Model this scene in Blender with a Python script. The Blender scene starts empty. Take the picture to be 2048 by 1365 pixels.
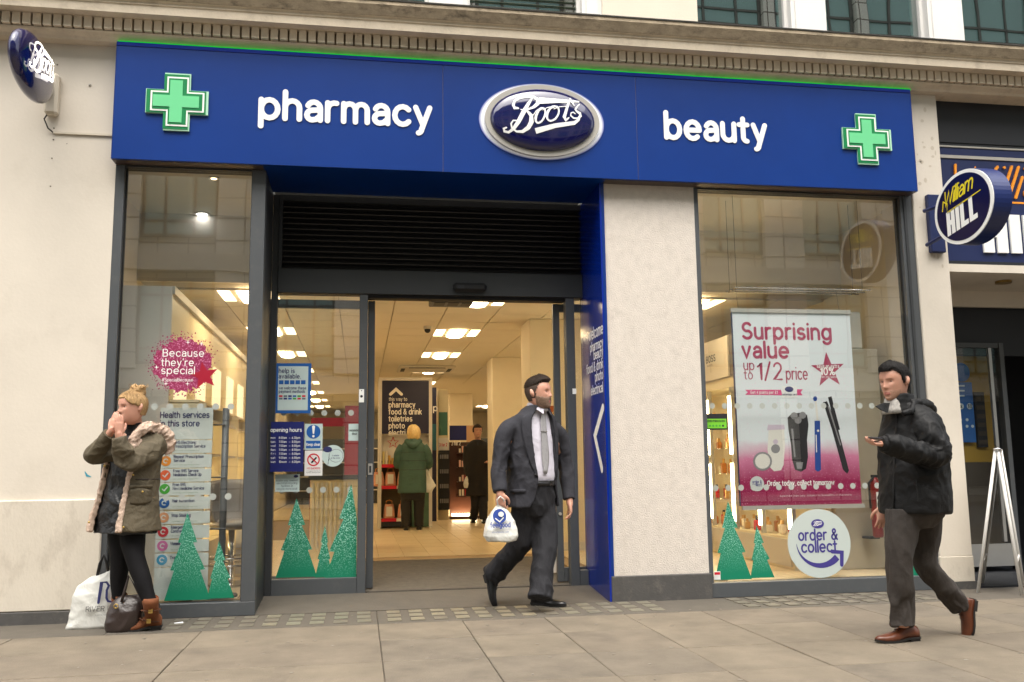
import bpy, bmesh, math, random
import numpy as np
from mathutils import Vector, Matrix
random.seed(7); np.random.seed(7)
S = bpy.context.scene
C = S.collection
rad = math.radians
PI = math.pi

# ---------------------------------------------------------------- camera, sky, sun, exposure
F_PX, YAW, PITCH, ROLL = 1820.0, rad(9.518), rad(7.9357), rad(-0.7206)
CAM_H, CAM_D = 1.10, 7.462
def cam_axes():
    cy, sy = math.cos(YAW), math.sin(YAW)
    fwd = Vector((sy*math.cos(PITCH), cy*math.cos(PITCH), math.sin(PITCH)))
    right = Vector((cy, -sy, 0)); up = right.cross(fwd)
    c, s = math.cos(ROLL), math.sin(ROLL)
    return c*right + s*up, -s*right + c*up, fwd
RX, UX, FW = cam_axes()
cam = bpy.data.cameras.new('camera'); camo = bpy.data.objects.new('camera', cam); C.objects.link(camo)
m = Matrix((RX, UX, -FW)).transposed().to_4x4(); m.translation = (0, -CAM_D, CAM_H)
camo.matrix_world = m
cam.sensor_width = 36.0; cam.lens = F_PX/2048*36.0; cam.clip_start = 0.05; cam.clip_end = 500
S.camera = camo
SUN_EL, SUN_AZ = rad(66), rad(-8)      # sun behind the camera, a little to the left, through cloud
w = bpy.data.worlds.new('World'); S.world = w; w.use_nodes = True
nt = w.node_tree; bg = nt.nodes['Background']
sky = nt.nodes.new('ShaderNodeTexSky'); sky.sky_type = 'NISHITA'; sky.sun_disc = False
sky.sun_elevation = SUN_EL; sky.sun_rotation = PI - SUN_AZ; sky.dust_density = 4.0; sky.air_density = 1.0; sky.ozone_density = 0.6
hs = nt.nodes.new('ShaderNodeHueSaturation'); hs.inputs['Saturation'].default_value = 0.28
wm = nt.nodes.new('ShaderNodeMixRGB'); wm.blend_type = 'MULTIPLY'; wm.inputs[0].default_value = 1.0; wm.inputs[2].default_value = (1.0, .975, .925, 1)
nt.links.new(sky.outputs[0], hs.inputs['Color']); nt.links.new(hs.outputs[0], wm.inputs[1]); nt.links.new(wm.outputs[0], bg.inputs[0])
bg.inputs[1].default_value = 0.15
sun = bpy.data.lights.new('sun', 'SUN'); sun.energy = 1.5; sun.angle = rad(85); sun.color = (1.0, .965, .91)
suno = bpy.data.objects.new('sun', sun); C.objects.link(suno)
sd = Vector((math.sin(SUN_AZ)*math.cos(SUN_EL), -math.cos(SUN_AZ)*math.cos(SUN_EL), math.sin(SUN_EL)))
suno.rotation_euler = (-sd).to_track_quat('-Z', 'Y').to_euler()
suno.location = (0, -12, 20)
S.view_settings.view_transform = 'Standard'; S.view_settings.look = 'None'
S.view_settings.exposure = 1.5; S.view_settings.gamma = 1.0; S.view_settings.use_curve_mapping = False
S.render.engine = 'CYCLES'
S.cycles.use_denoising = True
S.cycles.max_bounces = 8; S.cycles.diffuse_bounces = 4; S.cycles.glossy_bounces = 4; S.cycles.transparent_max_bounces = 24
S.cycles.caustics_reflective = False; S.cycles.caustics_refractive = False
S.cycles.sample_clamp_indirect = 6.0

def ray(px, py):
    return RX*((px-1024)/F_PX) - UX*((py-682.5)/F_PX) + FW
def P(px, py, y=0.0):                   # photo pixel -> point on the upright plane at depth y
    d = ray(px, py); return Vector((0, -CAM_D, CAM_H)) + d*((CAM_D+y)/d.y)
def G(px, py, z=0.0):                   # photo pixel -> point on level ground at height z
    d = ray(px, py); return Vector((0, -CAM_D, CAM_H)) + d*((z-CAM_H)/d.z)

# ---------------------------------------------------------------- materials
M = {}
def srgb(r, g, b):
    f = lambda c: (c/255)/12.92 if c/255 <= .04045 else (((c/255)+.055)/1.055)**2.4
    return (f(r), f(g), f(b))
def mat(name, col, rough=.6, metal=0.0, var=0.0, vscale=6.0, bump=0.0, bscale=60.0, spec=.5, emit=None, estr=0.0, dirt=None, dscale=2.5, damt=.5,
        coat=0.0, sheen=0.0, stretch=(1, 1, 1), sss=0.0, bdist=.01, detail=5.0, wrk=0.0, wscale=9.0):
    m = bpy.data.materials.new(name); m.use_nodes = True; t = m.node_tree; N = t.nodes; L = t.links
    b = N['Principled BSDF']; b.inputs['Roughness'].default_value = rough; b.inputs['Metallic'].default_value = metal
    b.inputs['Specular IOR Level'].default_value = spec; b.inputs['Base Color'].default_value = (*col, 1)
    if coat: b.inputs['Coat Weight'].default_value = coat; b.inputs['Coat Roughness'].default_value = .08
    if sheen: b.inputs['Sheen Weight'].default_value = sheen
    if sss: b.inputs['Subsurface Weight'].default_value = sss; b.inputs['Subsurface Radius'].default_value = (.012, .005, .003); b.inputs['Subsurface Scale'].default_value = 1.0
    if emit: b.inputs['Emission Color'].default_value = (*emit, 1); b.inputs['Emission Strength'].default_value = estr
    if var or bump or dirt or wrk:
        tc = N.new('ShaderNodeTexCoord'); mp = N.new('ShaderNodeMapping'); mp.inputs['Scale'].default_value = stretch
        gp = N.new('ShaderNodeNewGeometry'); L.new(gp.outputs['Position'], mp.inputs['Vector'])
    out = None
    if var:
        n = N.new('ShaderNodeTexNoise'); n.inputs['Scale'].default_value = vscale; n.inputs['Detail'].default_value = detail; n.inputs['Roughness'].default_value = .62
        L.new(mp.outputs[0], n.inputs['Vector'])
        r = N.new('ShaderNodeValToRGB'); r.color_ramp.elements[0].position = .3; r.color_ramp.elements[1].position = .72
        r.color_ramp.elements[0].color = (*[c*(1-var) for c in col], 1); r.color_ramp.elements[1].color = (*[min(1, c*(1+var*.7)) for c in col], 1)
        L.new(n.outputs['Fac'], r.inputs[0]); out = r.outputs[0]
    if dirt:
        n2 = N.new('ShaderNodeTexNoise'); n2.inputs['Scale'].default_value = dscale; n2.inputs['Detail'].default_value = 8; n2.inputs['Roughness'].default_value = .7
        L.new(mp.outputs[0], n2.inputs['Vector'])
        r2 = N.new('ShaderNodeValToRGB'); r2.color_ramp.elements[0].position = .52; r2.color_ramp.elements[1].position = .78
        r2.color_ramp.elements[0].color = (0, 0, 0, 1); r2.color_ramp.elements[1].color = (damt, damt, damt, 1)
        L.new(n2.outputs['Fac'], r2.inputs[0])
        mx = N.new('ShaderNodeMixRGB'); L.new(r2.outputs[0], mx.inputs[0]); mx.inputs[2].default_value = (*dirt, 1)
        if out: L.new(out, mx.inputs[1])
        else: mx.inputs[1].default_value = (*col, 1)
        out = mx.outputs[0]
    if out: L.new(out, b.inputs['Base Color'])
    if bump:
        n3 = N.new('ShaderNodeTexNoise'); n3.inputs['Scale'].default_value = bscale; n3.inputs['Detail'].default_value = 4
        L.new(mp.outputs[0], n3.inputs['Vector'])
        bp = N.new('ShaderNodeBump'); bp.inputs['Strength'].default_value = bump; bp.inputs['Distance'].default_value = bdist
        L.new(n3.outputs['Fac'], bp.inputs['Height']); L.new(bp.outputs[0], b.inputs['Normal'])
    if wrk:
        n4 = N.new('ShaderNodeTexNoise'); n4.inputs['Scale'].default_value = wscale; n4.inputs['Detail'].default_value = 3; n4.inputs['Distortion'].default_value = .5
        L.new(mp.outputs[0], n4.inputs['Vector']); b4 = N.new('ShaderNodeBump'); b4.inputs['Strength'].default_value = wrk; b4.inputs['Distance'].default_value = .035
        L.new(n4.outputs['Fac'], b4.inputs['Height'])
        if bump: L.new(b4.outputs[0], bp.inputs['Normal'])
        else: L.new(b4.outputs[0], b.inputs['Normal'])
    M[name] = m; return m
def glassmat(name, tint, ior=1.5, wob=.0, boost=1.0, rough=0.0):
    m = bpy.data.materials.new(name); m.use_nodes = True; t = m.node_tree; N = t.nodes; L = t.links
    for n in list(N): N.remove(n)
    o = N.new('ShaderNodeOutputMaterial'); mx = N.new('ShaderNodeMixShader'); tr = N.new('ShaderNodeBsdfTransparent'); gl = N.new('ShaderNodeBsdfGlossy')
    tr.inputs[0].default_value = (*tint, 1); gl.inputs['Roughness'].default_value = rough; gl.inputs[0].default_value = (1, 1, 1, 1)
    ge = N.new('ShaderNodeNewGeometry'); dt = N.new('ShaderNodeVectorMath'); dt.operation = 'DOT_PRODUCT'; L.new(ge.outputs['Incoming'], dt.inputs[0]); L.new(ge.outputs['Normal'], dt.inputs[1])
    ab_ = N.new('ShaderNodeMath'); ab_.operation = 'ABSOLUTE'; L.new(dt.outputs['Value'], ab_.inputs[0])
    om = N.new('ShaderNodeMath'); om.operation = 'SUBTRACT'; om.inputs[0].default_value = 1.0; L.new(ab_.outputs[0], om.inputs[1])
    pw = N.new('ShaderNodeMath'); pw.operation = 'POWER'; pw.inputs[1].default_value = 5.0; L.new(om.outputs[0], pw.inputs[0])
    mu = N.new('ShaderNodeMath'); mu.operation = 'MULTIPLY_ADD'; mu.inputs[1].default_value = 1-.04*boost; mu.inputs[2].default_value = .04*boost; mu.use_clamp = True   # Schlick reflectance of both faces
    L.new(pw.outputs[0], mu.inputs[0]); L.new(mu.outputs[0], mx.inputs[0]); L.new(tr.outputs[0], mx.inputs[1]); L.new(gl.outputs[0], mx.inputs[2]); L.new(mx.outputs[0], o.inputs[0])
    if wob:
        g = N.new('ShaderNodeNewGeometry'); n = N.new('ShaderNodeTexNoise'); n.inputs['Scale'].default_value = 1.3; n.inputs['Detail'].default_value = 1
        bp = N.new('ShaderNodeBump'); bp.inputs['Strength'].default_value = wob; bp.inputs['Distance'].default_value = .02
        L.new(g.outputs['Position'], n.inputs['Vector']); L.new(n.outputs['Fac'], bp.inputs['Height']); L.new(bp.outputs[0], gl.inputs['Normal'])
    M[name] = m; return m
def speckmat(name, base, specks, scale=260, thr=.62, fade=None, rough=.5):
    """flat printed colour with glitter specks; fade=(z0,z1): specks thin out between those heights (part of the print)"""
    m = mat(name, base, rough); t = m.node_tree; N = t.nodes; L = t.links; b = N['Principled BSDF']
    g = N.new('ShaderNodeNewGeometry')
    v = N.new('ShaderNodeTexNoise'); v.inputs['Scale'].default_value = scale; v.inputs['Detail'].default_value = 2
    L.new(g.outputs['Position'], v.inputs['Vector'])
    r = N.new('ShaderNodeValToRGB'); r.color_ramp.elements[0].position = thr; r.color_ramp.elements[1].position = thr+.05
    r.color_ramp.elements[0].color = (0, 0, 0, 1); r.color_ramp.elements[1].color = (1, 1, 1, 1)
    L.new(v.outputs['Fac'], r.inputs[0]); f = r.outputs[0]
    if fade:
        sx = N.new('ShaderNodeSeparateXYZ'); L.new(g.outputs['Position'], sx.inputs[0])
        mr = N.new('ShaderNodeMapRange'); mr.inputs[1].default_value = fade[0]; mr.inputs[2].default_value = fade[1]; L.new(sx.outputs[2], mr.inputs[0])
        mm = N.new('ShaderNodeMath'); mm.operation = 'MULTIPLY'; L.new(f, mm.inputs[0]); L.new(mr.outputs[0], mm.inputs[1]); f = mm.outputs[0]
    mx = N.new('ShaderNodeMixRGB'); L.new(f, mx.inputs[0]); mx.inputs[1].default_value = (*base, 1); mx.inputs[2].default_value = (*specks, 1)
    L.new(mx.outputs[0], b.inputs['Base Color']); return m

# ---------------------------------------------------------------- mesh building
class MB:
    def __init__(s): s.v = []; s.f = []
    def add(s, vs, fs):
        o = len(s.v); s.v += [tuple(v) for v in vs]; s.f += [tuple(i+o for i in f) for f in fs]; return s
    def join(s, other): return s.add(other.v, other.f)
    def box(s, x0, x1, y0, y1, z0, z1):
        return s.add([(x0,y0,z0),(x1,y0,z0),(x1,y1,z0),(x0,y1,z0),(x0,y0,z1),(x1,y0,z1),(x1,y1,z1),(x0,y1,z1)],
                     [(0,3,2,1),(4,5,6,7),(0,1,5,4),(1,2,6,5),(2,3,7,6),(3,0,4,7)])
    def hexa(s, b, t):                  # eight corners: bottom four, top four
        return s.add(list(b)+list(t), [(0,3,2,1),(4,5,6,7),(0,1,5,4),(1,2,6,5),(2,3,7,6),(3,0,4,7)])
    def slab(s, o, u, v, n, w, h, t, cx=0, cy=0):   # thin box in a frame; front at +n
        o = Vector(o); u = Vector(u); v = Vector(v); n = Vector(n); q = []
        for d in (0, t):
            for a, b in ((-w/2, -h/2), (w/2, -h/2), (w/2, h/2), (-w/2, h/2)): q.append(o+u*(a+cx)+v*(b+cy)+n*d)
        return s.hexa(q[:4], q[4:])
    def poly(s, pts, d):                # closed outline of 3-D points extruded by vector d
        n = len(pts); d = Vector(d); a = [Vector(p) for p in pts]
        return s.add(a+[p+d for p in a], [tuple(range(n-1, -1, -1)), tuple(range(n, 2*n))]+[(i, (i+1) % n, n+(i+1) % n, n+i) for i in range(n)])
    def rings(s, R, caps=True, closed=True):
        n = len(R[0]); vs = [p for r in R for p in r]; fs = []
        for k in range(len(R)-1):
            for i in range(n if closed else n-1):
                j = (i+1) % n; fs.append((k*n+i, k*n+j, (k+1)*n+j, (k+1)*n+i))
        if caps: fs.append(tuple(range(n-1, -1, -1))); fs.append(tuple((len(R)-1)*n+i for i in range(n)))
        return s.add(vs, fs)
    def tube(s, pts, r, n=8, caps=True, b=None):
        pts = [Vector(p) for p in pts]; K = len(pts); rr = r if isinstance(r, (list, tuple)) else [r]*K
        t0 = (pts[1]-pts[0]).normalized(); a = Vector((0, 0, 1)) if abs(t0.z) < .9 else Vector((0, 1, 0)); u = t0.cross(a).normalized(); R = []
        for k in range(K):
            t = (pts[min(k+1, K-1)]-pts[max(k-1, 0)]).normalized(); u = (u-t*u.dot(t)).normalized(); v = t.cross(u)
            q = rr[k]; ra, rb = q if isinstance(q, (list, tuple)) else (q, q)
            R.append([pts[k]+u*(ra*math.cos(2*PI*i/n))+v*(rb*math.sin(2*PI*i/n)) for i in range(n)])
        return s.rings(R, caps)
    def ball(s, c, r, nu=12, nv=8):
        r = r if isinstance(r, (tuple, list)) else (r, r, r); c = Vector(c); R = []
        for k in range(nv+1):
            ph = -PI/2+PI*k/nv; cc = max(math.cos(ph), .02)
            R.append([c+Vector((r[0]*cc*math.cos(2*PI*i/nu), r[1]*cc*math.sin(2*PI*i/nu), r[2]*math.sin(ph))) for i in range(nu)])
        return s.rings(R)
    def mesh(s, name='mesh'):
        me = bpy.data.meshes.new(name); me.from_pydata(s.v, [], s.f); me.validate(); me.update(); return me
    def build(s, name, mt, parent=None, smooth=False, bevel=0.0, fix=True):
        me = s.mesh(name)
        if bevel or fix:
            b = bmesh.new(); b.from_mesh(me)
            if fix: bmesh.ops.recalc_face_normals(b, faces=b.faces)
            if bevel: bmesh.ops.bevel(b, geom=[e for e in b.edges if e.calc_face_angle(0) > .5], offset=bevel, segments=1, affect='EDGES', clamp_overlap=True)
            b.to_mesh(me); b.free()
        return link(name, me, mt, parent, smooth)
def link(name, me, mt, parent=None, smooth=False):
    o = bpy.data.objects.new(name, me); C.objects.link(o)
    if len(me.materials) == 0: me.materials.append(M[mt] if isinstance(mt, str) else mt)
    if smooth: me.polygons.foreach_set('use_smooth', [True]*len(me.polygons))
    if parent is not None: setpar(o, parent)
    return o
def setpar(o, p):
    o.parent = p; o.matrix_parent_inverse = Matrix.Translation(-wloc(p))
def wloc(p):
    v = Vector(p.location)
    while p.parent: p = p.parent; v = v  # parents never carry rotation here; child locations are absolute by inverse
    return v
def thing(name, label, cat, loc=(0, 0, 0), group=None):
    o = bpy.data.objects.new(name, None); C.objects.link(o); o.location = loc; o.empty_display_size = .1
    o['label'] = label; o['category'] = cat
    if group: o['group'] = group
    return o
def tag(o, label, cat, group=None):
    o['label'] = label; o['category'] = cat
    if group: o['group'] = group
    return o
def struct(o): o['kind'] = 'structure'; return o
def stuff(o): o['kind'] = 'stuff'; return o
def bx(name, mt, par, x0, x1, y0, y1, z0, z1, bevel=0.0): return MB().box(x0, x1, y0, y1, z0, z1).build(name, mt, par, bevel=bevel)

# ---------------------------------------------------------------- stroke lettering (rounded sans, x-height 5, ascender 7.4)
def arc(cx, cy, rx, ry, a0, a1, n=None):
    n = n or max(3, int(abs(a1-a0)/24)+1)
    return [(cx+rx*math.cos(rad(a0+(a1-a0)*i/n)), cy+ry*math.sin(rad(a0+(a1-a0)*i/n))) for i in range(n+1)]
O5 = arc(2.2, 2.5, 2.2, 2.5, 0, 360, 16)
ARCH = arc(1.9, 3.1, 1.9, 1.9, 180, 0)
def C_(a0=42, a1=318): return arc(2.9, 3.6, 2.9, 3.6, a0, a1)
GL = {
'a': [arc(1.9, 3.2, 1.75, 1.8, 155, 0)+[(3.65, 0)], [(3.65, 2.9), (2.2, 2.75)]+arc(1.5, 1.35, 1.45, 1.35, 90, 270)+[(2.5, .2), (3.5, 1.1)]],
'b': [[(0, 7.4), (0, 0)], O5], 'c': [arc(2.2, 2.5, 2.2, 2.5, 42, 318)], 'd': [[(4.4, 7.4), (4.4, 0)], O5],
'e': [[(.1, 2.5), (4.4, 2.5)], arc(2.2, 2.5, 2.2, 2.5, 0, 312)], 'f': [[(.9, 0), (.9, 5.8)]+arc(2.3, 5.9, 1.4, 1.5, 180, 80), [(-.3, 4.9), (2.3, 4.9)]],
'g': [O5, [(4.4, 5), (4.4, -.2)]+arc(2.3, -.3, 2.1, 1.9, 0, -150)], 'h': [[(0, 7.4), (0, 0)], ARCH+[(3.8, 0)]],
'i': [[(0, 5), (0, 0)], [(0, 7.05), (0, 7.15)]], 'j': [[(0, 5), (0, -1.2)]+arc(-1, -1.2, 1, 1, 0, -80), [(0, 7.05), (0, 7.15)]],
'k': [[(0, 7.4), (0, 0)], [(3.6, 5), (.3, 2.2)], [(1.4, 3.1), (3.8, 0)]], 'l': [[(0, 7.4), (0, 0)]],
'm': [[(0, 5), (0, 0)], arc(1.6, 3.3, 1.6, 1.7, 180, 0)+[(3.2, 0)], arc(4.8, 3.3, 1.6, 1.7, 180, 0)+[(6.4, 0)]],
'n': [[(0, 5), (0, 0)], ARCH+[(3.8, 0)]], 'o': [O5], 'p': [[(0, 5), (0, -2.3)], O5], 'q': [[(4.4, 5), (4.4, -2.3)], O5],
'r': [[(0, 5), (0, 0)], arc(1.9, 3.1, 1.9, 1.9, 180, 75)], 's': [arc(1.75, 3.7, 1.6, 1.3, 35, 250)+arc(1.75, 1.3, 1.75, 1.3, 70, -145)],
't': [[(1, 6.7), (1, 1.2)]+arc(2.1, 1.2, 1.1, 1.2, 180, 275), [(-.3, 4.9), (2.4, 4.9)]], 'u': [[(0, 5), (0, 1.9)]+arc(1.9, 1.9, 1.9, 1.9, 180, 360), [(3.8, 5), (3.8, 0)]],
'v': [[(0, 5), (1.9, 0), (3.8, 5)]], 'w': [[(0, 5), (1.5, 0), (3, 4.6), (4.5, 0), (6, 5)]], 'x': [[(0, 5), (3.6, 0)], [(3.6, 5), (0, 0)]],
'y': [[(0, 5), (1.95, .3)], [(3.9, 5), (1.6, -1.3)]+arc(.7, -1.1, .95, 1.1, -20, -85)], 'z': [[(0, 4.9), (3.6, 4.9), (0, .1), (3.7, .1)]],
'A': [[(0, 0), (2.7, 7.2), (5.4, 0)], [(1, 2.4), (4.4, 2.4)]], 'B': [[(0, 0), (0, 7.2), (2.4, 7.2)]+arc(2.4, 5.4, 1.9, 1.8, 90, -90)+[(0, 3.6)], [(2.4, 3.6)]+arc(2.5, 1.8, 2.1, 1.8, 90, -90)+[(0, 0)]],
'C': [C_()], 'D': [[(0, 0), (0, 7.2), (2.2, 7.2)]+arc(2.2, 3.6, 3, 3.6, 90, -90)+[(0, 0)]], 'E': [[(3.8, 7.2), (0, 7.2), (0, 0), (3.9, 0)], [(0, 3.7), (3.4, 3.7)]],
'F': [[(3.7, 7.2), (0, 7.2), (0, 0)], [(0, 3.6), (3.2, 3.6)]], 'G': [C_(42, 360)+[(3.4, 3.4)]], 'H': [[(0, 7.2), (0, 0)], [(4.8, 7.2), (4.8, 0)], [(0, 3.7), (4.8, 3.7)]],
'I': [[(0, 7.2), (0, 0)]], 'K': [[(0, 7.2), (0, 0)], [(4.4, 7.2), (.2, 3.0)], [(1.6, 4.3), (4.7, 0)]], 'L': [[(0, 7.2), (0, 0), (3.7, 0)]], 'M': [[(0, 0), (0, 7.2), (3, 1.4), (6, 7.2), (6, 0)]],
'N': [[(0, 0), (0, 7.2), (4.8, 0), (4.8, 7.2)]], 'O': [arc(3.2, 3.6, 3.2, 3.6, 0, 360, 16)], 'P': [[(0, 0), (0, 7.2), (2.6, 7.2)]+arc(2.6, 5.2, 2, 2, 90, -90)+[(0, 3.2)]],
'R': [[(0, 0), (0, 7.2), (2.6, 7.2)]+arc(2.6, 5.3, 2, 1.9, 90, -90)+[(0, 3.4)], [(2.4, 3.4), (4.6, 0)]], 'S': [arc(2.3, 5.3, 2.1, 1.9, 35, 255)+arc(2.3, 1.8, 2.3, 1.8, 75, -150)],
'T': [[(0, 7.2), (5, 7.2)], [(2.5, 7.2), (2.5, 0)]], 'U': [[(0, 7.2), (0, 2.4)]+arc(2.4, 2.4, 2.4, 2.4, 180, 360)+[(4.8, 7.2)]], 'V': [[(0, 7.2), (2.6, 0), (5.2, 7.2)]],
'W': [[(0, 7.2), (1.8, 0), (3.7, 6.6), (5.6, 0), (7.4, 7.2)]], 'Y': [[(0, 7.2), (2.5, 3.4), (5, 7.2)], [(2.5, 3.4), (2.5, 0)]],
'0': [arc(2.1, 3.6, 2.1, 3.6, 0, 360, 16)], '1': [[(.2, 5.6), (2, 7.2), (2, 0)]], '2': [arc(2.1, 5.2, 2, 2, 165, -35)+[(.1, 0), (4.3, 0)]],
'3': [arc(2, 5.4, 1.8, 1.8, 150, -80)+arc(2, 1.8, 2.1, 1.8, 80, -155)], '4': [[(3.1, 0), (3.1, 7.2), (0, 2), (4.5, 2)]], '5': [[(3.8, 7.2), (.7, 7.2), (.4, 4)]+arc(2.1, 2.3, 2.1, 2.3, 130, -150)],
'6': [arc(2.1, 2.2, 2.1, 2.2, 0, 360, 14), [(.1, 2.6), (1, 5.4), (2.8, 7.2)]], '7': [[(0, 7.2), (4.1, 7.2), (1.4, 0)]], '8': [arc(2.1, 5.4, 1.7, 1.8, 0, 360, 14), arc(2.1, 1.85, 2.1, 1.85, 0, 360, 14)],
'9': [arc(2.1, 5, 2.1, 2.2, 0, 360, 14), [(4.1, 4.6), (3.2, 1.8), (1.4, 0)]],
'&': [[(5, 0), (1.2, 5.1)]+arc(2.3, 5.9, 1.3, 1.3, 200, -40)+[(1, 3.3)]+arc(2, 1.8, 1.9, 1.8, 140, 300)+[(4.9, 3.4)]], '/': [[(0, -.4), (3, 7.6)]], '%': [arc(1.2, 5.9, 1.2, 1.3, 0, 360, 10), arc(5, 1.3, 1.2, 1.3, 0, 360, 10), [(1, 0), (5.2, 7.2)]],
'.': [[(0, 0), (0, .1)]], ',': [[(.2, .2), (-.2, -1)]], "'": [[(.2, 7.4), (0, 6)]], '-': [[(0, 2.6), (2, 2.6)]], '#': [[(1, 0), (1.8, 7)], [(3.4, 0), (4.2, 7)], [(0, 2.2), (4.8, 2.2)], [(.4, 4.8), (5.2, 4.8)]],
'!': [[(0, 7.2), (0, 2.2)], [(0, 0), (0, .1)]], ':': [[(0, .2), (0, .3)], [(0, 4), (0, 4.1)]], '?': [arc(1.8, 5.5, 1.7, 1.7, 160, -60)+[(1.8, 2)], [(1.8, 0), (1.8, .1)]],
'+': [[(0, 2.8), (3.6, 2.8)], [(1.8, 1), (1.8, 4.6)]],
}
GL[u'\u00a3'] = [[(4.2, 6.2), (3.2, 7.2), (1.6, 6.8), (1.1, 5.4), (1.4, 0)], [(0, 0), (4.2, 0)], [(.2, 3.4), (3.2, 3.4)]]
def gwidth(ch): return max(p[0] for s in GL[ch] for p in s)
def ribbon(mb, pts, wd, fr, dep=0.0, ext=0.0, cap=5):
    """flat stroke in frame fr=(origin,u,v,n); wd = full width or a list"""
    o, u, v, n = fr; pts = [Vector(p) for p in pts]; K = len(pts)
    ws = wd if isinstance(wd, (list, tuple)) else [wd]*K
    closed = K > 3 and (pts[0]-pts[-1]).length < 1e-6
    if closed: pts = pts[:-1]; K -= 1
    Lp, Rp = [], []
    for k in range(K):
        a = pts[k-1] if (k or closed) else pts[k]; b = pts[(k+1) % K] if (k < K-1 or closed) else pts[k]
        t = (b-a); t = t.normalized() if t.length > 1e-9 else Vector((1, 0)); nn = Vector((-t.y, t.x)); sc = 1.0
        if (k or closed) and (k < K-1 or closed):
            t1 = (pts[k]-a); t2 = (b-pts[k])
            if t1.length > 1e-9 and t2.length > 1e-9: sc = 1/max(.55, math.sqrt(max(0, (1+t1.normalized().dot(t2.normalized()))/2)))
        Lp.append(pts[k]+nn*ws[k]/2*sc); Rp.append(pts[k]-nn*ws[k]/2*sc)
    to = lambda p, d: o+u*p.x+v*p.y+n*d
    def tocap(k, sgn):
        a = pts[k]; b = pts[k+1] if sgn < 0 else pts[k-1]; t = (a-b); t = t.normalized() if t.length > 1e-9 else Vector((1, 0)); nn = Vector((-t.y, t.x))
        return [a+(nn*math.cos(q)+t*math.sin(q))*ws[k]/2 for q in [PI*i/(cap+1) for i in range(1, cap+1)]]
    if closed:
        vs = [to(p, dep+ext) for p in Lp]+[to(p, dep+ext) for p in Rp]; fs = [(i, K+i, K+(i+1) % K, (i+1) % K) for i in range(K)]
        if ext:
            vs += [to(p, dep) for p in Lp]+[to(p, dep) for p in Rp]
            fs += [(i, (i+1) % K, 2*K+(i+1) % K, 2*K+i) for i in range(K)]+[(K+i, 3*K+i, 3*K+(i+1) % K, K+(i+1) % K) for i in range(K)]
        mb.add(vs, fs); return
    out = Lp + (tocap(K-1, 1) if cap else []) + Rp[::-1] + (tocap(0, -1) if cap else [])
    n_ = len(out); vs = [to(p, dep+ext) for p in out]; fs = []
    cE = cap if cap else 0
    idxL = list(range(K)); idxR = [K+cE+(K-1-i) for i in range(K)]
    for i in range(K-1): fs.append((idxL[i], idxR[i], idxR[i+1], idxL[i+1]))
    if cap:
        fs.append(tuple([K-1]+list(range(K+cE, K-1, -1)))[:cE+2] if False else tuple([K-1]+[idxR[K-1]]+list(range(K+cE-1, K-1, -1))))
        fs.append(tuple([idxR[0], 0]+list(range(n_-1, n_-1-cE, -1))))
    if ext:
        vs += [to(p, dep) for p in out]; fs += [(i, (i+1) % n_, n_+(i+1) % n_, n_+i) for i in range(n_)]
    mb.add(vs, fs)
FACE = (Vector((1, 0, 0)), Vector((0, 0, 1)), Vector((0, -1, 0)))       # reads from the street
def lettering(s, o, mt, par, size=None, width=None, wt=1.0, frame=FACE, align='l', sp=1.55, dep=.0012, ext=0.0, xs=1.0, shear=0.0, name='lettering', cap=3):
    """size = height of a capital (7.2 units) in metres; width overrides; o = baseline start/centre/end"""
    tot = 0.0; pen = []
    for ch in s:
        if ch == ' ': tot += 3.2; continue
        pen.append((tot, ch)); tot += gwidth(ch)+sp+wt*.55
    tot -= sp+wt*.55
    k = size/7.2 if size else width/tot
    if size and width: xs = width/(tot*k)
    ox = {'l': 0, 'c': -tot/2, 'r': -tot}[align]
    mb = MB(); u, v, n = [Vector(q) for q in frame]; i = 0
    for x, ch in pen:
        for st in GL[ch]:
            ribbon(mb, [((x+ox+p[0]+p[1]*shear)*k*xs, p[1]*k) for p in st], wt*k, (Vector(o), u, v, n), dep+i % 4*.00025, ext, cap)
            i += 1
    ob = mb.build(name, mt, par, fix=False)
    return ob
def disc(o, r, frame=FACE, t=.001, n=28, ry=None):
    u, v, nn = [Vector(q) for q in frame]; ry = ry or r
    return MB().poly([Vector(o)+u*r*math.cos(2*PI*i/n)+v*ry*math.sin(2*PI*i/n) for i in range(n)], nn*t)
def starpts(o, r, frame=FACE, rot=90, inner=.4):
    u, v, nn = [Vector(q) for q in frame]
    return [Vector(o)+(u*math.cos(rad(rot+36*i))+v*math.sin(rad(rot+36*i)))*(r if i % 2 == 0 else r*inner) for i in range(10)]
# ---------------------------------------------------------------- material library
mat('cream', srgb(215, 206, 192), .75, var=.05, vscale=1.6, bump=.18, bscale=38, dirt=srgb(150, 138, 120), dscale=1.1, damt=.28, bdist=.006)
mat('cream_dirty', srgb(210, 201, 186), .8, var=.06, vscale=3, bump=.25, bscale=40, dirt=srgb(128, 114, 98), dscale=2.6, damt=.55, stretch=(1.3, 1, .7))
mat('cornice', srgb(218, 204, 182), .8, var=.1, vscale=5, bump=.2, bscale=50, dirt=srgb(140, 124, 104), dscale=4, damt=.6)
mat('weathered', srgb(176, 160, 136), .9, var=.25, vscale=9, bump=.35, bscale=50, dirt=srgb(48, 43, 38), dscale=7, damt=.95, stretch=(1, 1, 2))
mat('lead', srgb(70, 68, 64), .8, var=.4, vscale=18, bump=.4, bscale=60, dirt=srgb(30, 28, 26), dscale=9, damt=.8)
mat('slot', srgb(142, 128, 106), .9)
mat('upper_wall', srgb(222, 212, 194), .75, var=.04, vscale=2, bump=.1)
mat('white_paint', srgb(226, 224, 220), .45, var=.03, vscale=3)
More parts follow.
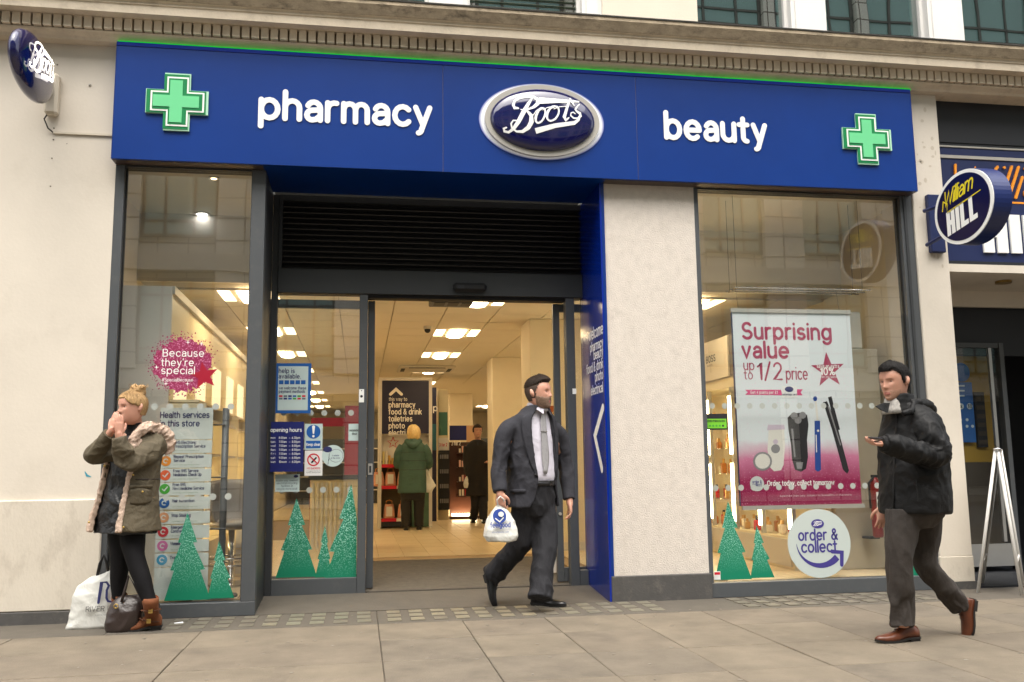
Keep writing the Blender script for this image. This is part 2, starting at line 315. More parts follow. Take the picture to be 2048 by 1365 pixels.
mat('roughcast', srgb(216, 207, 197), .9, var=.08, vscale=14, bump=.55, bscale=95, bdist=.012, detail=8, dirt=srgb(150, 138, 124), dscale=9, damt=.3)
mat('plinth', srgb(80, 78, 76), .8, var=.14, vscale=9, bump=.2, dirt=srgb(140, 132, 120), dscale=12, damt=.4)
mat('frame', srgb(80, 83, 86), .42, var=.05, vscale=4, spec=.4, dirt=srgb(120, 118, 112), dscale=9, damt=.18)
mat('frame_dark', srgb(56, 58, 60), .45, var=.05, vscale=4, spec=.4)
mat('louvre', srgb(52, 49, 47), .55, var=.1)
mat('rubber', srgb(20, 20, 21), .7)
mat('blue', srgb(2, 50, 126), .32, var=.1, vscale=1.1, spec=.4, bump=.10, bscale=1.6, bdist=.02, dirt=srgb(20, 58, 130), dscale=2, damt=.3)
mat('blue_gloss', srgb(4, 40, 140), .16, spec=.5)
mat('navy_gloss', srgb(8, 10, 74), .1, spec=.6, coat=.6)
mat('white_sign', srgb(236, 236, 232), .4, emit=(1, 1, .97), estr=.03)
mat('bulb_white', (1, .98, .92), .4, emit=(1, .93, .8), estr=1.0)
mat('silver', srgb(176, 172, 164), .35, metal=.0, spec=.6)
mat('aluminium', srgb(186, 186, 184), .35, metal=.7, var=.05)
mat('chrome', srgb(200, 200, 200), .15, metal=1.0)
mat('green_dark', srgb(6, 128, 72), .35)
mat('green_light', srgb(104, 200, 140), .35, emit=srgb(124, 222, 160), estr=.03)
mat('green_pale', srgb(178, 226, 196), .35)
mat('led_green', (0, .5, .02), .5, emit=(.0, 1.0, .03), estr=.16)
mat('navy_shop', srgb(14, 30, 78), .45, var=.05)
mat('near_black', srgb(26, 28, 34), .5, var=.1)
mat('orange', srgb(240, 150, 30), .5)
mat('yellow', srgb(235, 215, 40), .5)
mat('cable', srgb(206, 196, 178), .6); mat('cable_dark', srgb(70, 64, 58), .6)
mat('slab', srgb(112, 102, 88), .88, var=.24, vscale=3.2, detail=10, bump=.4, bscale=90, dirt=srgb(76, 69, 61), dscale=2.4, damt=.6)
mat('slab_b', srgb(109, 100, 87), .88, var=.24, vscale=3.8, detail=10, bump=.4, bscale=90, dirt=srgb(76, 69, 61), dscale=2.8, damt=.6)
mat('slab_c', srgb(115, 105, 90), .88, var=.24, vscale=2.8, detail=10, bump=.4, bscale=90, dirt=srgb(78, 71, 62), dscale=2.1, damt=.6)
mat('joint', srgb(84, 76, 66), .95, var=.2, vscale=20)
mat('concrete', srgb(88, 82, 73), .85, var=.14, vscale=6, bump=.3, dirt=srgb(84, 77, 68), dscale=5, damt=.5)
mat('lens', srgb(124, 119, 104), .35, var=.25, vscale=6, dirt=srgb(108, 100, 88), dscale=4, damt=1.0)
mat('lens_dirty', srgb(106, 100, 88), .6, var=.2, vscale=6, dirt=srgb(88, 82, 73), dscale=4, damt=1.0)
mat('bay_white', srgb(232, 228, 218), .7, var=.02)
mat('asphalt', srgb(84, 83, 80), .9, var=.2, vscale=30, bump=.4, bscale=200)
mat('mat_floor', srgb(84, 78, 70), .85, var=.2, vscale=30, bump=.3, bscale=150)
mat('mat_rib', srgb(112, 104, 92), .6, var=.25, vscale=14)
mat('tile', srgb(226, 204, 166), .28, var=.04, vscale=3, spec=.5)
mat('tile_b', srgb(220, 198, 160), .28, var=.04, vscale=3, spec=.5)
mat('grout', srgb(150, 126, 92), .9)
mat('ceil_tile', srgb(226, 220, 206), .85, var=.03, vscale=40)
mat('ceil_grid', srgb(196, 188, 170), .7)
mat('int_wall', srgb(224, 212, 186), .7, var=.03)
mat('lamp', (1, .8, .5), .5, emit=(1, .80, .50), estr=9.5)
mat('lamp_side', (1, .8, .5), .5, emit=(1, .74, .42), estr=1.9)
mat('lamp_cool', (1, .95, .9), .5, emit=(1, .95, .92), estr=4.5)
mat('tube_warm', (1, .85, .6), .5, emit=(1, .80, .45), estr=9.0)
mat('stone_far', srgb(236, 226, 208), .85, var=.06, vscale=.6)
mat('stone_band', srgb(214, 206, 194), .85, var=.06)
mat('far_frame', srgb(104, 98, 92), .6)
mat('far_shop', srgb(60, 60, 62), .5)
glassmat('glass', (.98, .99, .982), 1.5, wob=.05, boost=1.75)
glassmat('glass_clean', (.96, .97, .96), 1.45, boost=.8)
def winmat(name, base, rough=.03):
    m = mat(name, base, rough, spec=.8); return m
winmat('far_glass', srgb(140, 172, 166), .05); glassmat('upper_glass', (.6, .72, .69), 1.5, wob=.06, boost=7.0)
m = M['stone_far']; N = m.node_tree.nodes; L = m.node_tree.links       # panel joints of the far stone
g_ = N.new('ShaderNodeNewGeometry'); mp = N.new('ShaderNodeMapping'); mp.inputs['Rotation'].default_value = (rad(-90), 0, 0)
bt = N.new('ShaderNodeTexBrick'); bt.offset = 0; bt.inputs['Scale'].default_value = 1; bt.inputs['Brick Width'].default_value = .8; bt.inputs['Row Height'].default_value = .62; bt.inputs['Mortar Size'].default_value = .022
bt.inputs['Color1'].default_value = (*srgb(232, 226, 214), 1); bt.inputs['Color2'].default_value = (*srgb(222, 216, 204), 1); bt.inputs['Mortar'].default_value = (*srgb(120, 108, 96), 1)
L.new(g_.outputs['Position'], mp.inputs[0]); L.new(mp.outputs[0], bt.inputs['Vector']); L.new(bt.outputs['Color'], N['Principled BSDF'].inputs['Base Color'])

FL = 0.12                                # height of the shop floor
# ---------------------------------------------------------------- pavement and street
pav = struct(MB().box(-14, 16, -5.2, .02, -.3, -.012).build('pavement', 'joint'))
rng = random.Random(3)
ys = [-.63, -1.27, -1.95, -2.60, -3.24, -3.9, -4.5, -5.0]
xs = [-13.4+.61*i for i in range(48)]
off = .143-xs[int((.143+13.4)/.61)]
slab_meshes = {}
def slab_piece(x0, x1, y0, y1, mt):
    w_, d_ = round(x1-x0, 3), round(y1-y0, 3); key = (w_, d_, mt)
    if key not in slab_meshes:
        g = .0024; mb = MB(); a, b = w_/2-g, d_/2-g; c = .004
        mb.hexa([(-a, -b, -.02), (a, -b, -.02), (a, b, -.02), (-a, b, -.02)], [(-a, -b, -c), (a, -b, -c), (a, b, -c), (-a, b, -c)])
        mb.f.pop(1); mb.add([(-a, -b, -c), (a, -b, -c), (a, b, -c), (-a, b, -c), (-a+c, -b+c, 0), (a-c, -b+c, 0), (a-c, b-c, 0), (-a+c, b-c, 0)], [(0, 1, 5, 4), (1, 2, 6, 5), (2, 3, 7, 6), (3, 0, 4, 7), (4, 5, 6, 7)])
        slab_meshes[key] = mb.mesh('paving_slab'); slab_meshes[key].materials.append(M[mt])
    o = bpy.data.objects.new('paving_slab', slab_meshes[key]); C.objects.link(o)
    o.location = ((x0+x1)/2, (y0+y1)/2, rng.uniform(-.0025, .001)); o.rotation_euler = (rng.uniform(-.0025, .0025), rng.uniform(-.0025, .0025), 0); setpar(o, pav)
for r in range(len(ys)-1):
    i = 0; lst = [x+off for x in xs]
    for i in range(len(lst)-1):
        if lst[i] < -5.6 or lst[i] > 8.2: continue
        x0, x1 = lst[i], lst[i+1]
        if x0 < -.5:                     # bigger flags at the left
            if i % 2: continue
            x1 = lst[i+2]
        slab_piece(x0, x1, ys[r+1], ys[r], rng.choice(['slab', 'slab', 'slab_b', 'slab_c']))
for k, (x0, x1) in enumerate([(-5.6, -3.3), (-3.3, -1.72), (-1.72, .143), (.143, 2.42), (2.42, 4.7), (4.7, 6.6), (6.6, 8.2)]):    # concrete strip that carries the pavement lights
    slab_piece(x0, x1, -.63, -.004 if not (x0 > -1.9 and x1 < 2.5) else -.004, 'concrete')
plight = thing('pavement_light', 'rows of small square glass lenses set in concrete along the shop front', 'pavement light', (.5, -.3, 0))
lm = MB().box(-.05, .05, -.062, .062, -.01, .0045).mesh('glass_lens'); lm.materials.append(M['lens']); lm2 = lm.copy(); lm2.materials.clear(); lm2.materials.append(M['lens_dirty'])
for x0, n in ((-1.30, 9), (.27, 13), (3.06, 10)):
    for i in range(n):
        for r in range(3):
            o = bpy.data.objects.new('glass_lens', lm2 if (x0+.168*i < -.7 or x0 > 3 or rng.random() < .12) else lm); C.objects.link(o); o.location = (x0+.168*i+rng.uniform(-.004, .004), -.105-.185*r, 0); setpar(o, plight)
mat('gum', srgb(128, 121, 110), .8); mat('litter_w', srgb(235, 236, 240), .5)
for k in range(110):                      # trodden gum spots
    x, y = rng.uniform(-2.6, 4.6), rng.uniform(-3.2, -.1)
    disc((x, y, .0012), rng.uniform(.006, .016), (Vector((1, 0, 0)), Vector((0, 1, 0)), Vector((0, 0, 1))), .0012, 7, rng.uniform(.005, .012)).build('gum_spot', 'gum', pav)
p = G(349, 1249); tag(MB().add([p+Vector((0, 0, .004)), p+Vector((.06, .01, .004)), p+Vector((.05, .05, .01)), p+Vector((-.01, .035, .006))], [(0, 1, 2, 3)]).build('paper_scrap', 'litter_w'), 'tiny white scrap of paper on the pavement beside the brown boots', 'litter')
struct(MB().box(-30, 30, -14, -5.3, -.35, -.12).build('road', 'asphalt'))
kerb = struct(MB().box(-30, 30, -5.32, -5.2, -.3, -.03).build('kerb', 'concrete'))
struct(MB().box(-30, 30, -18, -14, -.35, 0).build('far_pavement', 'slab'))
struct(MB().box(-300, 300, -300, 300, -.6, -.36).build('ground', 'asphalt'))

# ---------------------------------------------------------------- the block across the street (seen in the glass)
opp = thing('office_building', 'pale stone office block across the street, mirrored in the shop windows', 'building', (0, -18, 0))
bx('wall', 'stone_far', opp, -30, 34, -30, -18.35, 0, 19)
BW = 3.25; nb = 19
for k in range(nb+1):
    x = -30+BW*k+.6; bx('pier', 'stone_far', opp, x-.62, x+.62, -18.34, -18.0, 3.9, 10.4); bx('pier', 'stone_far', opp, x-.2, x+.2, -18.34, -18.0, 11.0, 18.2)
for z in (3.3, 6.55, 10.45, 14.35, 18.25):
    bx('band', 'stone_band', opp, -30, 34, -18.33, -17.9, z, z+.5)
wf = MB(); w2, h2 = 1.01, 1.18
for a, b, c, d in ((-w2, w2, -h2, -h2+.08), (-w2, w2, h2-.08, h2), (-w2, -w2+.08, -h2, h2), (w2-.08, w2, -h2, h2), (-.42, -.36, -h2, h2), (.36, .42, -h2, h2), (-w2, w2, -h2+.42, -h2+.48), (-w2, w2, h2-.5, h2-.44)):
    wf.box(a, b, -.06, 0, c, d)
wf = wf.mesh('window'); wf.materials.append(M['far_frame'])
wp = MB().box(-w2+.02, w2-.02, -.1, -.045, -h2+.02, h2-.02).mesh('pane'); wp.materials.append(M['far_glass'])
for fl in range(4):
    zc = (5.2, 8.75, 12.65, 16.55)[fl]
    for k in range(nb):
        x = -30+BW*(k+.5)+.6
        o = bpy.data.objects.new('window', wf); C.objects.link(o); o.location = (x, -18.2, zc); setpar(o, opp)
        if fl > 1: o.scale = (1.38, 1, 1.3)
        q = bpy.data.objects.new('pane', wp); C.objects.link(q); q.parent = o
for k in range(nb):
    x = -30+BW*(k+.5)+.6; bx('shop_pane', 'far_shop', opp, x-1.3, x+1.3, -18.34, -18.2, .3, 3.1)

# ---------------------------------------------------------------- the shop building
bld = thing('shop_building', 'cream rendered building with a toothed cornice above the shop fronts', 'building', (0, 0, 0))
FX0, FX1, FZ0, FZ1 = -1.955, 5.00, 3.555, 4.53
bx('wall', 'cream', bld, -9, -1.955, 0, .4, .90, 4.60)
bx('wall_base', 'cream_dirty', bld, -9, -1.925, -.028, .4, .09, .905, bevel=.008)
bx('plinth', 'plinth', bld, -9, -1.915, -.045, .4, -.04, .088, bevel=.004)
bx('backing_wall', 'cream', bld, -1.955, 5.1, .02, .4, 3.62, 4.60)
bx('column', 'roughcast', bld, 2.078, 2.905, 0, .62, .205, 3.62)
bx('column_plinth', 'plinth', bld, 2.052, 2.922, -.022, .62, -.02, .204, bevel=.005)
bx('pilaster', 'cream', bld, 5.03, 5.347, -.02, .5, .28, 4.60, bevel=.006)
bx('pilaster_foot', 'cream_dirty', bld, 5.025, 5.352, -.025, .5, .06, .282, bevel=.006)
bx('pilaster_base', 'plinth', bld, 5.02, 5.36, -.035, .5, -.02, .062)
# cornice: bed mould, dentils, soffit, corona, weathered top
X0, X1 = -9, 12
def run(name, mt, prof, par=bld):        # profile (y,z) swept along x
    n = len(prof); mb = MB(); mb.add([(X0, y, z) for y, z in prof]+[(X1, y, z) for y, z in prof], [tuple(range(n)), tuple(range(2*n-1, n-1, -1))]+[(i, n+i, n+(i+1) % n, (i+1) % n) for i in range(n)])
    return mb.build(name, mt, par)
run('bed_mould', 'cornice', [(.3, 4.545), (-.10, 4.545), (-.115, 4.565), (-.165, 4.585), (-.175, 4.598), (.3, 4.598)])
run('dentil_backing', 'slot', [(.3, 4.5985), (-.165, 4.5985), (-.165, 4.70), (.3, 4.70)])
run('corona', 'cornice', [(.3, 4.70), (-.30, 4.70), (-.305, 4.765), (-.315, 4.772), (-.315, 4.79), (-.335, 4.80), (.3, 4.80)])
run('weathering', 'weathered', [(.3, 4.801), (-.34, 4.801), (-.385, 4.875), (-.385, 4.905), (.3, 4.905)])
run('lead_flashing', 'lead', [(.3, 4.906), (-.392, 4.906), (-.394, 4.918), (-.30, 4.93), (.3, 4.96)])
dm = MB().box(-.0295, .0295, -.205, -.1655, 4.605, 4.698).mesh('dentil'); dm.materials.append(M['cornice'])
for i in range(150):
    x = .56-.0757*53+.0757*i
    if x > 8.4: break
    o = bpy.data.objects.new('dentil', dm); C.objects.link(o); o.location = (x, 0, 0); setpar(o, bld)
# upper storey
def upwin(x0, x1):
    f = bx('window', 'white_paint', bld, x0-.001, x0+.03, .10, .2, 4.95, 6.6)
    bx('frame', 'white_paint', f, x1-.03, x1+.001, .10, .2, 4.95, 6.6)
    bx('pane', 'upper_glass', f, x0+.03, x1-.03, .14, .15, 4.95, 6.6)
    return f
bx('upper_wall', 'upper_wall', bld, -9, -.62, 0, .4, 4.94, 8.2)
bx('upper_wall', 'upper_wall', bld, 2.115, 3.015, 0, .4, 4.94, 8.2)
bx('upper_wall', 'upper_wall', bld, -.62, 2.115, 0, .4, 6.6, 8.2); bx('upper_wall', 'upper_wall', bld, 3.015, 12, 0, .4, 6.6, 8.2)
bx('roof', 'lead', bld, -9, 12, .0, 22, 8.2, 8.4)
for x0, x1 in ((-.44, .555), (.895, 1.93), (3.015, 3.945), (4.30, 5.36), (5.735, 6.8), (7.2, 8.2)): upwin(x0, x1)
for x0, x1 in ((-.62, -.44), (.555, .895), (1.93, 2.115), (3.945, 4.30), (5.36, 5.735), (6.8, 7.2)):
    bx('mullion', 'white_paint', bld, x0, x1, .02, .3, 4.94, 6.6); bx('mullion_rib', 'white_paint', bld, x0+.04, x1-.04, .005, .019, 4.94, 6.6)
bx('window_room', 'frame_dark', bld, -.62, 12, .42, .5, 4.9, 6.6)
bl = MB().box(-.49, .49, -.012, .012, -.0015, .0015).mesh('blind_slat'); bl.materials.append(mat('blind', srgb(150, 150, 130), .5))
for xc in (.06, 1.41):                   # blinds behind the two windows over the fascia
    for i in range(12):
        o = bpy.data.objects.new('blind_slat', bl); C.objects.link(o); o.location = (xc, .128, 5.0+.05*i); o.rotation_euler = (.5, 0, 0); setpar(o, bld)
        o.scale = (.96 if xc < 1 else 1.0, 1, 1)
# bird wire, bolts, marks on the left wall
mk = mat('rust', srgb(92, 78, 64), .8); mat('teal_mark', srgb(60, 150, 170), .8); mat('scuff', srgb(196, 185, 168), .9)
for px, py, r in ((38, 94, .012), (87, 61, .02), (10, 68, .008), (137, 67, .007), (187, 68, .009), (104, 317, .006), (101, 373, .006), (115, 130, .006), (118, 75, .008), (108, 257, .007), (107, 280, .007), (134, 288, .004)):
    q = P(px, py, 0); disc((q.x, 0, q.z), r, FACE, .003, 7, r*.8).build('bolt_stain', 'rust', bld)
q = P(180, 171, 0); MB().ball((q.x, -.004, q.z), (.011, .012, .011), 10, 6).build('bolt', 'silver', bld, True)
a, b = P(170, 944, 0), P(182, 954, 0); mb = MB(); ribbon(mb, [(a.x, a.z), ((a.x+b.x)/2-.006, (a.z+b.z)/2-.01), (b.x, b.z)], [.006, .016, .005], (Vector((0, 0, 0)), *FACE), .002); mb.build('paint_mark', 'teal_mark', bld, fix=False)
for k in range(30):
    px = rng.choice([rng.uniform(1826, 1905)]); py = rng.uniform(200, 560); q = P(px, py, -.02)
    if 5.05 < q.x < 5.33: disc((q.x, -.0205, q.z), rng.uniform(.004, .02), FACE, .0008, 6, rng.uniform(.004, .03)).build('scuff_mark', 'scuff', bld)
# green light strip along the top of the fascia
bx('bracket', 'near_black', tag(MB().box(FX0+.0, FX1+.02, -.125, -.07, 4.532, 4.546).build('light_strip', 'led_green'), 'bright green light strip glowing along the top of the blue fascia', 'light strip'), FX0, FX1, -.069, .015, 4.533, 4.542)

# ---------------------------------------------------------------- inside of the shop: floor, ceiling, walls
flo = struct(MB().box(-2.1, 5.1, 2.72, 22, FL-.2, FL-.006).build('shop_floor', 'grout'))
MB().box(-2.1, -.85, .1, 2.719, FL-.2, FL-.006).build('floor_side', 'grout', flo); MB().box(2.08, 5.1, .63, 2.719, FL-.2, FL-.006).build('floor_side', 'grout', flo); MB().box(2.91, 5.1, .1, .629, FL-.2, FL-.006).build('floor_side', 'grout', flo)
MB().box(-.849, -.1, .78, 2.719, FL-.2, FL-.006).build('floor_side', 'grout', flo)
for n_, mm in (('tile', 'a'), ('tile_b', 'b')):
    pass
tm = []
for mt_ in ('tile', 'tile_b'):
    t_ = MB().box(-.1435, .1435, -.2965, .2965, -.006, 0).mesh('floor_tile'); t_.materials.append(M[mt_]); tm.append(t_)
def ftile(x, y):
    o = bpy.data.objects.new('floor_tile', rng.choice(tm)); C.objects.link(o); o.location = (x, y, FL+.0015); setpar(o, flo)
for i in range(24):
    x = -2.1+.29*i+.15
    for j in range(19):
        y = .42+.6*j
        if -.1 < x < 2.2 and y < 3.0: continue
        if (x < -.95 and y < .42) or (-.95 <= x <= -.1 and y < 1.1) or (2.2 <= x < 3.05 and y < .95) or (x >= 3.05 and y < .42): continue
        if y > 3.4 and x > 2.9: continue
        if y > 6 and x < -.6: continue
        ftile(x, y)
rest = MB()
rest.box(-2.05, 5.0, 11.6, 21.9, FL-.005, FL+.001)
rest.build('floor_screed', 'tile', flo)
# entrance ramp: stone threshold then ribbed mat
MB().hexa([(-.79, .005, -.02), (2.05, .005, -.02), (2.05, .66, -.02), (-.79, .66, -.02)], [(-.79, .005, .002), (2.05, .005, .002), (2.05, .66, .055), (-.79, .66, .055)]).build('threshold', 'concrete', pav)
mt0 = tag(MB().hexa([(-.1, .70, .0), (1.98, .70, .0), (1.98, 2.72, .0), (-.1, 2.72, .0)], [(-.1, .70, .06), (1.98, .70, .06), (1.98, 2.72, FL+.004), (-.1, 2.72, FL+.004)]).build('entrance_mat', 'mat_floor'), 'wide ribbed grey entrance mat inside the open doorway', 'mat')
for i in range(44):
    y = .74+.045*i; z = .06+(FL+.004-.06)*(y-.7)/2.02
    MB().box(-.08, 1.96, y, y+.018, z-.004, z+.004).build('rib', 'mat_rib', mt0)
CZ = 2.9
cei = struct(MB().box(-2.1, 5.1, 1.5, 22, CZ+.02, CZ+.3).build('shop_ceiling', 'ceil_grid'))
MB().box(-2.1, -.79, .12, 1.5, 3.56, 3.62).build('bay_ceiling', 'bay_white', cei); MB().box(2.06, 5.1, .12, 1.5, 3.56, 3.62).build('bay_ceiling', 'bay_white', cei)
MB().box(-2.1, 5.1, 1.45, 1.499, CZ, 3.6).build('bulkhead', 'bay_white', cei)
MB().box(-.78, 2.05, .78, 1.449, CZ-.02, CZ+.02).build('lobby_ceiling', 'int_wall', cei)
ct = MB().box(-.294, .294, -.294, .294, 0, .02).mesh('ceiling_tile'); ct.materials.append(M['ceil_tile'])
lamps = []
for ci, cxn in enumerate((-1.44, .96, 3.36)):
    for j in range(8): lamps.append((cxn+.3, 2.15+2.4*j-.0))
for i in range(13):
    x = .96+.3+.6*(i-6)
    if x < -2.1 or x > 5.0: continue
    for j in range(17):
        y = 2.15+.6*j
        if any(abs(x-a) < .3 and abs(y-b) < .31 for a, b in lamps): continue
        o = bpy.data.objects.new('ceiling_tile', ct); C.objects.link(o); o.location = (x, y, CZ); setpar(o, cei)
        if rng.random() < .1: o.rotation_euler = (rng.uniform(-.006, .006), rng.uniform(-.006, .006), 0)
MB().box(-2.1, 5.1, 12.0, 22, CZ+.002, CZ+.019).build('ceiling_far', 'ceil_tile', cei)
struct(MB().box(-2.3, -2.1, .4, 22, 0, 3.7).build('wall_left', 'int_wall')); struct(MB().box(5.1, 5.3, .5, 22, 0, 3.7).build('wall_right', 'int_wall')); struct(MB().box(-2.3, 5.3, 22, 22.2, 0, 3.7).build('wall_back', 'int_wall'))
# recessed ceiling lamps: bright curved middle, two duller wings
lmid = MB(); R = []
for i in range(9):
    a = PI*i/8; R.append([(.105*math.cos(a), -.29, -.008-.024*math.sin(a)), (.105*math.cos(a), .29, -.008-.024*math.sin(a))])
lmid.rings(R, caps=False, closed=False); lmid = lmid.mesh('diffuser'); lmid.materials.append(M['lamp'])
lw = MB().box(-.29, -.17, -.28, .28, -.006, 0).mesh('wing'); lw.materials.append(M['lamp_side']); lw2 = MB().box(.17, .29, -.28, .28, -.006, 0).mesh('wing'); lw2.materials.append(M['lamp_side'])
lf = MB().box(-.3, .3, -.3, .3, .001, .018).mesh('frame'); lf.materials.append(M['ceil_grid'])
names = ['nearest', 'second', 'third', 'fourth', 'fifth', 'sixth', 'seventh', 'eighth']
cols = ['over the left aisle', 'straight in from the doorway', 'over the right aisle']
for ci in range(3):
    for j in range(8):
        x, y = lamps[ci*8+j]
        t_ = thing('ceiling_lamp', 'square recessed ceiling lamp %s, %s from the entrance' % (cols[ci], names[j]), 'ceiling lamp', (x, y, CZ), 'recessed ceiling lamps')
        for nm, me in (('frame', lf), ('diffuser', lmid), ('wing', lw), ('wing', lw2)):
            o = bpy.data.objects.new(nm, me); C.objects.link(o); o.parent = t_
def PXP(px, py, x):                      # photo pixel -> point on the upright plane x = const
    d = ray(px, py); return Vector((0, -CAM_D, CAM_H)) + d*(x/d.x)
MPP = 7.46/1820                          # metres per photo pixel on the shop front
# ---------------------------------------------------------------- fascia
fas = thing('fascia_sign', 'long royal blue fascia board with white lettering, green crosses and oval emblem', 'shop sign', (1.5, 0, 3.55))
FY = -.14
for a, b in ((FX0, .660), (.664, 2.354), (2.358, FX1)): bx('panel', 'blue', fas, a, b, FY, -.115, FZ0, FZ1-.035, bevel=.002)
mat('seam', srgb(120, 110, 130), .6)
bx('joint_strip', 'seam', fas, .660, .664, FY+.006, -.116, FZ0+.004, FZ1-.04); bx('joint_strip', 'seam', fas, 2.354, 2.358, FY+.006, -.116, FZ0+.004, FZ1-.04)
bx('top_trim', 'blue_gloss', fas, FX0, FX1, FY-.006, -.116, FZ1-.034, FZ1, bevel=.003)
bx('end_cap', 'blue', fas, FX0-.004, FX0-.0005, FY, .015, FZ0, FZ1); bx('end_cap', 'blue', fas, FX1+.0005, FX1+.004, FY, .015, FZ0, FZ1)
mat('soffit_brown', srgb(70, 58, 56), .35, spec=.6)
for a, b in ((FX0, -.80), (2.07, FX1)): bx('soffit', 'soffit_brown', fas, a, b, -.114, -.002, FZ0-.002, FZ0+.012)
bx('soffit', 'blue', fas, -.799, 2.069, -.114, .60, FZ0-.002, FZ0+.012)
def word(s, a, b, cap_px, wt, zb):
    pass
# 'pharmacy' from x -.845 to .561, ascender height .235; 'beauty' 2.60 .. 3.555
lettering('pharmacy', (-.822, FY, 3.950), 'white_sign', fas, size=.222, width=1.372, wt=1.45, dep=.001, ext=.007, cap=7, sp=1.15)
lettering('beauty', (2.622, FY, 3.950), 'white_sign', fas, size=.222, width=.92, wt=1.45, dep=.001, ext=.007, cap=7, sp=1.25)
def crosspts(cx, cz, r, t, y): return [Vector((cx+a*r if abs(a) == 1 else cx+a*t/1, y, cz+(b*r if abs(b) == 1 else b*t))) for a, b in ((-.5, 1), (.5, 1), (.5, .5), (1, .5), (1, -.5), (.5, -.5), (.5, -1), (-.5, -1), (-.5, -.5), (-1, -.5), (-1, .5), (-.5, .5))]
def cross(cx, cz):
    def cp(r, t, y, dx=0): return [Vector((cx+dx+a, y, cz+b)) for a, b in ((-t, r), (t, r), (t, t), (r, t), (r, -t), (t, -t), (t, -r), (-t, -r), (-t, -t), (-r, -t), (-r, t), (-t, t))]
    o = MB().poly(cp(.240, .100, FY-.002), (0, -.018, 0)).build('cross', 'green_pale', fas)
    MB().poly(cp(.228, .096, FY-.0205, -.006), (0, -.004, 0)).build('cross_field', 'green_dark', o)
    MB().poly(cp(.206, .083, FY-.025, .004), (0, -.004, 0)).build('cross_line', 'white_sign', o)
    MB().poly(cp(.192, .070, FY-.0295, .004), (0, -.002, 0)).build('cross_field', 'green_dark', o)
    MB().poly(cp(.176, .048, FY-.032, -.006), (0, -.004, 0)).build('cross_face', 'green_light', o)
cross(-1.474, 4.040); cross(4.523, 4.022)
# emblem lettering in units of the oval's half-width
_c = lambda x, y: ((P(x/3.4133+850, y/3.4133, FY).x-1.512)/.4525, (P(x/3.4133+850, y/3.4133, FY).z-4.034)/.4525)
_ws = MPP/3.4133/.4525
def _el(cx, cz, rx, ry, sl): return [(cx+rx*math.cos(a)-sl*ry*math.sin(a), cz+ry*math.sin(a)) for a in [2*PI*i/16 for i in range(16)]]+[(cx+rx, cz)]
LOGO = [([_c(*p) for p in pts], [q*_ws for q in ws], cap) for pts, ws, cap in [
 ([(622, 774), (600, 772), (590, 752), (600, 722), (632, 703), (680, 693), (728, 697), (755, 716), (752, 745), (725, 768), (690, 782), (655, 788)], [14, 20, 18, 16, 16, 16, 20, 26, 26, 20, 12, 8], 4),
 ([(716, 705), (690, 745), (655, 806), (622, 868), (592, 910), (560, 930), (533, 922), (528, 905), (545, 900)], [10, 24, 32, 30, 22, 16, 15, 13, 12], 4),
 ([(640, 784), (680, 792), (708, 825), (710, 868), (690, 905), (652, 930), (612, 928), (582, 905), (575, 876), (590, 855), (612, 858)], [8, 14, 26, 32, 30, 22, 14, 12, 11, 10, 10], 4),
 ([(762, 724), (900, 724), (1036, 722)], [50, 30, 12], 0),
 ([(1000, 756), (972, 712)], [6, 18], 0),
 ([(974, 704), (950, 770), (930, 836), (940, 856), (962, 838)], [12, 18, 22, 14, 8], 4),
 ([(1036, 742), (1018, 762), (1006, 780), (1018, 794), (1038, 806), (1042, 824), (1022, 842), (994, 840), (974, 824), (976, 806), (992, 800), (1004, 810)], [8, 9, 11, 15, 18, 17, 13, 10, 9, 8, 8, 9], 4),
 ([(1040, 822), (1026, 852), (1000, 872), (870, 893), (738, 928)], [10, 18, 26, 32, 40], 0),
]]
for (cx, cy, rx_) in ((770, 826, 29), (853, 813, 38)):
    ex = _el(cx, cy, rx_, 50, .30)
    LOGO.append(([_c(*p) for p in ex], [(13 if (i % 8) in (2, 6) else 18 if 5 < i < 12 else 13)*_ws for i in range(len(ex)-1)]+[15*_ws], 4))
LOGO.append(([_c(*p) for p in ((712, 835), (745, 790), (771, 776))], [6*_ws]*3, 0)); LOGO.append(([_c(*p) for p in ((785, 790), (815, 772), (842, 766))], [6*_ws]*3, 0)); LOGO.append(([_c(*p) for p in ((858, 782), (900, 765), (950, 760))], [6*_ws]*3, 0))
def logo(par, o, hw, frame, mt, dep=.001, ext=0.0, bulge=None):
    mb = MB(); u, v, n = [Vector(q) for q in frame]; I = (Vector((0, 0, 0)), Vector((1, 0, 0)), Vector((0, 1, 0)), Vector((0, 0, 1)))
    for i, (pts, ws, cap) in enumerate(LOGO): ribbon(mb, pts, ws, I, i % 5*.0012*hw*2, ext, cap)
    f = bulge or (lambda a, b: 0.0)
    mb.v = [tuple(Vector(o)+u*x*hw+v*y*hw+n*(f(x, y)+dep+z)) for x, y, z in mb.v]
    return mb.build('script_lettering', mt, par, fix=False)
def dome(o, hw, hh, frame, d, n=40, m=8):
    u, v, nn = [Vector(q) for q in frame]; R = []
    for k in range(m+1):
        a = PI/2*k/m; r = max(math.cos(a), .01)
        R.append([Vector(o)+u*hw*r*math.cos(2*PI*i/n)+v*hh*r*math.sin(2*PI*i/n)+nn*d*math.sin(a)**.8 for i in range(n)])
    mb = MB(); mb.rings(R, True); return mb
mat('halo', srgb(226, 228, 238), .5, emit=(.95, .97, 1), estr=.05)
hm = M['halo']; N = hm.node_tree.nodes; L = hm.node_tree.links          # halo glow of the sign painted as a soft-edged gradient on the backing oval
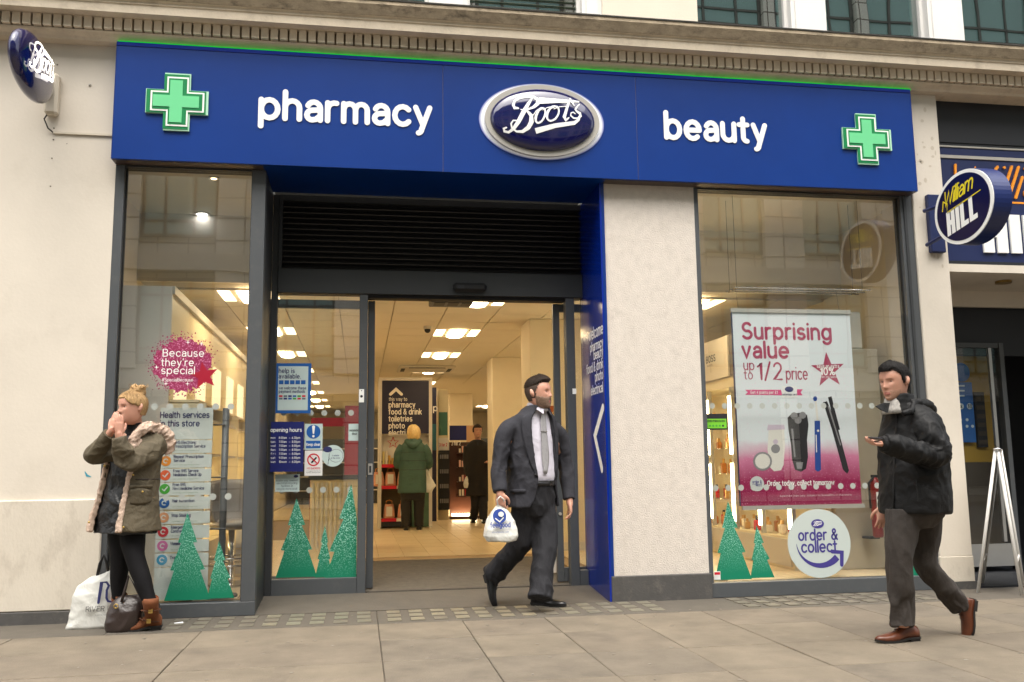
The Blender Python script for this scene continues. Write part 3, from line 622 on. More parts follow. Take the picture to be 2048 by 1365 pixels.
gg = N.new('ShaderNodeNewGeometry'); sb = N.new('ShaderNodeVectorMath'); sb.operation = 'SUBTRACT'; sb.inputs[1].default_value = (1.512, FY, 4.034); L.new(gg.outputs['Position'], sb.inputs[0])
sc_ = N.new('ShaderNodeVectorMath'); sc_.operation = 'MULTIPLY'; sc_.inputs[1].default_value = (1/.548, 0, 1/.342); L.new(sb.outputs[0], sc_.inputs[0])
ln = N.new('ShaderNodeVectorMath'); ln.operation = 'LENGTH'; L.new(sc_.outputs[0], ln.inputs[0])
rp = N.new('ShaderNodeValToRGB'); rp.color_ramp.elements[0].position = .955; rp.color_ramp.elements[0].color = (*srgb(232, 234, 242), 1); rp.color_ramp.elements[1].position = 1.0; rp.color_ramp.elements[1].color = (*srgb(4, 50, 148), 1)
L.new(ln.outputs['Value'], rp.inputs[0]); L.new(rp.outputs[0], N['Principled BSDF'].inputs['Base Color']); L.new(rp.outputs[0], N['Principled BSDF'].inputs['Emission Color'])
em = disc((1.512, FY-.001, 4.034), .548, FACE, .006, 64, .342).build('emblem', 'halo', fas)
disc((1.512, FY-.008, 4.034), .498, FACE, .03, 64, .318).build('rim', 'silver', em)
D_ = dome((1.512, FY-.039, 4.034), .455, .276, FACE, .075).build('lens', 'navy_gloss', em, True)
logo(em, (1.512, FY-.039, 4.034), .455, FACE, 'white_sign', .004, 0, lambda a, b: .075*max(0, 1-a*a-(b/.606)**2)**.4)

# ---------------------------------------------------------------- shop windows
def treedecal(px_apex, base_l, base_r, ypx_base, y, label, par=None, clip=None, z0=None):
    A = P(*px_apex, y); Bl = P(base_l, ypx_base, y); Br = P(base_r, ypx_base, y); zb = (Bl.z+Br.z)/2; H = A.z-zb; cx = A.x; wl, wr = cx-Bl.x, Br.x-cx
    prof = [(1.0, .0), (.66, .42), (.655, .26), (.345, .76), (.34, .57), (.0, 1.0)]
    Rr = [Vector((cx+wr*w_, y, zb+H*h_)) for h_, w_ in prof]; Ll = [Vector((cx-wl*w_, y, zb+H*h_)) for h_, w_ in prof[1:]]
    if clip is not None: Rr = [Vector((min(p.x, clip), p.y, p.z)) for p in Rr]
    key = 'tree_print_%d' % len(M); speckmat(key, srgb(4, 124, 92), srgb(168, 222, 204), 130, .55, (zb+H*.08, zb+H*.55))
    mb = MB(); pts = Rr[::-1][:-1]+[Rr[0]] if False else Rr+Ll[::-1]
    n = len(pts); vs = pts+[p+Vector((0, .0012, 0)) for p in pts]
    # strips between matching heights keep every face convex
    k = len(prof); idL = [0]+[n-i for i in range(1, k)]; fs = []
    for i in range(1, k-1): fs.append((idL[i], i, i+1, idL[i+1]))
    fs.insert(0, (0, 1, idL[1])); fs += [(i, (i+1) % n, n+(i+1) % n, n+i) for i in range(n)]
    o = mb.add(vs, fs).build('tree_sticker', key, par); tag(o, label, 'sticker', 'green tree stickers'); return o
def dots(par, y, xa, xb, zs=(1.612, .905)):
    for z in zs:
        x = xa
        while x < xb:
            o = bpy.data.objects.new('dot', DOT); C.objects.link(o); o.location = (x, y, z); setpar(o, par); x += .116
mat('frost', srgb(206, 208, 204), .6)
DOT = disc((0, 0, 0), .026, FACE, .0008, 18).mesh('dot'); DOT.materials.append(M['frost'])
wl = thing('shop_window', 'tall narrow shop window left of the doorway, behind the woman', 'window', (-1.4, .05, 0))
bx('jamb', 'frame', wl, -1.955, -1.885, .0, .12, .106, 3.552, bevel=.003); bx('mullion', 'frame', wl, -.895, -.785, -.005, .12, .106, 3.552, bevel=.003)
bx('bottom_rail', 'frame', wl, -1.915, -.785, -.006, .12, .0, .105, bevel=.003); bx('top_rail', 'frame_dark', wl, -1.884, -.896, .002, .12, 3.54, 3.552)
bx('pane', 'glass', wl, -1.884, -.896, .055, .065, .107, 3.538); bx('gasket', 'rubber', wl, -.903, -.8965, .045, .07, .107, 3.538); bx('gasket', 'rubber', wl, -1.884, -1.876, .045, .07, .107, 3.538)
dots(wl, .0675, -1.83, -.93)
wr = thing('shop_window', 'wide shop window right of the rough white column with the hanging banner', 'window', (3.9, .05, 0))
bx('jamb', 'frame', wr, 2.9055, 2.945, .0, .12, .121, 3.552, bevel=.003); bx('jamb', 'frame', wr, 4.908, 5.029, .0, .12, .121, 3.552, bevel=.003)
bx('jamb_edge', 'frame_dark', wr, 4.935, 4.96, -.012, -.001, .121, 3.552)
bx('bottom_rail', 'frame', wr, 2.923, 5.02, -.006, .12, .0, .12, bevel=.003); bx('top_rail', 'frame_dark', wr, 2.946, 4.907, .002, .12, 3.54, 3.552)
bx('pane', 'glass', wr, 2.946, 4.907, .055, .065, .122, 3.538); bx('gasket', 'rubber', wr, 2.946, 2.953, .045, .07, .122, 3.538); bx('gasket', 'rubber', wr, 4.90, 4.907, .045, .07, .122, 3.538)
dots(wr, .0675, 3.02, 4.88)

# ---------------------------------------------------------------- entrance
DY = .67
ent = thing('entrance_screen', 'dark grey entrance surround with louvred panel over the open doorway', 'shop entrance', (.6, DY, .05))
bx('return_panel', 'frame_dark', ent, -.84, -.785, .121, .665, 0, 3.552)
bx('stile', 'frame_dark', ent, -.785, -.73, DY, DY+.1, .05, 3.552, bevel=.003); bx('stile', 'frame', ent, -.014, .059, DY-.005, DY+.1, .05, 2.659, bevel=.003); bx('stile', 'frame', ent, 1.872, 1.953, DY-.005, DY+.1, .05, 2.659, bevel=.003)
bx('bottom_rail', 'frame', ent, -.729, -.015, DY, DY+.1, .05, .185, bevel=.003); bx('bottom_rail', 'frame', ent, 1.954, 2.034, DY, DY+.1, .05, .185, bevel=.003)
bx('header', 'frame_dark', ent, -.729, 2.034, DY-.02, DY+.14, 2.66, 2.878, bevel=.003); bx('header_lip', 'rubber', ent, .06, 1.871, DY+.02, DY+.14, 2.63, 2.659)
bx('side_pane', 'glass', ent, -.729, -.015, .715, .725, .186, 2.659); bx('side_pane', 'glass', ent, 1.954, 2.034, .715, .725, .186, 2.659)
bx('louvre_back', 'rubber', ent, -.729, 2.034, .74, .76, 2.879, 3.552); bx('louvre_frame', 'frame_dark', ent, -.7295, -.70, DY-.01, .739, 2.879, 3.552); bx('louvre_frame', 'frame_dark', ent, -.6995, 2.034, DY-.01, .739, 3.50, 3.552)
sl = MB().hexa([(-.6985, .672, -.006), (2.033, .672, -.006), (2.033, .727, .03), (-.6985, .727, .03)], [(-.6985, .668, .0), (2.033, .668, .0), (2.033, .723, .036), (-.6985, .723, .036)]).mesh('louvre_slat'); sl.materials.append(M['louvre'])
for i in range(12):
    o = bpy.data.objects.new('louvre_slat', sl); C.objects.link(o); o.location = (0, 0, 2.89+.0505*i); setpar(o, ent)
dots(ent, .7275, -.66, -.04, (1.60, .93))
sen = tag(MB().box(.819, 1.128, DY-.075, DY-.021, 2.69, 2.772).build('door_sensor', 'rubber', None, bevel=.025), 'black rounded motion sensor fixed above the open doorway', 'sensor')
bx('sensor_eye', 'near_black', sen, .86, .92, DY-.0775, DY-.075, 2.715, 2.745)
rv = thing('reveal_panel', 'blue side panel of the doorway with white words and a chevron', 'sign panel', (2.04, .3, 0))
pn = bx('panel', 'blue_gloss', rv, 2.035, 2.0515, -.02, DY+.1, .0, 3.553); bx('edge_trim', 'blue', rv, 2.0519, 2.0775, -.014, .02, .2045, 3.553)
SIDE = (Vector((0, -1, 0)), Vector((0, 0, 1)), Vector((-1, 0, 0)))
for s, py, hh in (('welcome', 664, .095), ('pharmacy', 690, .078), ('beauty', 709, .078), ('food & drink', 733, .078), ('photo', 755, .078), ('electrical', 781, .078)):
    q = PXP(1206, py, 2.035); lettering(s, (2.035, q.y, q.z-.01), 'white_sign', rv, size=hh, frame=SIDE, align='r', wt=1.05, xs=.9, sp=1.2)
mb = MB(); pl = [PXP(a, b, 2.035) for a, b in ((1206, 816), (1190, 872), (1204, 938))]
ribbon(mb, [(-p_.y, p_.z) for p_ in pl], .075, (Vector((2.035, 0, 0)), *SIDE), .0015, 0, 6); mb.build('chevron', 'white_sign', rv, fix=False)
def leaf(x0, x1, label, edge):
    t_ = thing('sliding_door', label, 'door', ((x0+x1)/2, .82, .07))
    for a, b in ((x0, x0+.062), (x1-.062, x1)): bx('stile', 'frame', t_, a, b, .80, .85, .075, 2.625, bevel=.003)
    bx('rail', 'frame', t_, x0+.063, x1-.063, .80, .85, .075, .2, bevel=.003); bx('rail', 'frame', t_, x0+.063, x1-.063, .80, .85, 2.55, 2.625, bevel=.003); bx('pane', 'glass_clean', t_, x0+.063, x1-.063, .82, .828, .2, 2.55)
    return t_
ld = leaf(-.80, .125, 'grey framed sliding glass door slid open behind the stickered side pane', 1)
rd = leaf(1.778, 2.50, 'grey framed sliding glass door slid open beside the blue side panel', 0)
q = P(743, 939, .795); hnd = bx('pull_handle', 'silver', ld, .074, .113, .794, .7995, q.z-.05, q.z+.05, bevel=.002); bx('recess', 'frame_dark', hnd, .084, .103, .7925, .7938, q.z-.03, q.z+.03)
for px, py in ((1127, 867), (1128, 1028)):
    q = P(px, py, .79); MB().tube([(1.81, .80, q.z), (1.81, .785, q.z)], .014, 10).build('lock', 'silver', rd)
q = P(723, 792, .66); sp_ = tag(bx('door_plate', 'white_sign', None, q.x-.022, q.x+.022, .661, .6645, q.z-.058, q.z+.058), 'small white plate on the grey post left of the doorway', 'plate'); disc((q.x, .6608, q.z-.005), .012, FACE, .0008, 12).build('symbol', 'near_black', sp_); disc((q.x, .6608, q.z+.045), .005, FACE, .0008, 8).build('screw', 'near_black', sp_)
q = P(1149, 783, .66); tag(bx('door_plate', 'white_sign', None, q.x-.018, q.x+.018, .661, .6645, q.z-.025, q.z+.025), 'tiny white plate on the grey post right of the doorway', 'plate')

# ---------------------------------------------------------------- projecting signs
X_ = P(117, 150, -.09).x; d38 = ray(38, 140); y_far = X_/(d38.x/d38.y)-CAM_D; yc = (-.09+y_far)/2; hw = (-.09-y_far)/2
zt = PXP(78, 68, X_).z; zb = PXP(95, 217, X_).z; zc = (zt+zb)/2; hh = (zt-zb)/2
PS = (Vector((0, 1, 0)), Vector((0, 0, 1)), Vector((1, 0, 0)))
ps = thing('projecting_sign', 'navy oval projecting sign with white script on the cream wall', 'shop sign', (X_, -.09, zc))
RR = []
for k in range(17):
    a = -PI/2+PI*k/16; r = max(.02, math.cos(a))**.55 if abs(a) < PI/2-.01 else .02; RR.append([Vector((X_-.06+.075*math.sin(a), yc+hw*r*math.cos(2*PI*i/40), zc+hh*r*math.sin(2*PI*i/40))) for i in range(40)])
MB().rings(RR).build('lens', 'navy_gloss', ps, True)
logo(ps, (X_+.016, yc-.015, zc), hw*.84, PS, 'bulb_white', .003, 0, lambda a, b: .02*max(0, 1-(a*a+b*b)*1.2)**.5-.012*(a*a+b*b))
bx('wall_bracket', 'cable', ps, X_-.1, X_+.0, -.09, 0, zc-.2, zc+.14, bevel=.02)
q0, q1, q2 = P(106, 219, -.02), P(90, 240, -.03), P(107, 266, -.006); q3 = P(225, 271, -.006)
cb = MB().tube([(q0.x, -.05, q0.z), (q1.x, -.05, q1.z), ((q1.x+q2.x)/2-.005, -.03, (q1.z+q2.z)/2-.02), (q2.x, -.008, q2.z)], .006, 6).build('cable', 'cable_dark', ps, True)
bx('conduit', 'cable', ps, q2.x, q3.x, -.016, 0, q2.z-.008, q2.z+.008)

def blockword(par, o, h, w, fr, dep, ext):      # heavy condensed capitals H I L L
    u, v, n = [Vector(q) for q in fr]; b = w/8.9; mb = MB(); x = 0.0
    H_ = lambda x0: [[(x0, 0), (x0+b, 0), (x0+b, .40*h), (x0+1.3*b, .40*h), (x0+1.3*b, 0), (x0+2.3*b, 0), (x0+2.3*b, h), (x0+1.3*b, h), (x0+1.3*b, .60*h), (x0+b, .60*h), (x0+b, h), (x0, h)]]
    for pts in H_(0)+[[(2.6*b, 0), (3.6*b, 0), (3.6*b, h), (2.6*b, h)]]+[[(x0, 0), (x0+2.1*b, 0), (x0+2.1*b, .2*h), (x0+b, .2*h), (x0+b, h), (x0, h)] for x0 in (3.9*b, 6.3*b)]:
        MB().poly([Vector(o)+u*a+v*c+n*dep for a, c in pts], n*max(ext, .001)).build('letter', 'white_sign', par)
XW = 5.0; y1, y2 = -.36, -1.13; yc = (y1+y2)/2; hw = (y1-y2)/2
zt = PXP(1935, 335, XW).z; zb = PXP(1925, 490, XW).z; zc = (zt+zb)/2; hh = (zt-zb)/2
PW = (Vector((0, -1, 0)), Vector((0, 0, 1)), Vector((-1, 0, 0)))
ws = thing('projecting_sign', 'round navy drum sign with white ring and yellow script on the pilaster', 'shop sign', (XW, 0, zc))
mat('navy_face', srgb(12, 10, 60), .3); mat('navy_rim', srgb(18, 36, 92), .35)
oc = lambda r, x: [Vector((x, yc+hw*r*math.cos(2*PI*i/56), zc+hh*r*math.sin(2*PI*i/56))) for i in range(56)]
MB().rings([oc(1, XW+.002), oc(1, XW+.16)]).build('drum', 'navy_rim', ws)
MB().poly(oc(.985, XW+.0015), (-.008, 0, 0)).build('ring', 'white_sign', ws); MB().poly(oc(.89, XW-.0068), (-.003, 0, 0)).build('face', 'navy_face', ws)
UPW = (Vector((0, -1, .16)), Vector((0, 0, 1)), Vector((-1, 0, 0)))
blockword(ws, (XW-.0102, yc+.215, zc-.205), .21, .42, UPW, .001, 0)
lettering('William', (XW-.0102, yc+.24, zc+.06), 'yellow', ws, size=.12, width=.38, frame=UPW, wt=1.0, shear=.3, sp=.7, dep=.001)
mb = MB(); ribbon(mb, [(-.26, .075), (-.24, .15), (-.19, .11), (-.20, .035), (.24, .035)], [.012, .012, .012, .012, .008], (Vector((XW-.0102, yc, zc)), *UPW), .002); mb.build('flourish', 'yellow', ws, fix=False)
qa, qb = P(1848, 392, -.02), P(1886, 508, -.02)
bx('bracket_plate', 'navy_shop', ws, qa.x, qb.x, -.075, -.021, qb.z, qa.z, bevel=.008)
for dz in (.16, -.16): MB().tube([(XW+.1, -.07, zc+dz), (XW+.08, -.48, zc+dz*.8)], .018, 8).build('bracket_arm', 'navy_rim', ws)
# ---------------------------------------------------------------- betting shop next door
nb_ = thing('neighbour_shop', 'dark navy shop front of the neighbouring betting shop with large white letters', 'shop front', (6.6, 0, 0))
YW = .10
bx('top_panel', 'near_black', nb_, 5.348, 8.6, YW, YW+.3, 4.136, 4.60); bx('strip', 'silver', nb_, 5.348, 8.6, YW-.01, YW+.3, 4.085, 4.10); bx('recess_band', 'near_black', nb_, 5.348, 8.6, YW+.01, YW+.3, 4.10, 4.1355)
bx('upper_band', 'navy_shop', nb_, 5.348, 8.6, YW, YW+.3, 4.005, 4.0845); bx('trim', 'silver', nb_, 5.348, 8.6, YW-.012, YW+.3, 3.975, 4.0045)
bx('sign_board', 'navy_shop', nb_, 5.348, 8.6, YW, YW+.3, 2.975, 3.9745); bx('underlip', 'near_black', nb_, 5.348, 8.6, YW, YW+.3, 2.945, 2.9745)
bx('soffit', 'cream', nb_, 5.348, 8.6, YW+.0, 2.2, 2.87, 2.9445); bx('soffit_edge', 'cream', nb_, 5.348, 8.6, YW+.85, YW+.9, 2.70, 2.869)
q = P(1966, 506, YW); blockword(nb_, (q.x, YW, q.z), .375, 1.0, FACE, .003, .02)
q = P(1984, 395, YW); lettering('William', (q.x-.50, YW, q.z), 'orange', nb_, size=.30, width=1.5, wt=.6, shear=.3, sp=.9, dep=.003, ext=.015)
mb = MB(); q2 = P(2000, 403, YW); ribbon(mb, [(q2.x-.2, q2.z-.01), (q2.x+1.4, q2.z-.01)], .018, (Vector((0, YW, 0)), *FACE), .004); ribbon(mb, [(q2.x-.22, q2.z+.28), (q2.x-.04, q2.z+.24), (q2.x-.10, q2.z+.12)], .02, (Vector((0, YW, 0)), *FACE), .006); mb.build('flourish', 'orange', nb_, fix=False)
bx('back_wall', 'near_black', nb_, 5.348, 8.6, 2.2, 2.3, 0, 2.9); bx('shutter', 'near_black', nb_, 5.348, 8.6, 1.05, 1.1, 2.20, 2.869); bx('side_wall', 'near_black', nb_, 5.31, 5.346, .51, 2.3, 0, 2.9); bx('floor', 'near_black', nb_, 5.348, 8.6, .02, 2.2, -.02, .01); bx('end_wall', 'near_black', nb_, 8.61, 8.7, 0, 2.3, 0, 2.9)
q = P(2005, 545, .45); MB().tube([(q.x, .45, 2.869), (q.x, .45, 2.845)], .075, 16).build('downlight', mat('brass', srgb(150, 124, 70), .35, metal=.6), nb_)
wd = thing('betting_shop_door', 'aluminium framed glass door with blue poster in the dark recess at far right', 'door', (6.4, 1.0, 0))
a, b = P(1905, 690, 1.0), P(2002, 690, 1.0)
bx('frame', 'frame', wd, 5.6, b.x, .98, 1.04, a.z-.03, a.z+.02); bx('frame', 'frame', wd, b.x-.05, b.x, .97, 1.05, .02, a.z+.02); q = P(1975, 700, 1.0); bx('stile', 'aluminium', wd, q.x, q.x+.035, .99, 1.02, .3, a.z-.03); bx('kick_plate', 'aluminium', wd, 5.6, b.x-.051, .99, 1.02, .06, .28)
bx('lower_panel', mat('brown_dark', srgb(58, 50, 42), .6), wd, 5.6, b.x-.051, 1.13, 1.15, .06, P(1940, 925, 1.1).z); bx('back_panel', mat('ochre', srgb(150, 120, 40), .6), wd, 5.6, b.x-.051, 1.155, 1.17, .3, a.z-.03)
bx('pane', 'glass_clean', wd, 5.6, b.x-.051, 1.0, 1.008, .281, a.z-.03)
pst = thing('poster', 'blue information poster inside the door of the betting shop', 'poster', (6.2, 1.12, 1.2))
qa, qb = P(1912, 765, 1.12), P(1953, 885, 1.12); mat('poster_blue', srgb(30, 90, 160), .6); mat('print_pale', srgb(190, 205, 215), .6)
bx('sheet', 'poster_blue', pst, qa.x-.1, qb.x, 1.12, 1.124, qb.z, qa.z); q = P(1922, 745, 1.115); disc((q.x, 1.116, q.z), .1, FACE, .003, 24).build('roundel', 'poster_blue', pst); lettering('SHIRTS' if False else 'BETS', (q.x-.06, 1.1155, q.z-.02), 'yellow', pst, size=.05, wt=1.3) if False else None
for py in (772, 782, 792): q = P(1915, py, 1.12); bx('line', 'print_pale', pst, q.x-.05, q.x+.08, 1.118, 1.1195, q.z-.008, q.z+.008)
for px, py in ((1922, 813), (1939, 813)): q = P(px, py, 1.12); o = disc((q.x, 1.1195, q.z), .032, FACE, .0015, 18).build('symbol', 'print_pale', pst); lettering('18' if px > 1930 else 'x', (q.x, 1.1178, q.z-.018), 'near_black', o, size=.04, wt=1.2, align='c')
for px, py in ((1921, 840), (1934, 840), (1921, 853), (1934, 853), (1945, 853)): q = P(px, py, 1.12); disc((q.x, 1.1195, q.z), .016, FACE, .0015, 12).build('symbol', 'print_pale', pst)
q0, q1 = P(1946, 785, 1.14), P(1975, 895, 1.14); cs = tag(bx('leaflet_rack', 'near_black', None, q0.x, q1.x, 1.126, 1.152, q1.z, q0.z), 'black leaflet rack beside the blue poster behind the glass door', 'rack')
for i in range(6): bx('pocket', 'brown_dark', cs, q0.x+.01, q1.x-.01, 1.118, 1.1255, q1.z+.03+i*.09, q1.z+.075+i*.09)
# A-board
g1, g2 = G(1956, 1186), G(2044, 1191); top = P(1994, 899, (g1.y+g2.y)/2); wdv = Vector((.64, .77, 0))*.62
ab = thing('a_board', 'white metal A-frame pavement sign standing outside the betting shop', 'pavement sign', (5.4, -.3, 0))
for g_ in (g1, g2):
    tp = Vector((top.x+(g_.x-top.x)*.05, top.y+(g_.y-top.y)*.05, top.z)); low = g_+(tp-g_)*.22
    for s_ in (0, 1): MB().tube([g_+wdv*s_, tp+wdv*s_], .014, 8).build('leg', 'white_paint', ab, True)
    for qq in (low, tp): MB().tube([qq, qq+wdv], .012, 8).build('rail', 'white_paint', ab)
    nn = (tp-low).cross(wdv).normalized(); MB().poly([low+wdv*.03, low+wdv*.97, tp+wdv*.97, tp+wdv*.03], nn*.006).build('board', 'silver', ab)
MB().ball(top, (.035, .035, .018), 10, 6).build('hinge', 'chrome', ab, True)
# ---------------------------------------------------------------- stickers, posters and things behind the glass
def mpp(px, py, y): return (P(px+1, py, y)-P(px, py, y)).length
def txt(s, px, py, y, mt, par, hpx, wpx=None, **k):
    q = P(px, py, y); mm = mpp(px, py, y)
    return lettering(s, q, mt, par, size=hpx*mm, width=wpx*mm if wpx else None, **k)
def rect(name, mt, par, x0, y0, x1, y1, y, t=.0015):     # photo-pixel rectangle on the plane y; front face at y
    a, b = P(x0, (y0+y1)/2, y), P(x1, (y0+y1)/2, y); c, d = P((x0+x1)/2, y0, y), P((x0+x1)/2, y1, y)
    return bx(name, mt, par, a.x, b.x, y, y+t, d.z, c.z)
mat('ink_navy', srgb(40, 44, 96), .6); mat('ink_grey', srgb(96, 110, 120), .6); mat('board_white', srgb(204, 210, 206), .5, var=.02); mat('ink_green', srgb(90, 140, 70), .6)
speckmat('pink_glitter', srgb(142, 28, 76), srgb(206, 130, 166), 120, .58); speckmat('magenta', srgb(150, 12, 70), srgb(230, 150, 190), 120, .62); mat('red_star', srgb(160, 22, 48), .4); speckmat('rose_letters', srgb(166, 44, 84), srgb(200, 100, 130), 200, .6)
for n_, c_ in (('orange_i', (224, 140, 50)), ('red_i', (222, 98, 60)), ('green_i', (70, 160, 60)), ('blue_i', (30, 86, 150)), ('tan_i', (210, 150, 110)), ('crimson_i', (190, 50, 60)), ('pink_i', (200, 110, 160)), ('sky_i', (60, 150, 190)), ('purple_i', (110, 60, 130))): mat(n_, srgb(*c_), .5)
# left window
BY = .0535
burst = thing('window_sticker', 'round pink glitter burst sticker with white words and a red star', 'sticker', (-1.4, BY, 1.9))
q = P(365, 730, BY); r_ = 60*mpp(365, 730, BY); rr = random.Random(5)
MB().poly([Vector((q.x+r_*k_*math.cos(a), BY, q.z+r_*k_*math.sin(a))) for a, k_ in [(2*PI*i/72, rr.uniform(.84, 1.02)) for i in range(72)]], (0, .001, 0)).build('burst', 'pink_glitter', burst)
sp = MB()
for i in range(420):
    a = rr.uniform(0, 2*PI); k_ = abs(rr.gauss(.98, .11)); s_ = rr.uniform(.002, .0065)*(1.3-.5*max(0, k_-.9)); c_ = Vector((q.x+r_*k_*math.cos(a), BY+.0004*rr.random()-.0006, q.z+r_*k_*math.sin(a)))
    if k_ > .86: sp.add([c_+Vector((s_*math.cos(b), 0, s_*math.sin(b))) for b in (0.3+a, 1.9+a, 3.6+a, 5+a)], [(0, 1, 2, 3)])
stuff(sp.build('specks', 'pink_glitter', burst, fix=False))
st = P(408, 752, BY); pts = starpts((st.x, BY-.0010, st.z), 28*MPP, FACE, 100, .42); MB().add(pts+[Vector((st.x, BY-.0016, st.z))], [(i, (i+1) % 10, 10) for i in range(10)]).build('star', 'red_star', burst, fix=False)
for s, px, py, wp in (('Because', 326, 713, 82), ("they're", 323, 732, 64), ('special', 323, 748, 66)): txt(s, px, py, BY, 'white_sign', burst, 15, wp, wt=.85, dep=.0016)
txt('#SpecialBecause', 324, 763, BY, 'white_sign', burst, 6.5, 62, wt=.8, dep=.0016)
for px, py in ((403, 688), (376, 685), (332, 768), (375, 768), (313, 735)):
    q = P(px, py, BY); mb = MB(); mb.add([(q.x, BY-.0018, q.z+.02), (q.x+.004, BY-.0018, q.z), (q.x, BY-.0018, q.z-.02), (q.x-.004, BY-.0018, q.z)], [(0, 1, 2, 3)]); mb.add([(q.x-.02, BY-.0019, q.z), (q.x, BY-.0019, q.z+.004), (q.x+.02, BY-.0019, q.z), (q.x, BY-.0019, q.z-.004)], [(0, 1, 2, 3)]); mb.build('twinkle', 'white_sign', burst, fix=False)
treedecal((375, 1026), 328, 420.5, 1201, .0535, 'large green glitter tree sticker on the left window')
treedecal((437.7, 1082.6), 414, 468.5, 1197, .0528, 'small green glitter tree sticker at right of the left window')
# services board on its pole
HY = .13
hb = thing('service_board', 'white board listing health services in rows behind the left window', 'notice board', (-1.3, HY, .12))
xl, xr = P(318, 900, HY).x, P(424, 900, HY).x
def hrow(nm, p0, p1): a, b = P(370, p0, HY), P(370, p1, HY); return bx(nm, 'board_white', hb, xl, xr, HY, HY+.012, b.z, a.z, bevel=.001)
hrow('header_panel', 816, 879.5)
for s, py in (('Health services', 836, ), ('in this store', 853)): txt(s, 321, py, HY, 'ink_navy', hb, 12, 98 if py < 840 else 78, wt=1.25, sp=1.2)
rows = [(881, 907, 'purple_i', ['NHS Electronic', 'Prescription Service']), (909, 936, 'orange_i', ['Repeat Prescription', 'Service']), (938, 964, 'red_i', ['Free NHS Service', 'Medicines Check Up']), (966, 991, 'green_i', ['Free NHS', 'New Medicine Service']), (994, 1019, 'blue_i', ['Hair Retention']), (1023, 1048, 'tan_i', ['Stop Smoking']), (1051, 1077, 'crimson_i', ['Emergency', 'Contraception']), (1080, 1104, 'pink_i', ['Womens']), (1107, 1133, 'sky_i', ['Travel'])]
for p0, p1, ic, ls in rows:
    rw = hrow('row_panel', p0, p1); a, b = P(330, p0, HY), P(330, p1, HY); zc_ = (a.z+b.z)/2
    disc((xl+.055, HY-.0012, zc_), .040, FACE, .001, 20).build('icon', ic, rw); mb = MB(); ribbon(mb, [(-.018, 0), (-.004, -.014), (.02, .016)] if ic in ('red_i', 'green_i') else arc(0, 0, .016, .016, 30, 300, 8), .008, (Vector((xl+.055, HY-.0026, zc_)), *FACE), .0004); mb.build('symbol', 'board_white', rw, fix=False)
    for i, s in enumerate(ls): lettering(s, (xl+.115, HY, zc_+.022-.030*i if len(ls) > 1 else zc_+.004), 'ink_navy', rw, size=.023, width=.0118*len(s), wt=1.1, sp=1.3)
    lettering("Let's help you manage this", (xl+.115, HY, zc_-.034), 'ink_green', rw, size=.008, width=.19, wt=.7)
hrow('foot_panel', 1135, 1203)
pa, pb = P(446, 817, .2), P(441, 1190, .2)
MB().tube([(pb.x, .2, FL), (pb.x, .2, pa.z)], .027, 14).build('pole', 'frame', hb, True); MB().tube([(pb.x, .2, FL), (pb.x, .2, FL+.02)], .13, 20).build('foot', 'frame', hb)
for py in (850, 955, 1058): q = P(446, py, .17); MB().tube([(q.x-.1, .17, q.z), (q.x+.02, .17, q.z)], .007, 6).build('clip', 'near_black', hb)
# wall unit along the left side
wu = thing('wall_unit', 'tall cream wall unit with lit shelves receding behind the left window', 'shelving', (-1.8, 3, FL))
mat('cream_unit', srgb(228, 214, 178), .5, var=.03); mat('unit_white', srgb(206, 200, 190), .5)
bx('carcass', 'cream_unit', wu, -2.09, -1.62, .62, 6.2, FL, 2.67); bx('end_panel', 'unit_white', wu, -2.09, -1.60, .58, .619, FL, 2.68); bx('cornice_strip', 'unit_white', wu, -1.62, -1.585, .62, 6.2, 2.62, 2.69)
mat('picture', srgb(232, 222, 190), .5, emit=(1, .85, .55), estr=.3); mat('red_gift', srgb(190, 30, 36), .5); mat('gold', srgb(214, 170, 90), .35, metal=.4); mat('pale_box', srgb(236, 226, 204), .5); mat('pink_box', srgb(236, 190, 170), .5); mat('amber', srgb(190, 120, 50), .3); mat('cream_box', srgb(240, 222, 150), .5)
for k in range(5):
    y0 = .9+1.05*k; bx('backlit_panel', 'picture', wu, -1.619, -1.60, y0, y0+.5, 1.72, 2.25)
    bx('divider', 'cream_unit', wu, -1.619, -1.30, y0-.25, y0-.21, FL, 1.68)
for z in (.62, .93, 1.24, 1.55):
    bx('shelf', 'unit_white', wu, -1.619, -1.32, .66, 6.1, z, z+.018); bx('shelf_light', 'tube_warm', wu, -1.60, -1.585, .7, 6.0, z-.012, z-.003)
bx('base_cupboard', 'cream_unit', wu, -1.619, -1.28, .66, 6.1, FL, .5); bx('canopy', 'cream_unit', wu, -1.619, -1.36, .66, 6.1, 1.69, 1.712)
kinds = [('gift_box', 'red_gift', .05, .06), ('cream_carton', 'pale_box', .06, .09), ('pink_carton', 'pink_box', .05, .08), ('gold_tin', 'gold', .035, .05)]
seen = {'gift_box': 'small red gift box on the lit shelves behind the left window', 'cream_carton': 'small cream carton on the lit shelves behind the left window', 'pink_carton': 'small pink carton on the lit shelves behind the left window', 'gold_tin': 'small gold tin on the lit shelves behind the left window'}
for k in range(150):
    nm, mt_, w_, h_ = rr.choice(kinds); y = .82+5*(k//4)/38+rr.uniform(-.02, .02); z = (.638, .948, 1.258, 1.568)[k % 4]; h_ *= rr.uniform(.8, 1.5) if z < 1.5 else .9
    tag(bx(nm, mt_, None, -1.5-w_/2, -1.5+w_/2, y-w_/2, y+w_/2, z, z+h_, bevel=.004), seen[nm].replace('the lit shelves', 'the '+('lowest', 'second', 'third', 'top')[k % 4]+' lit shelf'), 'product', 'goods on the left wall unit')
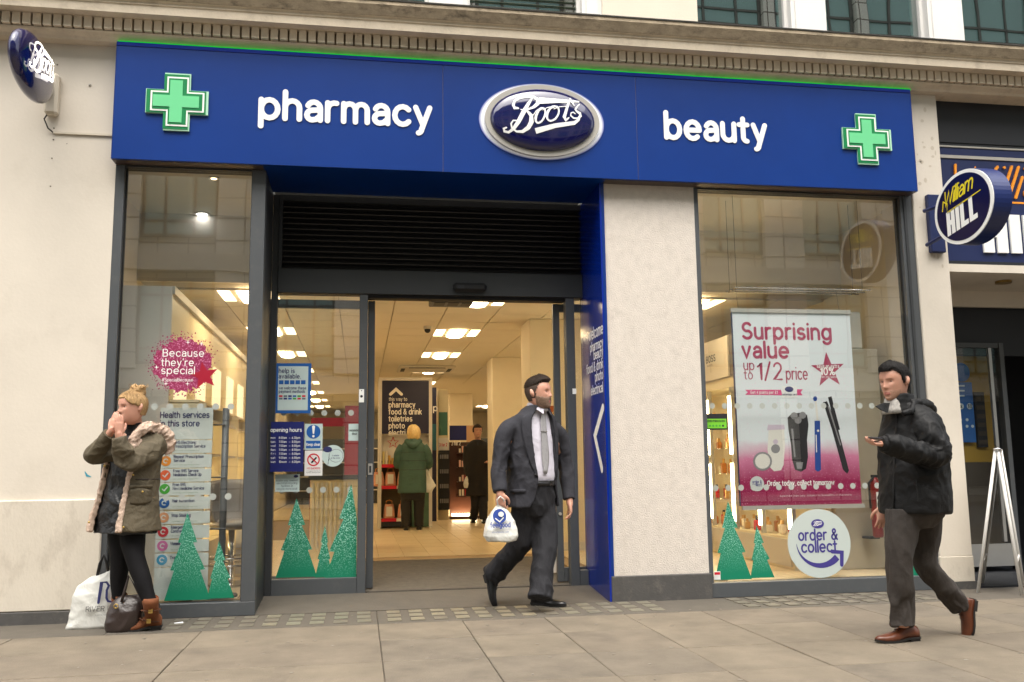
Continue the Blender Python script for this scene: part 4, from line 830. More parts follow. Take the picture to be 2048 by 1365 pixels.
# stool
stl = thing('stool', 'grey bucket seat stool with chrome foot rail behind the left window', 'stool', (-1.0, .9, FL))
sq = P(455, 1050, .9); mat('grey_vinyl', srgb(160, 154, 148), .4, var=.04)
RR = []
for k in range(9):
    a = k/8; z = sq.z-.03+.40*a; w_ = .10+.13*min(1, a*3)**.6; RR.append([Vector((sq.x+.03+w_*math.sin(t_), .95+w_*.8*math.cos(t_), z+(.02*math.cos(t_)))) for t_ in [(-2.4+4.8*i/16)+PI*.0 for i in range(17)]])
mb = MB(); mb.rings(RR, caps=False, closed=False); so = mb.build('bucket_seat', 'grey_vinyl', stl, True); so.modifiers.new('thickness', 'SOLIDIFY').thickness = .025
MB().ball((sq.x+.03, .95, sq.z), (.21, .18, .05), 18, 8).build('seat_cushion', 'grey_vinyl', stl, True)
MB().tube([(sq.x+.03, .95, FL), (sq.x+.03, .95, sq.z-.04)], .028, 12).build('column', 'chrome', stl, True); MB().tube([(sq.x+.03, .95, FL), (sq.x+.03, .95, FL+.02)], .19, 20).build('foot', 'chrome', stl)
for z in (.30, .36): MB().tube([(sq.x+.03+.2*math.cos(t_), .95+.2*math.sin(t_), z) for t_ in [2*PI*i/20 for i in range(21)]], .009, 6).build('foot_rail', 'chrome', stl, True)
cab0 = tag(bx('drawer_unit', 'cream_unit', None, -1.16, -.9, 1.6, 2.2, FL, .62, bevel=.008), 'low cream drawer unit on the floor behind the grey stool', 'drawers')
for i in range(2): bx('drawer_front', 'unit_white', cab0, -1.14, -.92, 1.59, 1.599, FL+.03+.235*i, FL+.25+.235*i)
for k, (px, py) in enumerate(((404, 428), (428, 356))):
    q = P(px, py, 0); d = ray(px, py); t_ = (3.558-CAM_H)/d.z; q = Vector((0, -CAM_D, CAM_H))+d*t_
    o = thing('downlight', ('bright round downlight in the ceiling of the left window bay', 'faint small downlight near the top of the left window')[k], 'downlight', q)
    MB().tube([(q.x, q.y, 3.5595), (q.x, q.y, 3.55)], .075-.03*k, 20).build('trim_ring', 'white_paint', o); MB().tube([(q.x, q.y, 3.5495), (q.x, q.y, 3.546)], .046-.022*k, 18).build('bulb', 'lamp_cool' if k == 0 else 'lamp_side', o)
# sidelight stickers
SY = .7125
def card(name, label, x0, y0, x1, y1, mt, y=SY): 
    o = thing(name, label, 'notice', P((x0+x1)/2, (y0+y1)/2, y)); rect('card', mt, o, x0, y0, x1, y1, y, .002); return o
mat('notice_blue', srgb(20, 92, 170), .5); mat('notice_navy', srgb(16, 28, 104), .5); mat('notice_white', srgb(232, 232, 230), .5); mat('notice_pale', srgb(196, 214, 212), .5); mat('ban_red', srgb(206, 24, 50), .5); mat('ink_black', srgb(30, 30, 34), .6)
c_ = card('notice', 'blue bordered notice about help and payment on the side pane', 552, 727, 622, 827, 'notice_blue'); rect('sheet', 'notice_pale', c_, 556, 733, 616, 821, SY-.0012, .001)
for s, py, wp, h_ in (('help is', 746, 31, 8.5), ('available.', 757, 43, 8.5), ('we welcome these', 779, 54, 5.5), ('payment methods', 786, 52, 5.5)): txt(s, 558, py, SY-.0012, 'ink_navy', c_, h_, wp, wt=1.2)
for i in range(5): rect('pictogram', 'notice_blue', c_, 558+11*i, 761, 567+11*i, 769, SY-.0024, .001)
for i in range(12): rect('card_mark', ('ban_red', 'notice_blue', 'ink_grey', 'green_i', 'notice_navy')[(i*7) % 5], c_, 558+9.2*(i % 6), 791+5*(i//6), 565+9.2*(i % 6), 794.5+5*(i//6), SY-.0024, .001)
OY = .655
c_ = card('opening_hours_sign', 'navy rounded sign of opening hours on the side pane', 541, 844, 607, 944, 'notice_navy', OY)
txt('opening hours', 541.5, 864, OY, 'white_sign', c_, 7.5, 62, wt=1.1)
for i, (d_, a_, b_) in enumerate((('mon', '8.00am', '6.30pm'), ('tues', '7.00am', '8.00pm'), ('wed', '7.00am', '8.00pm'), ('thurs', '7.00am', '8.00pm'), ('fri', '7.00am', '8.00pm'), ('sat', '9.00am', '6.00pm'), ('sun', '12noon', '6.00pm'))):
    py = 878+8*i
    for s, px, wp in ((d_, 541.5, 9), (a_, 558, 15), ('-', 578, 2.5), (b_, 584, 16)): txt(s, px, py, OY, 'white_sign', c_, 4.2, wp, wt=.9)
c_ = card('notice', 'white keep clear notice with a blue disc on the side pane', 609, 848, 645, 900, 'notice_pale'); q = P(627, 864, SY); disc((q.x, SY-.0012, q.z), 14*mpp(627, 864, SY), FACE, .001, 26).build('disc', 'notice_blue', c_)
mb = MB(); k_ = mpp(627, 864, SY); ribbon(mb, [(0, 10*k_), (0, -3*k_)], [6*k_, 3*k_], (Vector((q.x, SY-.0024, q.z)), *FACE), .0004); ribbon(mb, [(0, -9*k_), (0, -9.1*k_)], 5*k_, (Vector((q.x, SY-.0024, q.z)), *FACE), .0006); mb.build('exclamation_mark', 'white_sign', c_, fix=False)
rect('panel', 'notice_blue', c_, 612, 882, 641, 897, SY-.0012, .001); txt('Keep clear', 613, 892, SY-.0016, 'white_sign', c_, 5.5, 27, wt=1.1)
c_ = card('notice', 'white no smoking notice with a red crossed ring on the side pane', 609, 901.5, 645, 952, 'notice_white'); q = P(627, 920, SY); mb = MB(); ribbon(mb, arc(0, 0, 11.5*k_, 11.5*k_, 0, 360, 22), 2.6*k_, (Vector((q.x, SY-.001, q.z)), *FACE), .0005); ribbon(mb, [(-8*k_, 8*k_), (8*k_, -8*k_)], 2.4*k_, (Vector((q.x, SY-.001, q.z)), *FACE), .0014, 0, 0); mb.build('ban_ring', 'ban_red', c_, fix=False)
mb = MB(); ribbon(mb, [(-4*k_, -6*k_), (6*k_, 5*k_)], 3.4*k_, (Vector((q.x, SY-.001, q.z)), *FACE), .0009, 0, 0); mb.build('cigarette', 'ink_black', c_, fix=False); txt('NO SMOKING', 614, 939, SY, 'ban_red', c_, 3.6, 26, wt=1.1); txt('it is against the law to', 613, 943.5, SY, 'ink_black', c_, 2, 28, wt=.7); txt('smoke in these premises', 613, 946.5, SY, 'ink_black', c_, 2, 28, wt=.7)
q = P(666, 912, SY); c_ = thing('notice', 'pale round sticker with a speech bubble on the side pane', 'notice', q); disc((q.x, SY, q.z), 22*k_, FACE, .001, 28).build('card', 'notice_pale', c_); mb = MB(); ribbon(mb, arc(6*k_, 0, 14*k_, 13*k_, 200, 520, 20)+[(-10*k_, -18*k_), (-7*k_, -5*k_)], .8*k_, (Vector((q.x, SY, q.z)), *FACE), .001); mb.build('bubble', 'ink_navy', c_, fix=False); disc((q.x-11*k_, SY-.001, q.z+13*k_), 9*k_, FACE, .001, 20, 6*k_).build('oval', 'ink_navy', c_)
txt('Available', 664, 913, SY, 'ink_navy', c_, 3, 14, wt=1); txt('in this store', 662, 918, SY, 'ink_navy', c_, 3, 18, wt=1)
c_ = card('notice', 'pale recycling notice card low on the side pane', 550, 949, 599, 984, 'notice_pale')
for i, s in enumerate(('locate your nearest', 'electrical recycling', 'facilities at', 'recycle-more.co.uk')): txt(s, 574, 963+5.6*i, SY, 'ink_grey', c_, 4, None, wt=.9, align='c', xs=.8)
q = P(592, 953, SY); disc((q.x, SY-.001, q.z), 4.6*k_, FACE, .001, 16, 2.8*k_).build('oval', 'ink_navy', c_)
c_ = card('notice', 'pale automatic door notice at the right edge of the side pane', 697, 848, 717.5, 882, 'notice_pale'); txt('Automatic', 699, 863, SY, 'ink_black', c_, 4.4, 18, wt=1.1); txt('door', 704, 870, SY, 'ink_black', c_, 4.4, 10, wt=1.1)
treedecal((593, 997), 551, 634, 1155, .7135, 'tall green glitter tree sticker at left of the door side pane'); treedecal((650, 1050), 630, 664, 1155, .7128, 'smallest green glitter tree sticker between two taller ones on the side pane'); treedecal((702.6, 968), 643, 760, 1174, .7121, 'tallest green glitter tree sticker cut off by the door post', clip=-.018)
c_ = card('price_sticker', 'small red and white sticker low on the side pane by the doorway', 695, 1156, 709, 1172, 'notice_white', .7105); rect('band', 'ban_red', c_, 696, 1158, 708, 1163, .7095, .0008)
# right window
treedecal((1456, 1003), 1429, 1504, 1160, .0535, 'large green glitter tree sticker at the left of the right window'); treedecal((1513, 1051), 1501, 1549, 1156, .0528, 'small green glitter tree sticker beside the round white sticker'); treedecal((1822, 1040), 1795, 1848, 1152, .0535, 'green glitter tree sticker half hidden behind the walking man')
c_ = card('price_sticker', 'small red and white sticker in the lower corner of the right window', 1428, 1143, 1441, 1160, 'notice_white', .0515); rect('band', 'ban_red', c_, 1429, 1145, 1440, 1150, .0507, .0006)
c_ = card('hygiene_sign', 'small black and lime green rating sign at the left of the right window', 1412, 828, 1455, 860, 'ink_black', .0525); mat('lime', srgb(120, 200, 50), .5); rect('band', 'lime', c_, 1414, 838, 1453, 857, .0515, .0008); txt('FOOD HYGIENE RATING', 1415, 844.5, .0515, 'ink_black', c_, 3.6, 35, wt=1.2); 
for i in range(5): q = P(1420+6.5*i, 852, .0512); disc((q.x, .0509, q.z), 2.3*MPP, FACE, .0006, 12).build('rating_disc', 'ink_black' if i == 4 else 'green_i', c_)
oc_ = thing('round_sticker', 'large round white sticker with navy words and curved arrow below the banner', 'sticker', P(1638, 1087, .0530)); q = P(1638.6, 1087, .0530); R0 = 68*MPP*1.05
disc((q.x, .0542, q.z), R0, FACE, .0012, 48).build('card', mat('sticker_white', srgb(188, 198, 194), .5), oc_)
mat('ink_indigo', srgb(62, 54, 130), .6)
txt('order &', 1598, 1081, .0530, 'ink_indigo', oc_, 19, 77, wt=1.25, sp=1.2); txt('collect', 1604, 1105, .0530, 'ink_indigo', oc_, 20, 70, wt=1.25, sp=1.2)
mb = MB(); ks = MPP; a_ = arc(0, 4*ks, 52*ks, 50*ks, 185, 318, 16); ribbon(mb, a_, [(.5+9*i/16)*ks*1.6 if i < 16 else 14*ks for i in range(17)], (Vector((q.x, .0530, q.z)), *FACE), .001, 0, 0)
ribbon(mb, [(28*ks, -18*ks), (50*ks, -20*ks), (48*ks, -46*ks)], 8*ks, (Vector((q.x, .0530, q.z)), *FACE), .0016, 0, 4); mb.build('arrow', 'ink_indigo', oc_, fix=False)
q2 = P(1635, 1048, .0530); ov = disc((q2.x, .0518, q2.z), 14.5*MPP, FACE, .001, 28, 9.5*MPP).build('oval', 'ink_indigo', oc_); logo(ov, (q2.x, .0518, q2.z), 14*MPP, FACE, 'white_sign', .0013)
# hanging banner
NY = .16
bn = thing('banner', 'tall white and magenta hanging banner advertising grooming products', 'banner', (3.85, NY, 1.6))
BX0, BX1, BZ0, BZ1 = 3.285, 4.425, .745, 2.46
pm = mat('banner_print', srgb(220, 226, 230), .5); N = pm.node_tree.nodes; L = pm.node_tree.links
gg = N.new('ShaderNodeNewGeometry'); sx = N.new('ShaderNodeSeparateXYZ'); L.new(gg.outputs['Position'], sx.inputs[0]); nz = N.new('ShaderNodeTexNoise'); nz.inputs['Scale'].default_value = 5; nz.inputs['Detail'].default_value = 4; L.new(gg.outputs['Position'], nz.inputs['Vector'])
ad = N.new('ShaderNodeMath'); ad.operation = 'MULTIPLY_ADD'; ad.inputs[1].default_value = .16; L.new(nz.outputs['Fac'], ad.inputs[0]); L.new(sx.outputs[2], ad.inputs[2])
rp = N.new('ShaderNodeValToRGB'); mr = N.new('ShaderNodeMapRange'); mr.inputs[1].default_value = .8; mr.inputs[2].default_value = 1.6; L.new(ad.outputs[0], mr.inputs[0]); L.new(mr.outputs[0], rp.inputs[0])
rp.color_ramp.elements[0].position = .30; rp.color_ramp.elements[0].color = (*srgb(150, 16, 76), 1); rp.color_ramp.elements[1].position = .74; rp.color_ramp.elements[1].color = (*srgb(222, 228, 232), 1); e_ = rp.color_ramp.elements.new(.55); e_.color = (*srgb(206, 120, 156), 1)
n2 = N.new('ShaderNodeTexNoise'); n2.inputs['Scale'].default_value = 75; L.new(gg.outputs['Position'], n2.inputs['Vector']); r2 = N.new('ShaderNodeValToRGB'); r2.color_ramp.elements[0].position = .62; r2.color_ramp.elements[1].position = .72; L.new(n2.outputs['Fac'], r2.inputs[0])
mx = N.new('ShaderNodeMixRGB'); mx.inputs[2].default_value = (*srgb(240, 190, 214), 1); L.new(rp.outputs[0], mx.inputs[1]); fm = N.new('ShaderNodeMath'); fm.operation = 'MULTIPLY'; L.new(r2.outputs[0], fm.inputs[0]); fm.inputs[1].default_value = .75; L.new(fm.outputs[0], mx.inputs[0]); L.new(mx.outputs[0], N['Principled BSDF'].inputs['Base Color'])
bx('sheet', 'banner_print', bn, BX0, BX1, NY, NY+.004, BZ0, BZ1); bx('top_rail', 'silver', bn, BX0-.012, BX1+.004, NY-.012, NY+.014, BZ1, BZ1+.035); bx('bottom_rail', 'silver', bn, BX0+.01, BX1+.02, NY-.012, NY+.014, BZ0-.035, BZ0)
mat('back_blue', srgb(20, 40, 100), .5); bx('edge', 'back_blue', bn, BX0-.0035, BX0-.0005, NY, NY+.03, BZ0, BZ1)
txt('Surprising', 1486, 677, NY, 'rose_letters', bn, 29, 178, wt=1.35, sp=1.3); txt('value', 1486, 715, NY, 'rose_letters', bn, 29, 91, wt=1.35, sp=1.3)
txt('up', 1488, 740, NY, 'rose_letters', bn, 18, 20, wt=.8); txt('to', 1489, 758.5, NY, 'rose_letters', bn, 17, 16, wt=.8); txt('1/2', 1516, 759, NY, 'rose_letters', bn, 31, 48, wt=.85); txt('price', 1573, 759, NY, 'rose_letters', bn, 22, 42, wt=.8)
q = P(1656, 741, NY); stp = starpts((q.x, NY-.0008, q.z), 41*MPP, FACE, 93, .40); MB().add(stp+[Vector((q.x, NY-.001, q.z))], [(i, (i+1) % 10, 10) for i in range(10)]).build('star', 'rose_letters', bn, fix=False)
txt('save an extra', 1656, 736, NY-.001, 'white_sign', bn, 6.5, 44, wt=1.1, align='c'); txt('10%', 1655, 750, NY-.001, 'white_sign', bn, 13, 28, wt=1.3, align='c'); txt('when you spend', 1656, 756, NY-.001, 'white_sign', bn, 3.5, 36, wt=.9, align='c')
mat('ribbon_pink', srgb(214, 70, 130), .5); a_ = [P(x, y, NY) for x, y in ((1490, 780), (1562, 780), (1564, 791), (1490, 790), (1496, 785))]; MB().poly([Vector((p_.x, NY-.0008, p_.z)) for p_ in a_], (0, .0006, 0)).build('ribbon', 'ribbon_pink', bn); a_ = [P(x, y, NY) for x, y in ((1594, 779), (1606, 779), (1601, 785), (1605, 791), (1594, 791))]; MB().poly([Vector((p_.x, NY-.0008, p_.z)) for p_ in a_], (0, .0006, 0)).build('ribbon', 'ribbon_pink', bn)
txt('Get 4 points per '+u'\u00a3'+'1', 1501, 788, NY-.0008, 'white_sign', bn, 5.5, 54, wt=1.1); rect('points_card', 'notice_white', bn, 1564, 773, 1594, 796, NY-.0012, .0008); q = P(1578, 779, NY); ov = disc((q.x, NY-.0020, q.z), 10*MPP, FACE, .0006, 22, 6*MPP).build('oval', 'notice_navy', bn); txt('advantage card', 1565, 791, NY-.0012, 'ink_navy', bn, 3.5, 28, wt=1)
mat('print_black', srgb(34, 32, 36), .45); mat('print_grey', srgb(140, 138, 140), .4); mat('print_lilac', srgb(206, 190, 206), .5); mat('print_cream', srgb(226, 222, 214), .5); mat('print_blue', srgb(30, 70, 150), .5)
def shape(nm, mt_, pts, dy): return MB().poly([Vector((p_.x, NY-dy, p_.z)) for p_ in [P(x, y, NY) for x, y in pts]], (0, .0007, 0)).build(nm, mt_, bn)
cc = lambda x, y, rx, ry=None, n=20: [(x+rx*math.cos(2*PI*i/n), y+(ry or rx)*math.sin(2*PI*i/n)) for i in range(n)]
shape('shaver', 'print_cream', [(1537, 862), (1535, 900), (1540, 935), (1548, 943), (1562, 941), (1567, 930), (1570, 890), (1568, 858), (1563, 852), (1542, 852)], .0009); shape('shaver_head', 'print_lilac', [(1534, 861), (1570, 859), (1568, 850), (1536, 850)], .0018); shape('shaver_dial', 'print_grey', cc(1551, 898, 9), .0018); shape('shaver_button', 'print_lilac', cc(1551, 884, 5), .0018); shape('massage_head', 'print_grey', cc(1525, 923, 19), .0018); shape('massage_face', 'print_cream', cc(1525, 923, 15), .0026)
shape('razor', 'print_black', [(1575, 836), (1577, 860), (1582, 890), (1584, 920), (1590, 940), (1602, 944), (1612, 938), (1616, 915), (1614, 880), (1617, 850), (1614, 830), (1600, 826), (1583, 828)], .0009)
for x, y in ((1588, 832), (1605, 831), (1596, 841)): shape('cutter', 'print_grey', cc(x, y, 7), .0018)
shape('toothbrush', 'print_blue', [(1629, 842), (1640, 842), (1642, 940), (1636, 944), (1630, 940)], .0009); shape('brush_neck', 'print_cream', [(1633, 841), (1637, 841), (1633, 800), (1629, 800)], .0018); shape('bristles', 'print_blue', cc(1630, 798, 4, 5), .0026)
shape('straightener', 'print_black', [(1646, 805), (1654, 803), (1674, 850), (1698, 942), (1694, 948), (1686, 940), (1664, 860)], .0009); shape('straightener_arm', 'print_black', [(1656, 795), (1663, 793), (1672, 830), (1680, 860), (1674, 860), (1664, 830)], .0018)
shape('razor_shine', 'print_grey', [(1582, 858), (1586, 858), (1591, 915), (1588, 915)], .0018); shape('toothbrush_shine', 'print_cream', [(1631, 870), (1633, 870), (1634, 905), (1632, 905)], .0018); shape('toothbrush_button', 'print_cream', cc(1636, 862, 2.4), .0018); shape('straightener_shine', 'print_grey', [(1655, 812), (1658, 812), (1682, 890), (1680, 892)], .0018); shape('razor_base', 'print_grey', [(1592, 925), (1606, 925), (1604, 938), (1594, 938)], .0018)
q = P(1514, 968, NY); ov = disc((q.x, NY-.0008, q.z), 16*MPP, FACE, .0006, 26).build('badge', 'board_white', bn); txt('order &', 1514, 967, NY-.0008, 'ink_indigo', ov, 5.5, 18, wt=1.1, align='c'); txt('collect', 1514, 973, NY-.0008, 'ink_indigo', ov, 5.5, 18, wt=1.1, align='c')
txt('Order today, collect tomorrow', 1535, 972, NY, 'white_sign', bn, 9, 135, wt=1.2); txt('Selected lines only. Subject to availability in this store', 1560, 994, NY, 'white_sign', bn, 2.8, 145, wt=.8)
# hanging rods above the banner
rk = thing('hanging_rack', 'thin steel rods hung on wires above the banner', 'rack', (3.9, .3, 2.7))
za = P(1455, 576, .22).z
for y in (.20, .30, .40): MB().tube([(P(1460, 575, .3).x, y, za), (P(1728, 575, .3).x, y, za)], .007, 6).build('rod', 'chrome', rk)
for x in (P(1466, 575, .3).x, P(1715, 575, .3).x):
    MB().tube([(x, .19, za), (x, .41, za)], .008, 6).build('cross_bar', 'chrome', rk)
    for y in (.22, .38): MB().tube([(x, y, za), (x, y, 3.56)], .0022, 4).build('wire', 'frame_dark', rk)
for x in (BX0+.06, BX1-.1): MB().tube([(x, NY+.002, BZ1+.035), (x, .20, za)], .0015, 4).build('cord', 'frame_dark', rk)
# perfume cabinets along the right side
pc = thing('perfume_cabinet', 'lit glass perfume cabinets with posters on top behind the right window', 'cabinet', (4.3, 2, FL))
bx('back', 'cream_unit', pc, 4.36, 4.40, .66, 4.6, FL, 2.58); bx('base_cupboard', 'cream_unit', pc, 4.0, 4.359, .66, 4.6, FL, .42); bx('canopy', 'cream_unit', pc, 4.0, 4.359, .66, 4.6, 1.95, 2.02); bx('header', 'cream_unit', pc, 4.18, 4.359, .66, 4.6, 2.021, 2.1)
for k in range(6): bx('door_front', 'unit_white', pc, 3.985, 3.999, .70+.65*k, 1.32+.65*k, FL+.03, .40)
for k in range(7):
    y = .68+.65*k; bx('post', 'aluminium', pc, 4.0, 4.04, y-.018, y+.018, .421, 1.949); MB().tube([(3.985, y, .5), (3.985, y, 1.12)], .017, 8).build('light_tube', 'tube_warm', pc); MB().tube([(3.985, y, 1.22), (3.985, y, 1.85)], .017, 8).build('light_tube', 'tube_warm', pc)
for z in (.72, 1.0, 1.28, 1.56): bx('glass_shelf', 'glass_clean', pc, 4.045, 4.355, .67, 4.58, z, z+.008)
mat('poster_dark', srgb(96, 84, 72), .5); mat('poster_pale', srgb(216, 206, 190), .5); mat('skin_print', srgb(214, 170, 130), .5); mat('hair_print', srgb(206, 170, 110), .5)
INX = (Vector((0, -1, 0)), Vector((0, 0, 1)), Vector((-1, 0, 0)))
for k, (y0, y1, mt_) in enumerate(((3.25, 4.1, 'poster_pale'), (2.35, 3.2, 'poster_pale'), (1.5, 2.3, 'poster_dark'), (.7, 1.45, 'poster_pale'))):
    po = bx('poster', mt_, pc, 4.15, 4.17, y0, y1, 2.11, 2.58)
    if k == 0: disc((4.149, 3.62, 2.36), .13, INX, .001, 20, .17).build('print_face', 'skin_print', po); disc((4.147, 3.70, 2.42), .13, INX, .001, 18, .15).build('print_hair', 'hair_print', po); bx('print_dark', 'poster_dark', po, 4.146, 4.1485, 3.3, 3.42, 2.12, 2.57)
    if k == 1: lettering('BOSS', (4.1495, 3.0, 2.33), 'ink_black', po, size=.075, frame=INX, wt=1.3); lettering('HUGO BOSS', (4.1495, 2.98, 2.28), 'ink_black', po, size=.02, frame=INX)
def bottle(x, y, z, w_, h_, mt_, label):
    o = thing('perfume_bottle', label, 'bottle', (x, y, z), 'perfume bottles in the lit cabinets'); bx('flask', mt_, o, x-w_, x+w_, y-w_, y+w_, z, z+h_*.7, bevel=w_*.3); bx('cap', 'gold' if mt_ != 'red_gift' else 'ink_black', o, x-w_*.4, x+w_*.4, y-w_*.4, y+w_*.4, z+h_*.7+.001, z+h_)
bl_ = {'amber': 'small amber perfume bottle on a glass shelf of the lit cabinets', 'red_gift': 'small red perfume bottle on a glass shelf of the lit cabinets', 'pale_box': 'small pale perfume bottle on a glass shelf of the lit cabinets', 'gold': 'small gold perfume bottle on a glass shelf of the lit cabinets'}
for k in range(190):
    mt_ = rr.choice(['amber', 'amber', 'red_gift', 'pale_box', 'pale_box', 'gold']); z = (.729, 1.009, 1.289, 1.569, .422)[k % 5]; y = .72+.096*(k//5)+rr.uniform(-.02, .02); bottle(4.11+.07*(k % 3)+rr.uniform(-.01, .01), y, z, rr.uniform(.02, .035), rr.uniform(.1, .17), mt_, bl_[mt_].replace('a glass shelf', 'the '+('second', 'third', 'fourth', 'top', 'lowest')[k % 5]+' shelf'))
dp = thing('beige_display', 'plain beige back panel of a display unit at the right of the window', 'display', (4.66, .6, FL)); mat('beige_panel', srgb(176, 168, 150), .45, var=.03); bx('panel', 'beige_panel', dp, 4.405, 4.95, .6, .64, FL, 2.2, bevel=.01); bx('upper_panel', 'unit_white', dp, 4.405, 4.80, .605, .635, 2.203, 2.56, bevel=.01); bx('side', 'beige_panel', dp, 4.405, 4.44, .641, 1.4, FL, 2.2)
ext = thing('fire_extinguisher', 'red fire extinguisher standing behind the walking man', 'extinguisher', P(1757, 1075, .4)); q0, q1 = P(1757, 1075, .4), P(1757, 962, .4); mat('ext_red', srgb(128, 20, 18), .4)
MB().tube([(q0.x, .4, q0.z), (q0.x, .4, q0.z+.02), (q0.x, .4, q1.z-.05), (q0.x, .4, q1.z), (q0.x, .4, q1.z+.03)], [.042, .048, .048, .036, .018], 16).build('cylinder', 'ext_red', ext, True); MB().box(q0.x-.03, q0.x+.05, .385, .415, q1.z+.03, q1.z+.055).build('handle', 'ink_black', ext); MB().tube([(q0.x-.02, .39, q1.z+.03), (q0.x-.075, .38, q1.z-.02), (q0.x-.07, .38, q1.z-.25)], .01, 6).build('hose', 'ink_black', ext, True); bx('label_plate', 'notice_white', ext, q0.x-.03, q0.x+.03, .338, .341, q1.z-.25, q1.z-.1)
wb = tag(MB().box(q0.x-.05, q0.x+.05, .46, .599, q0.z-.02, q0.z-.001).build('wall_bracket', 'ink_black'), 'small black bracket carrying the red fire extinguisher', 'bracket')
# ---------------------------------------------------------------- seen through the doorway
def pillar(x0, x1, y0, y1, label):
    o = thing('pillar', label, 'pillar', ((x0+x1)/2, y0, FL)); bx('shaft', 'int_wall', o, x0, x1, y0, y1, FL, CZ-.001, bevel=.01); bx('skirting', 'unit_white', o, x0-.012, x1+.012, y0-.012, y1+.012, FL, FL+.1)
pillar(2.02, 2.75, 3.3, 3.9, 'nearest cream pillar inside the shop, beside the suited man'); pillar(2.12, 2.70, 7.2, 7.8, 'second cream pillar inside the shop, behind the suited man'); pillar(2.12, 2.69, 14.5, 15.1, 'farthest cream pillar inside the shop, behind the brown display stand')
gd = thing('display_stand', 'white framed display with a dark header sign facing the entrance', 'display', (.78, 8.3, FL)); mat('header_navy', srgb(22, 20, 52), .5); mat('unit_back', srgb(120, 108, 84), .7); mat('sign_white', srgb(230, 224, 214), .5)
for a, b in ((.31, .365), (1.165, 1.22)): bx('side_post', 'unit_white', gd, a, b, 8.2, 8.75, FL, 2.66)
bx('top_bar', 'unit_white', gd, .3655, 1.1645, 8.2, 8.3, 2.61, 2.66); bx('header_sign', 'header_navy', gd, .3655, 1.1645, 8.21, 8.25, 1.70, 2.605); bx('back', 'unit_back', gd, .3655, 1.1645, 8.6, 8.64, FL, 1.69); bx('base', 'frame_dark', gd, .3655, .80, 8.23, 8.6, FL+.03, FL+.14)
mat('green_panel', srgb(70, 100, 78), .6, var=.3, vscale=4); bx('green_panel', 'green_panel', gd, .88, 1.1645, 8.215, 8.24, FL+.02, 1.25); bx('back_card', 'sign_white', gd, .3655, 1.1645, 8.4, 8.42, 1.25, 1.69)
for s, py in (('pharmacy', 815), ('food & drink', 829), ('toiletries', 843), ('photo', 857), ('electri', 871)): txt(s, 778, py, 8.21, 'sign_white', gd, 10.5, {'pharmacy': 52, 'food & drink': 65, 'toiletries': 46, 'photo': 31, 'electri': 32}[s], wt=1.25)
txt('this way to', 778, 802, 8.21, 'sign_white', gd, 7, 36, wt=.8); mb = MB(); pl = [P(a, b, 8.21) for a, b in ((781, 789), (792, 779), (803, 789))]; ribbon(mb, [(p_.x, p_.z) for p_ in pl], .05, (Vector((0, 8.21, 0)), *FACE), .002); mb.build('chevron', 'sign_white', gd, fix=False)
q = P(786, 886, 8.39); mb = MB(); sp_ = starpts((q.x, 8.395, q.z), .1, FACE); mb.tube(sp_+[sp_[0]], .007, 4, False); mb.build('star_outline', 'ban_red', gd); 
for py, full in ((930, 0), (973, 0), (1038, 0)):
    z = P(785, py, 8.25).z; bx('shelf', 'unit_white', gd, .3655, .86, 8.22, 8.6, z-.03, z); bx('price_strip', 'ban_red', gd, .3655, .62, 8.205, 8.219, z-.045, z+.01); bx('price_label', 'sign_white', gd, .621, .80, 8.205, 8.219, z-.045, z+.01)
def vanity(x, y, z, w_, label):
    o = thing('vanity_bag', label, 'handbag', (x, y, z), 'pink vanity bags on the display'); R = []
    for k in range(7):
        t_ = k/6; w2_ = w_*(1-.28*t_**2); R.append([Vector((x+w2_*math.copysign(abs(math.cos(a))**.6, math.cos(a)), y+.07*(1-.3*t_)*math.copysign(abs(math.sin(a))**.6, math.sin(a)), z+.24*t_)) for a in [2*PI*i/16 for i in range(16)]])
    MB().rings(R).build('body', mat('pink_leather', srgb(222, 160, 130), .5) if 'pink_leather' not in M else 'pink_leather', o, True); MB().tube([(x-.05, y, z+.235), (x-.045, y, z+.29), (x, y, z+.305), (x+.045, y, z+.29), (x+.05, y, z+.235)], .009, 6).build('handle', 'amber', o, True); bx('belly_band', 'sign_white', o, x-.05, x+.05, y-.075, y-.071, z+.04, z+.2)
z2, z3 = P(785, 973, 8.25).z, P(785, 1038, 8.25).z
for x, z, lb in ((.32, z2, 'pink vanity bag overhanging the left end of the middle shelf'), (.52, z2, 'pink vanity bag on the middle shelf of the display'), (.73, z2, 'pink vanity bag on the middle shelf next to the woman in green'), (.50, z3, 'pink vanity bag on the lowest shelf of the display'), (.74, z3, 'pink vanity bag on the lowest shelf half behind the woman in green')): vanity(x, 8.32, z+.002, .10, lb)
z1 = P(785, 930, 8.25).z
for i in range(9):
    cm_ = rr.choice(['cream_box', 'pale_box', 'gold', 'pink_box']); tag(bx('gift_carton', cm_, None, .38+.05*i, .42+.05*i, 8.3, 8.36, z1+.001, z1+rr.uniform(.1, .24), bevel=.004), {'cream_box': 'small yellow', 'pale_box': 'small ivory', 'gold': 'small gold', 'pink_box': 'small pink'}[cm_]+' gift carton on the top shelf of the display', 'carton', 'cartons on the top shelf')
tp = thing('navy_display', 'tall dark navy panel right of the header sign, deeper in the shop', 'display', (1.45, 10, FL)); a, b = P(861, 900, 10), P(873, 900, 10); bx('panel', 'header_navy', tp, a.x, b.x, 10, 10.5, FL, 2.65); bx('teal_band', mat('teal', srgb(30, 90, 100), .5), tp, a.x, b.x, 9.995, 9.999, 1.45, 1.95); txt('p', 867, 822, 10, 'sign_white', tp, 12, None, wt=1.2)
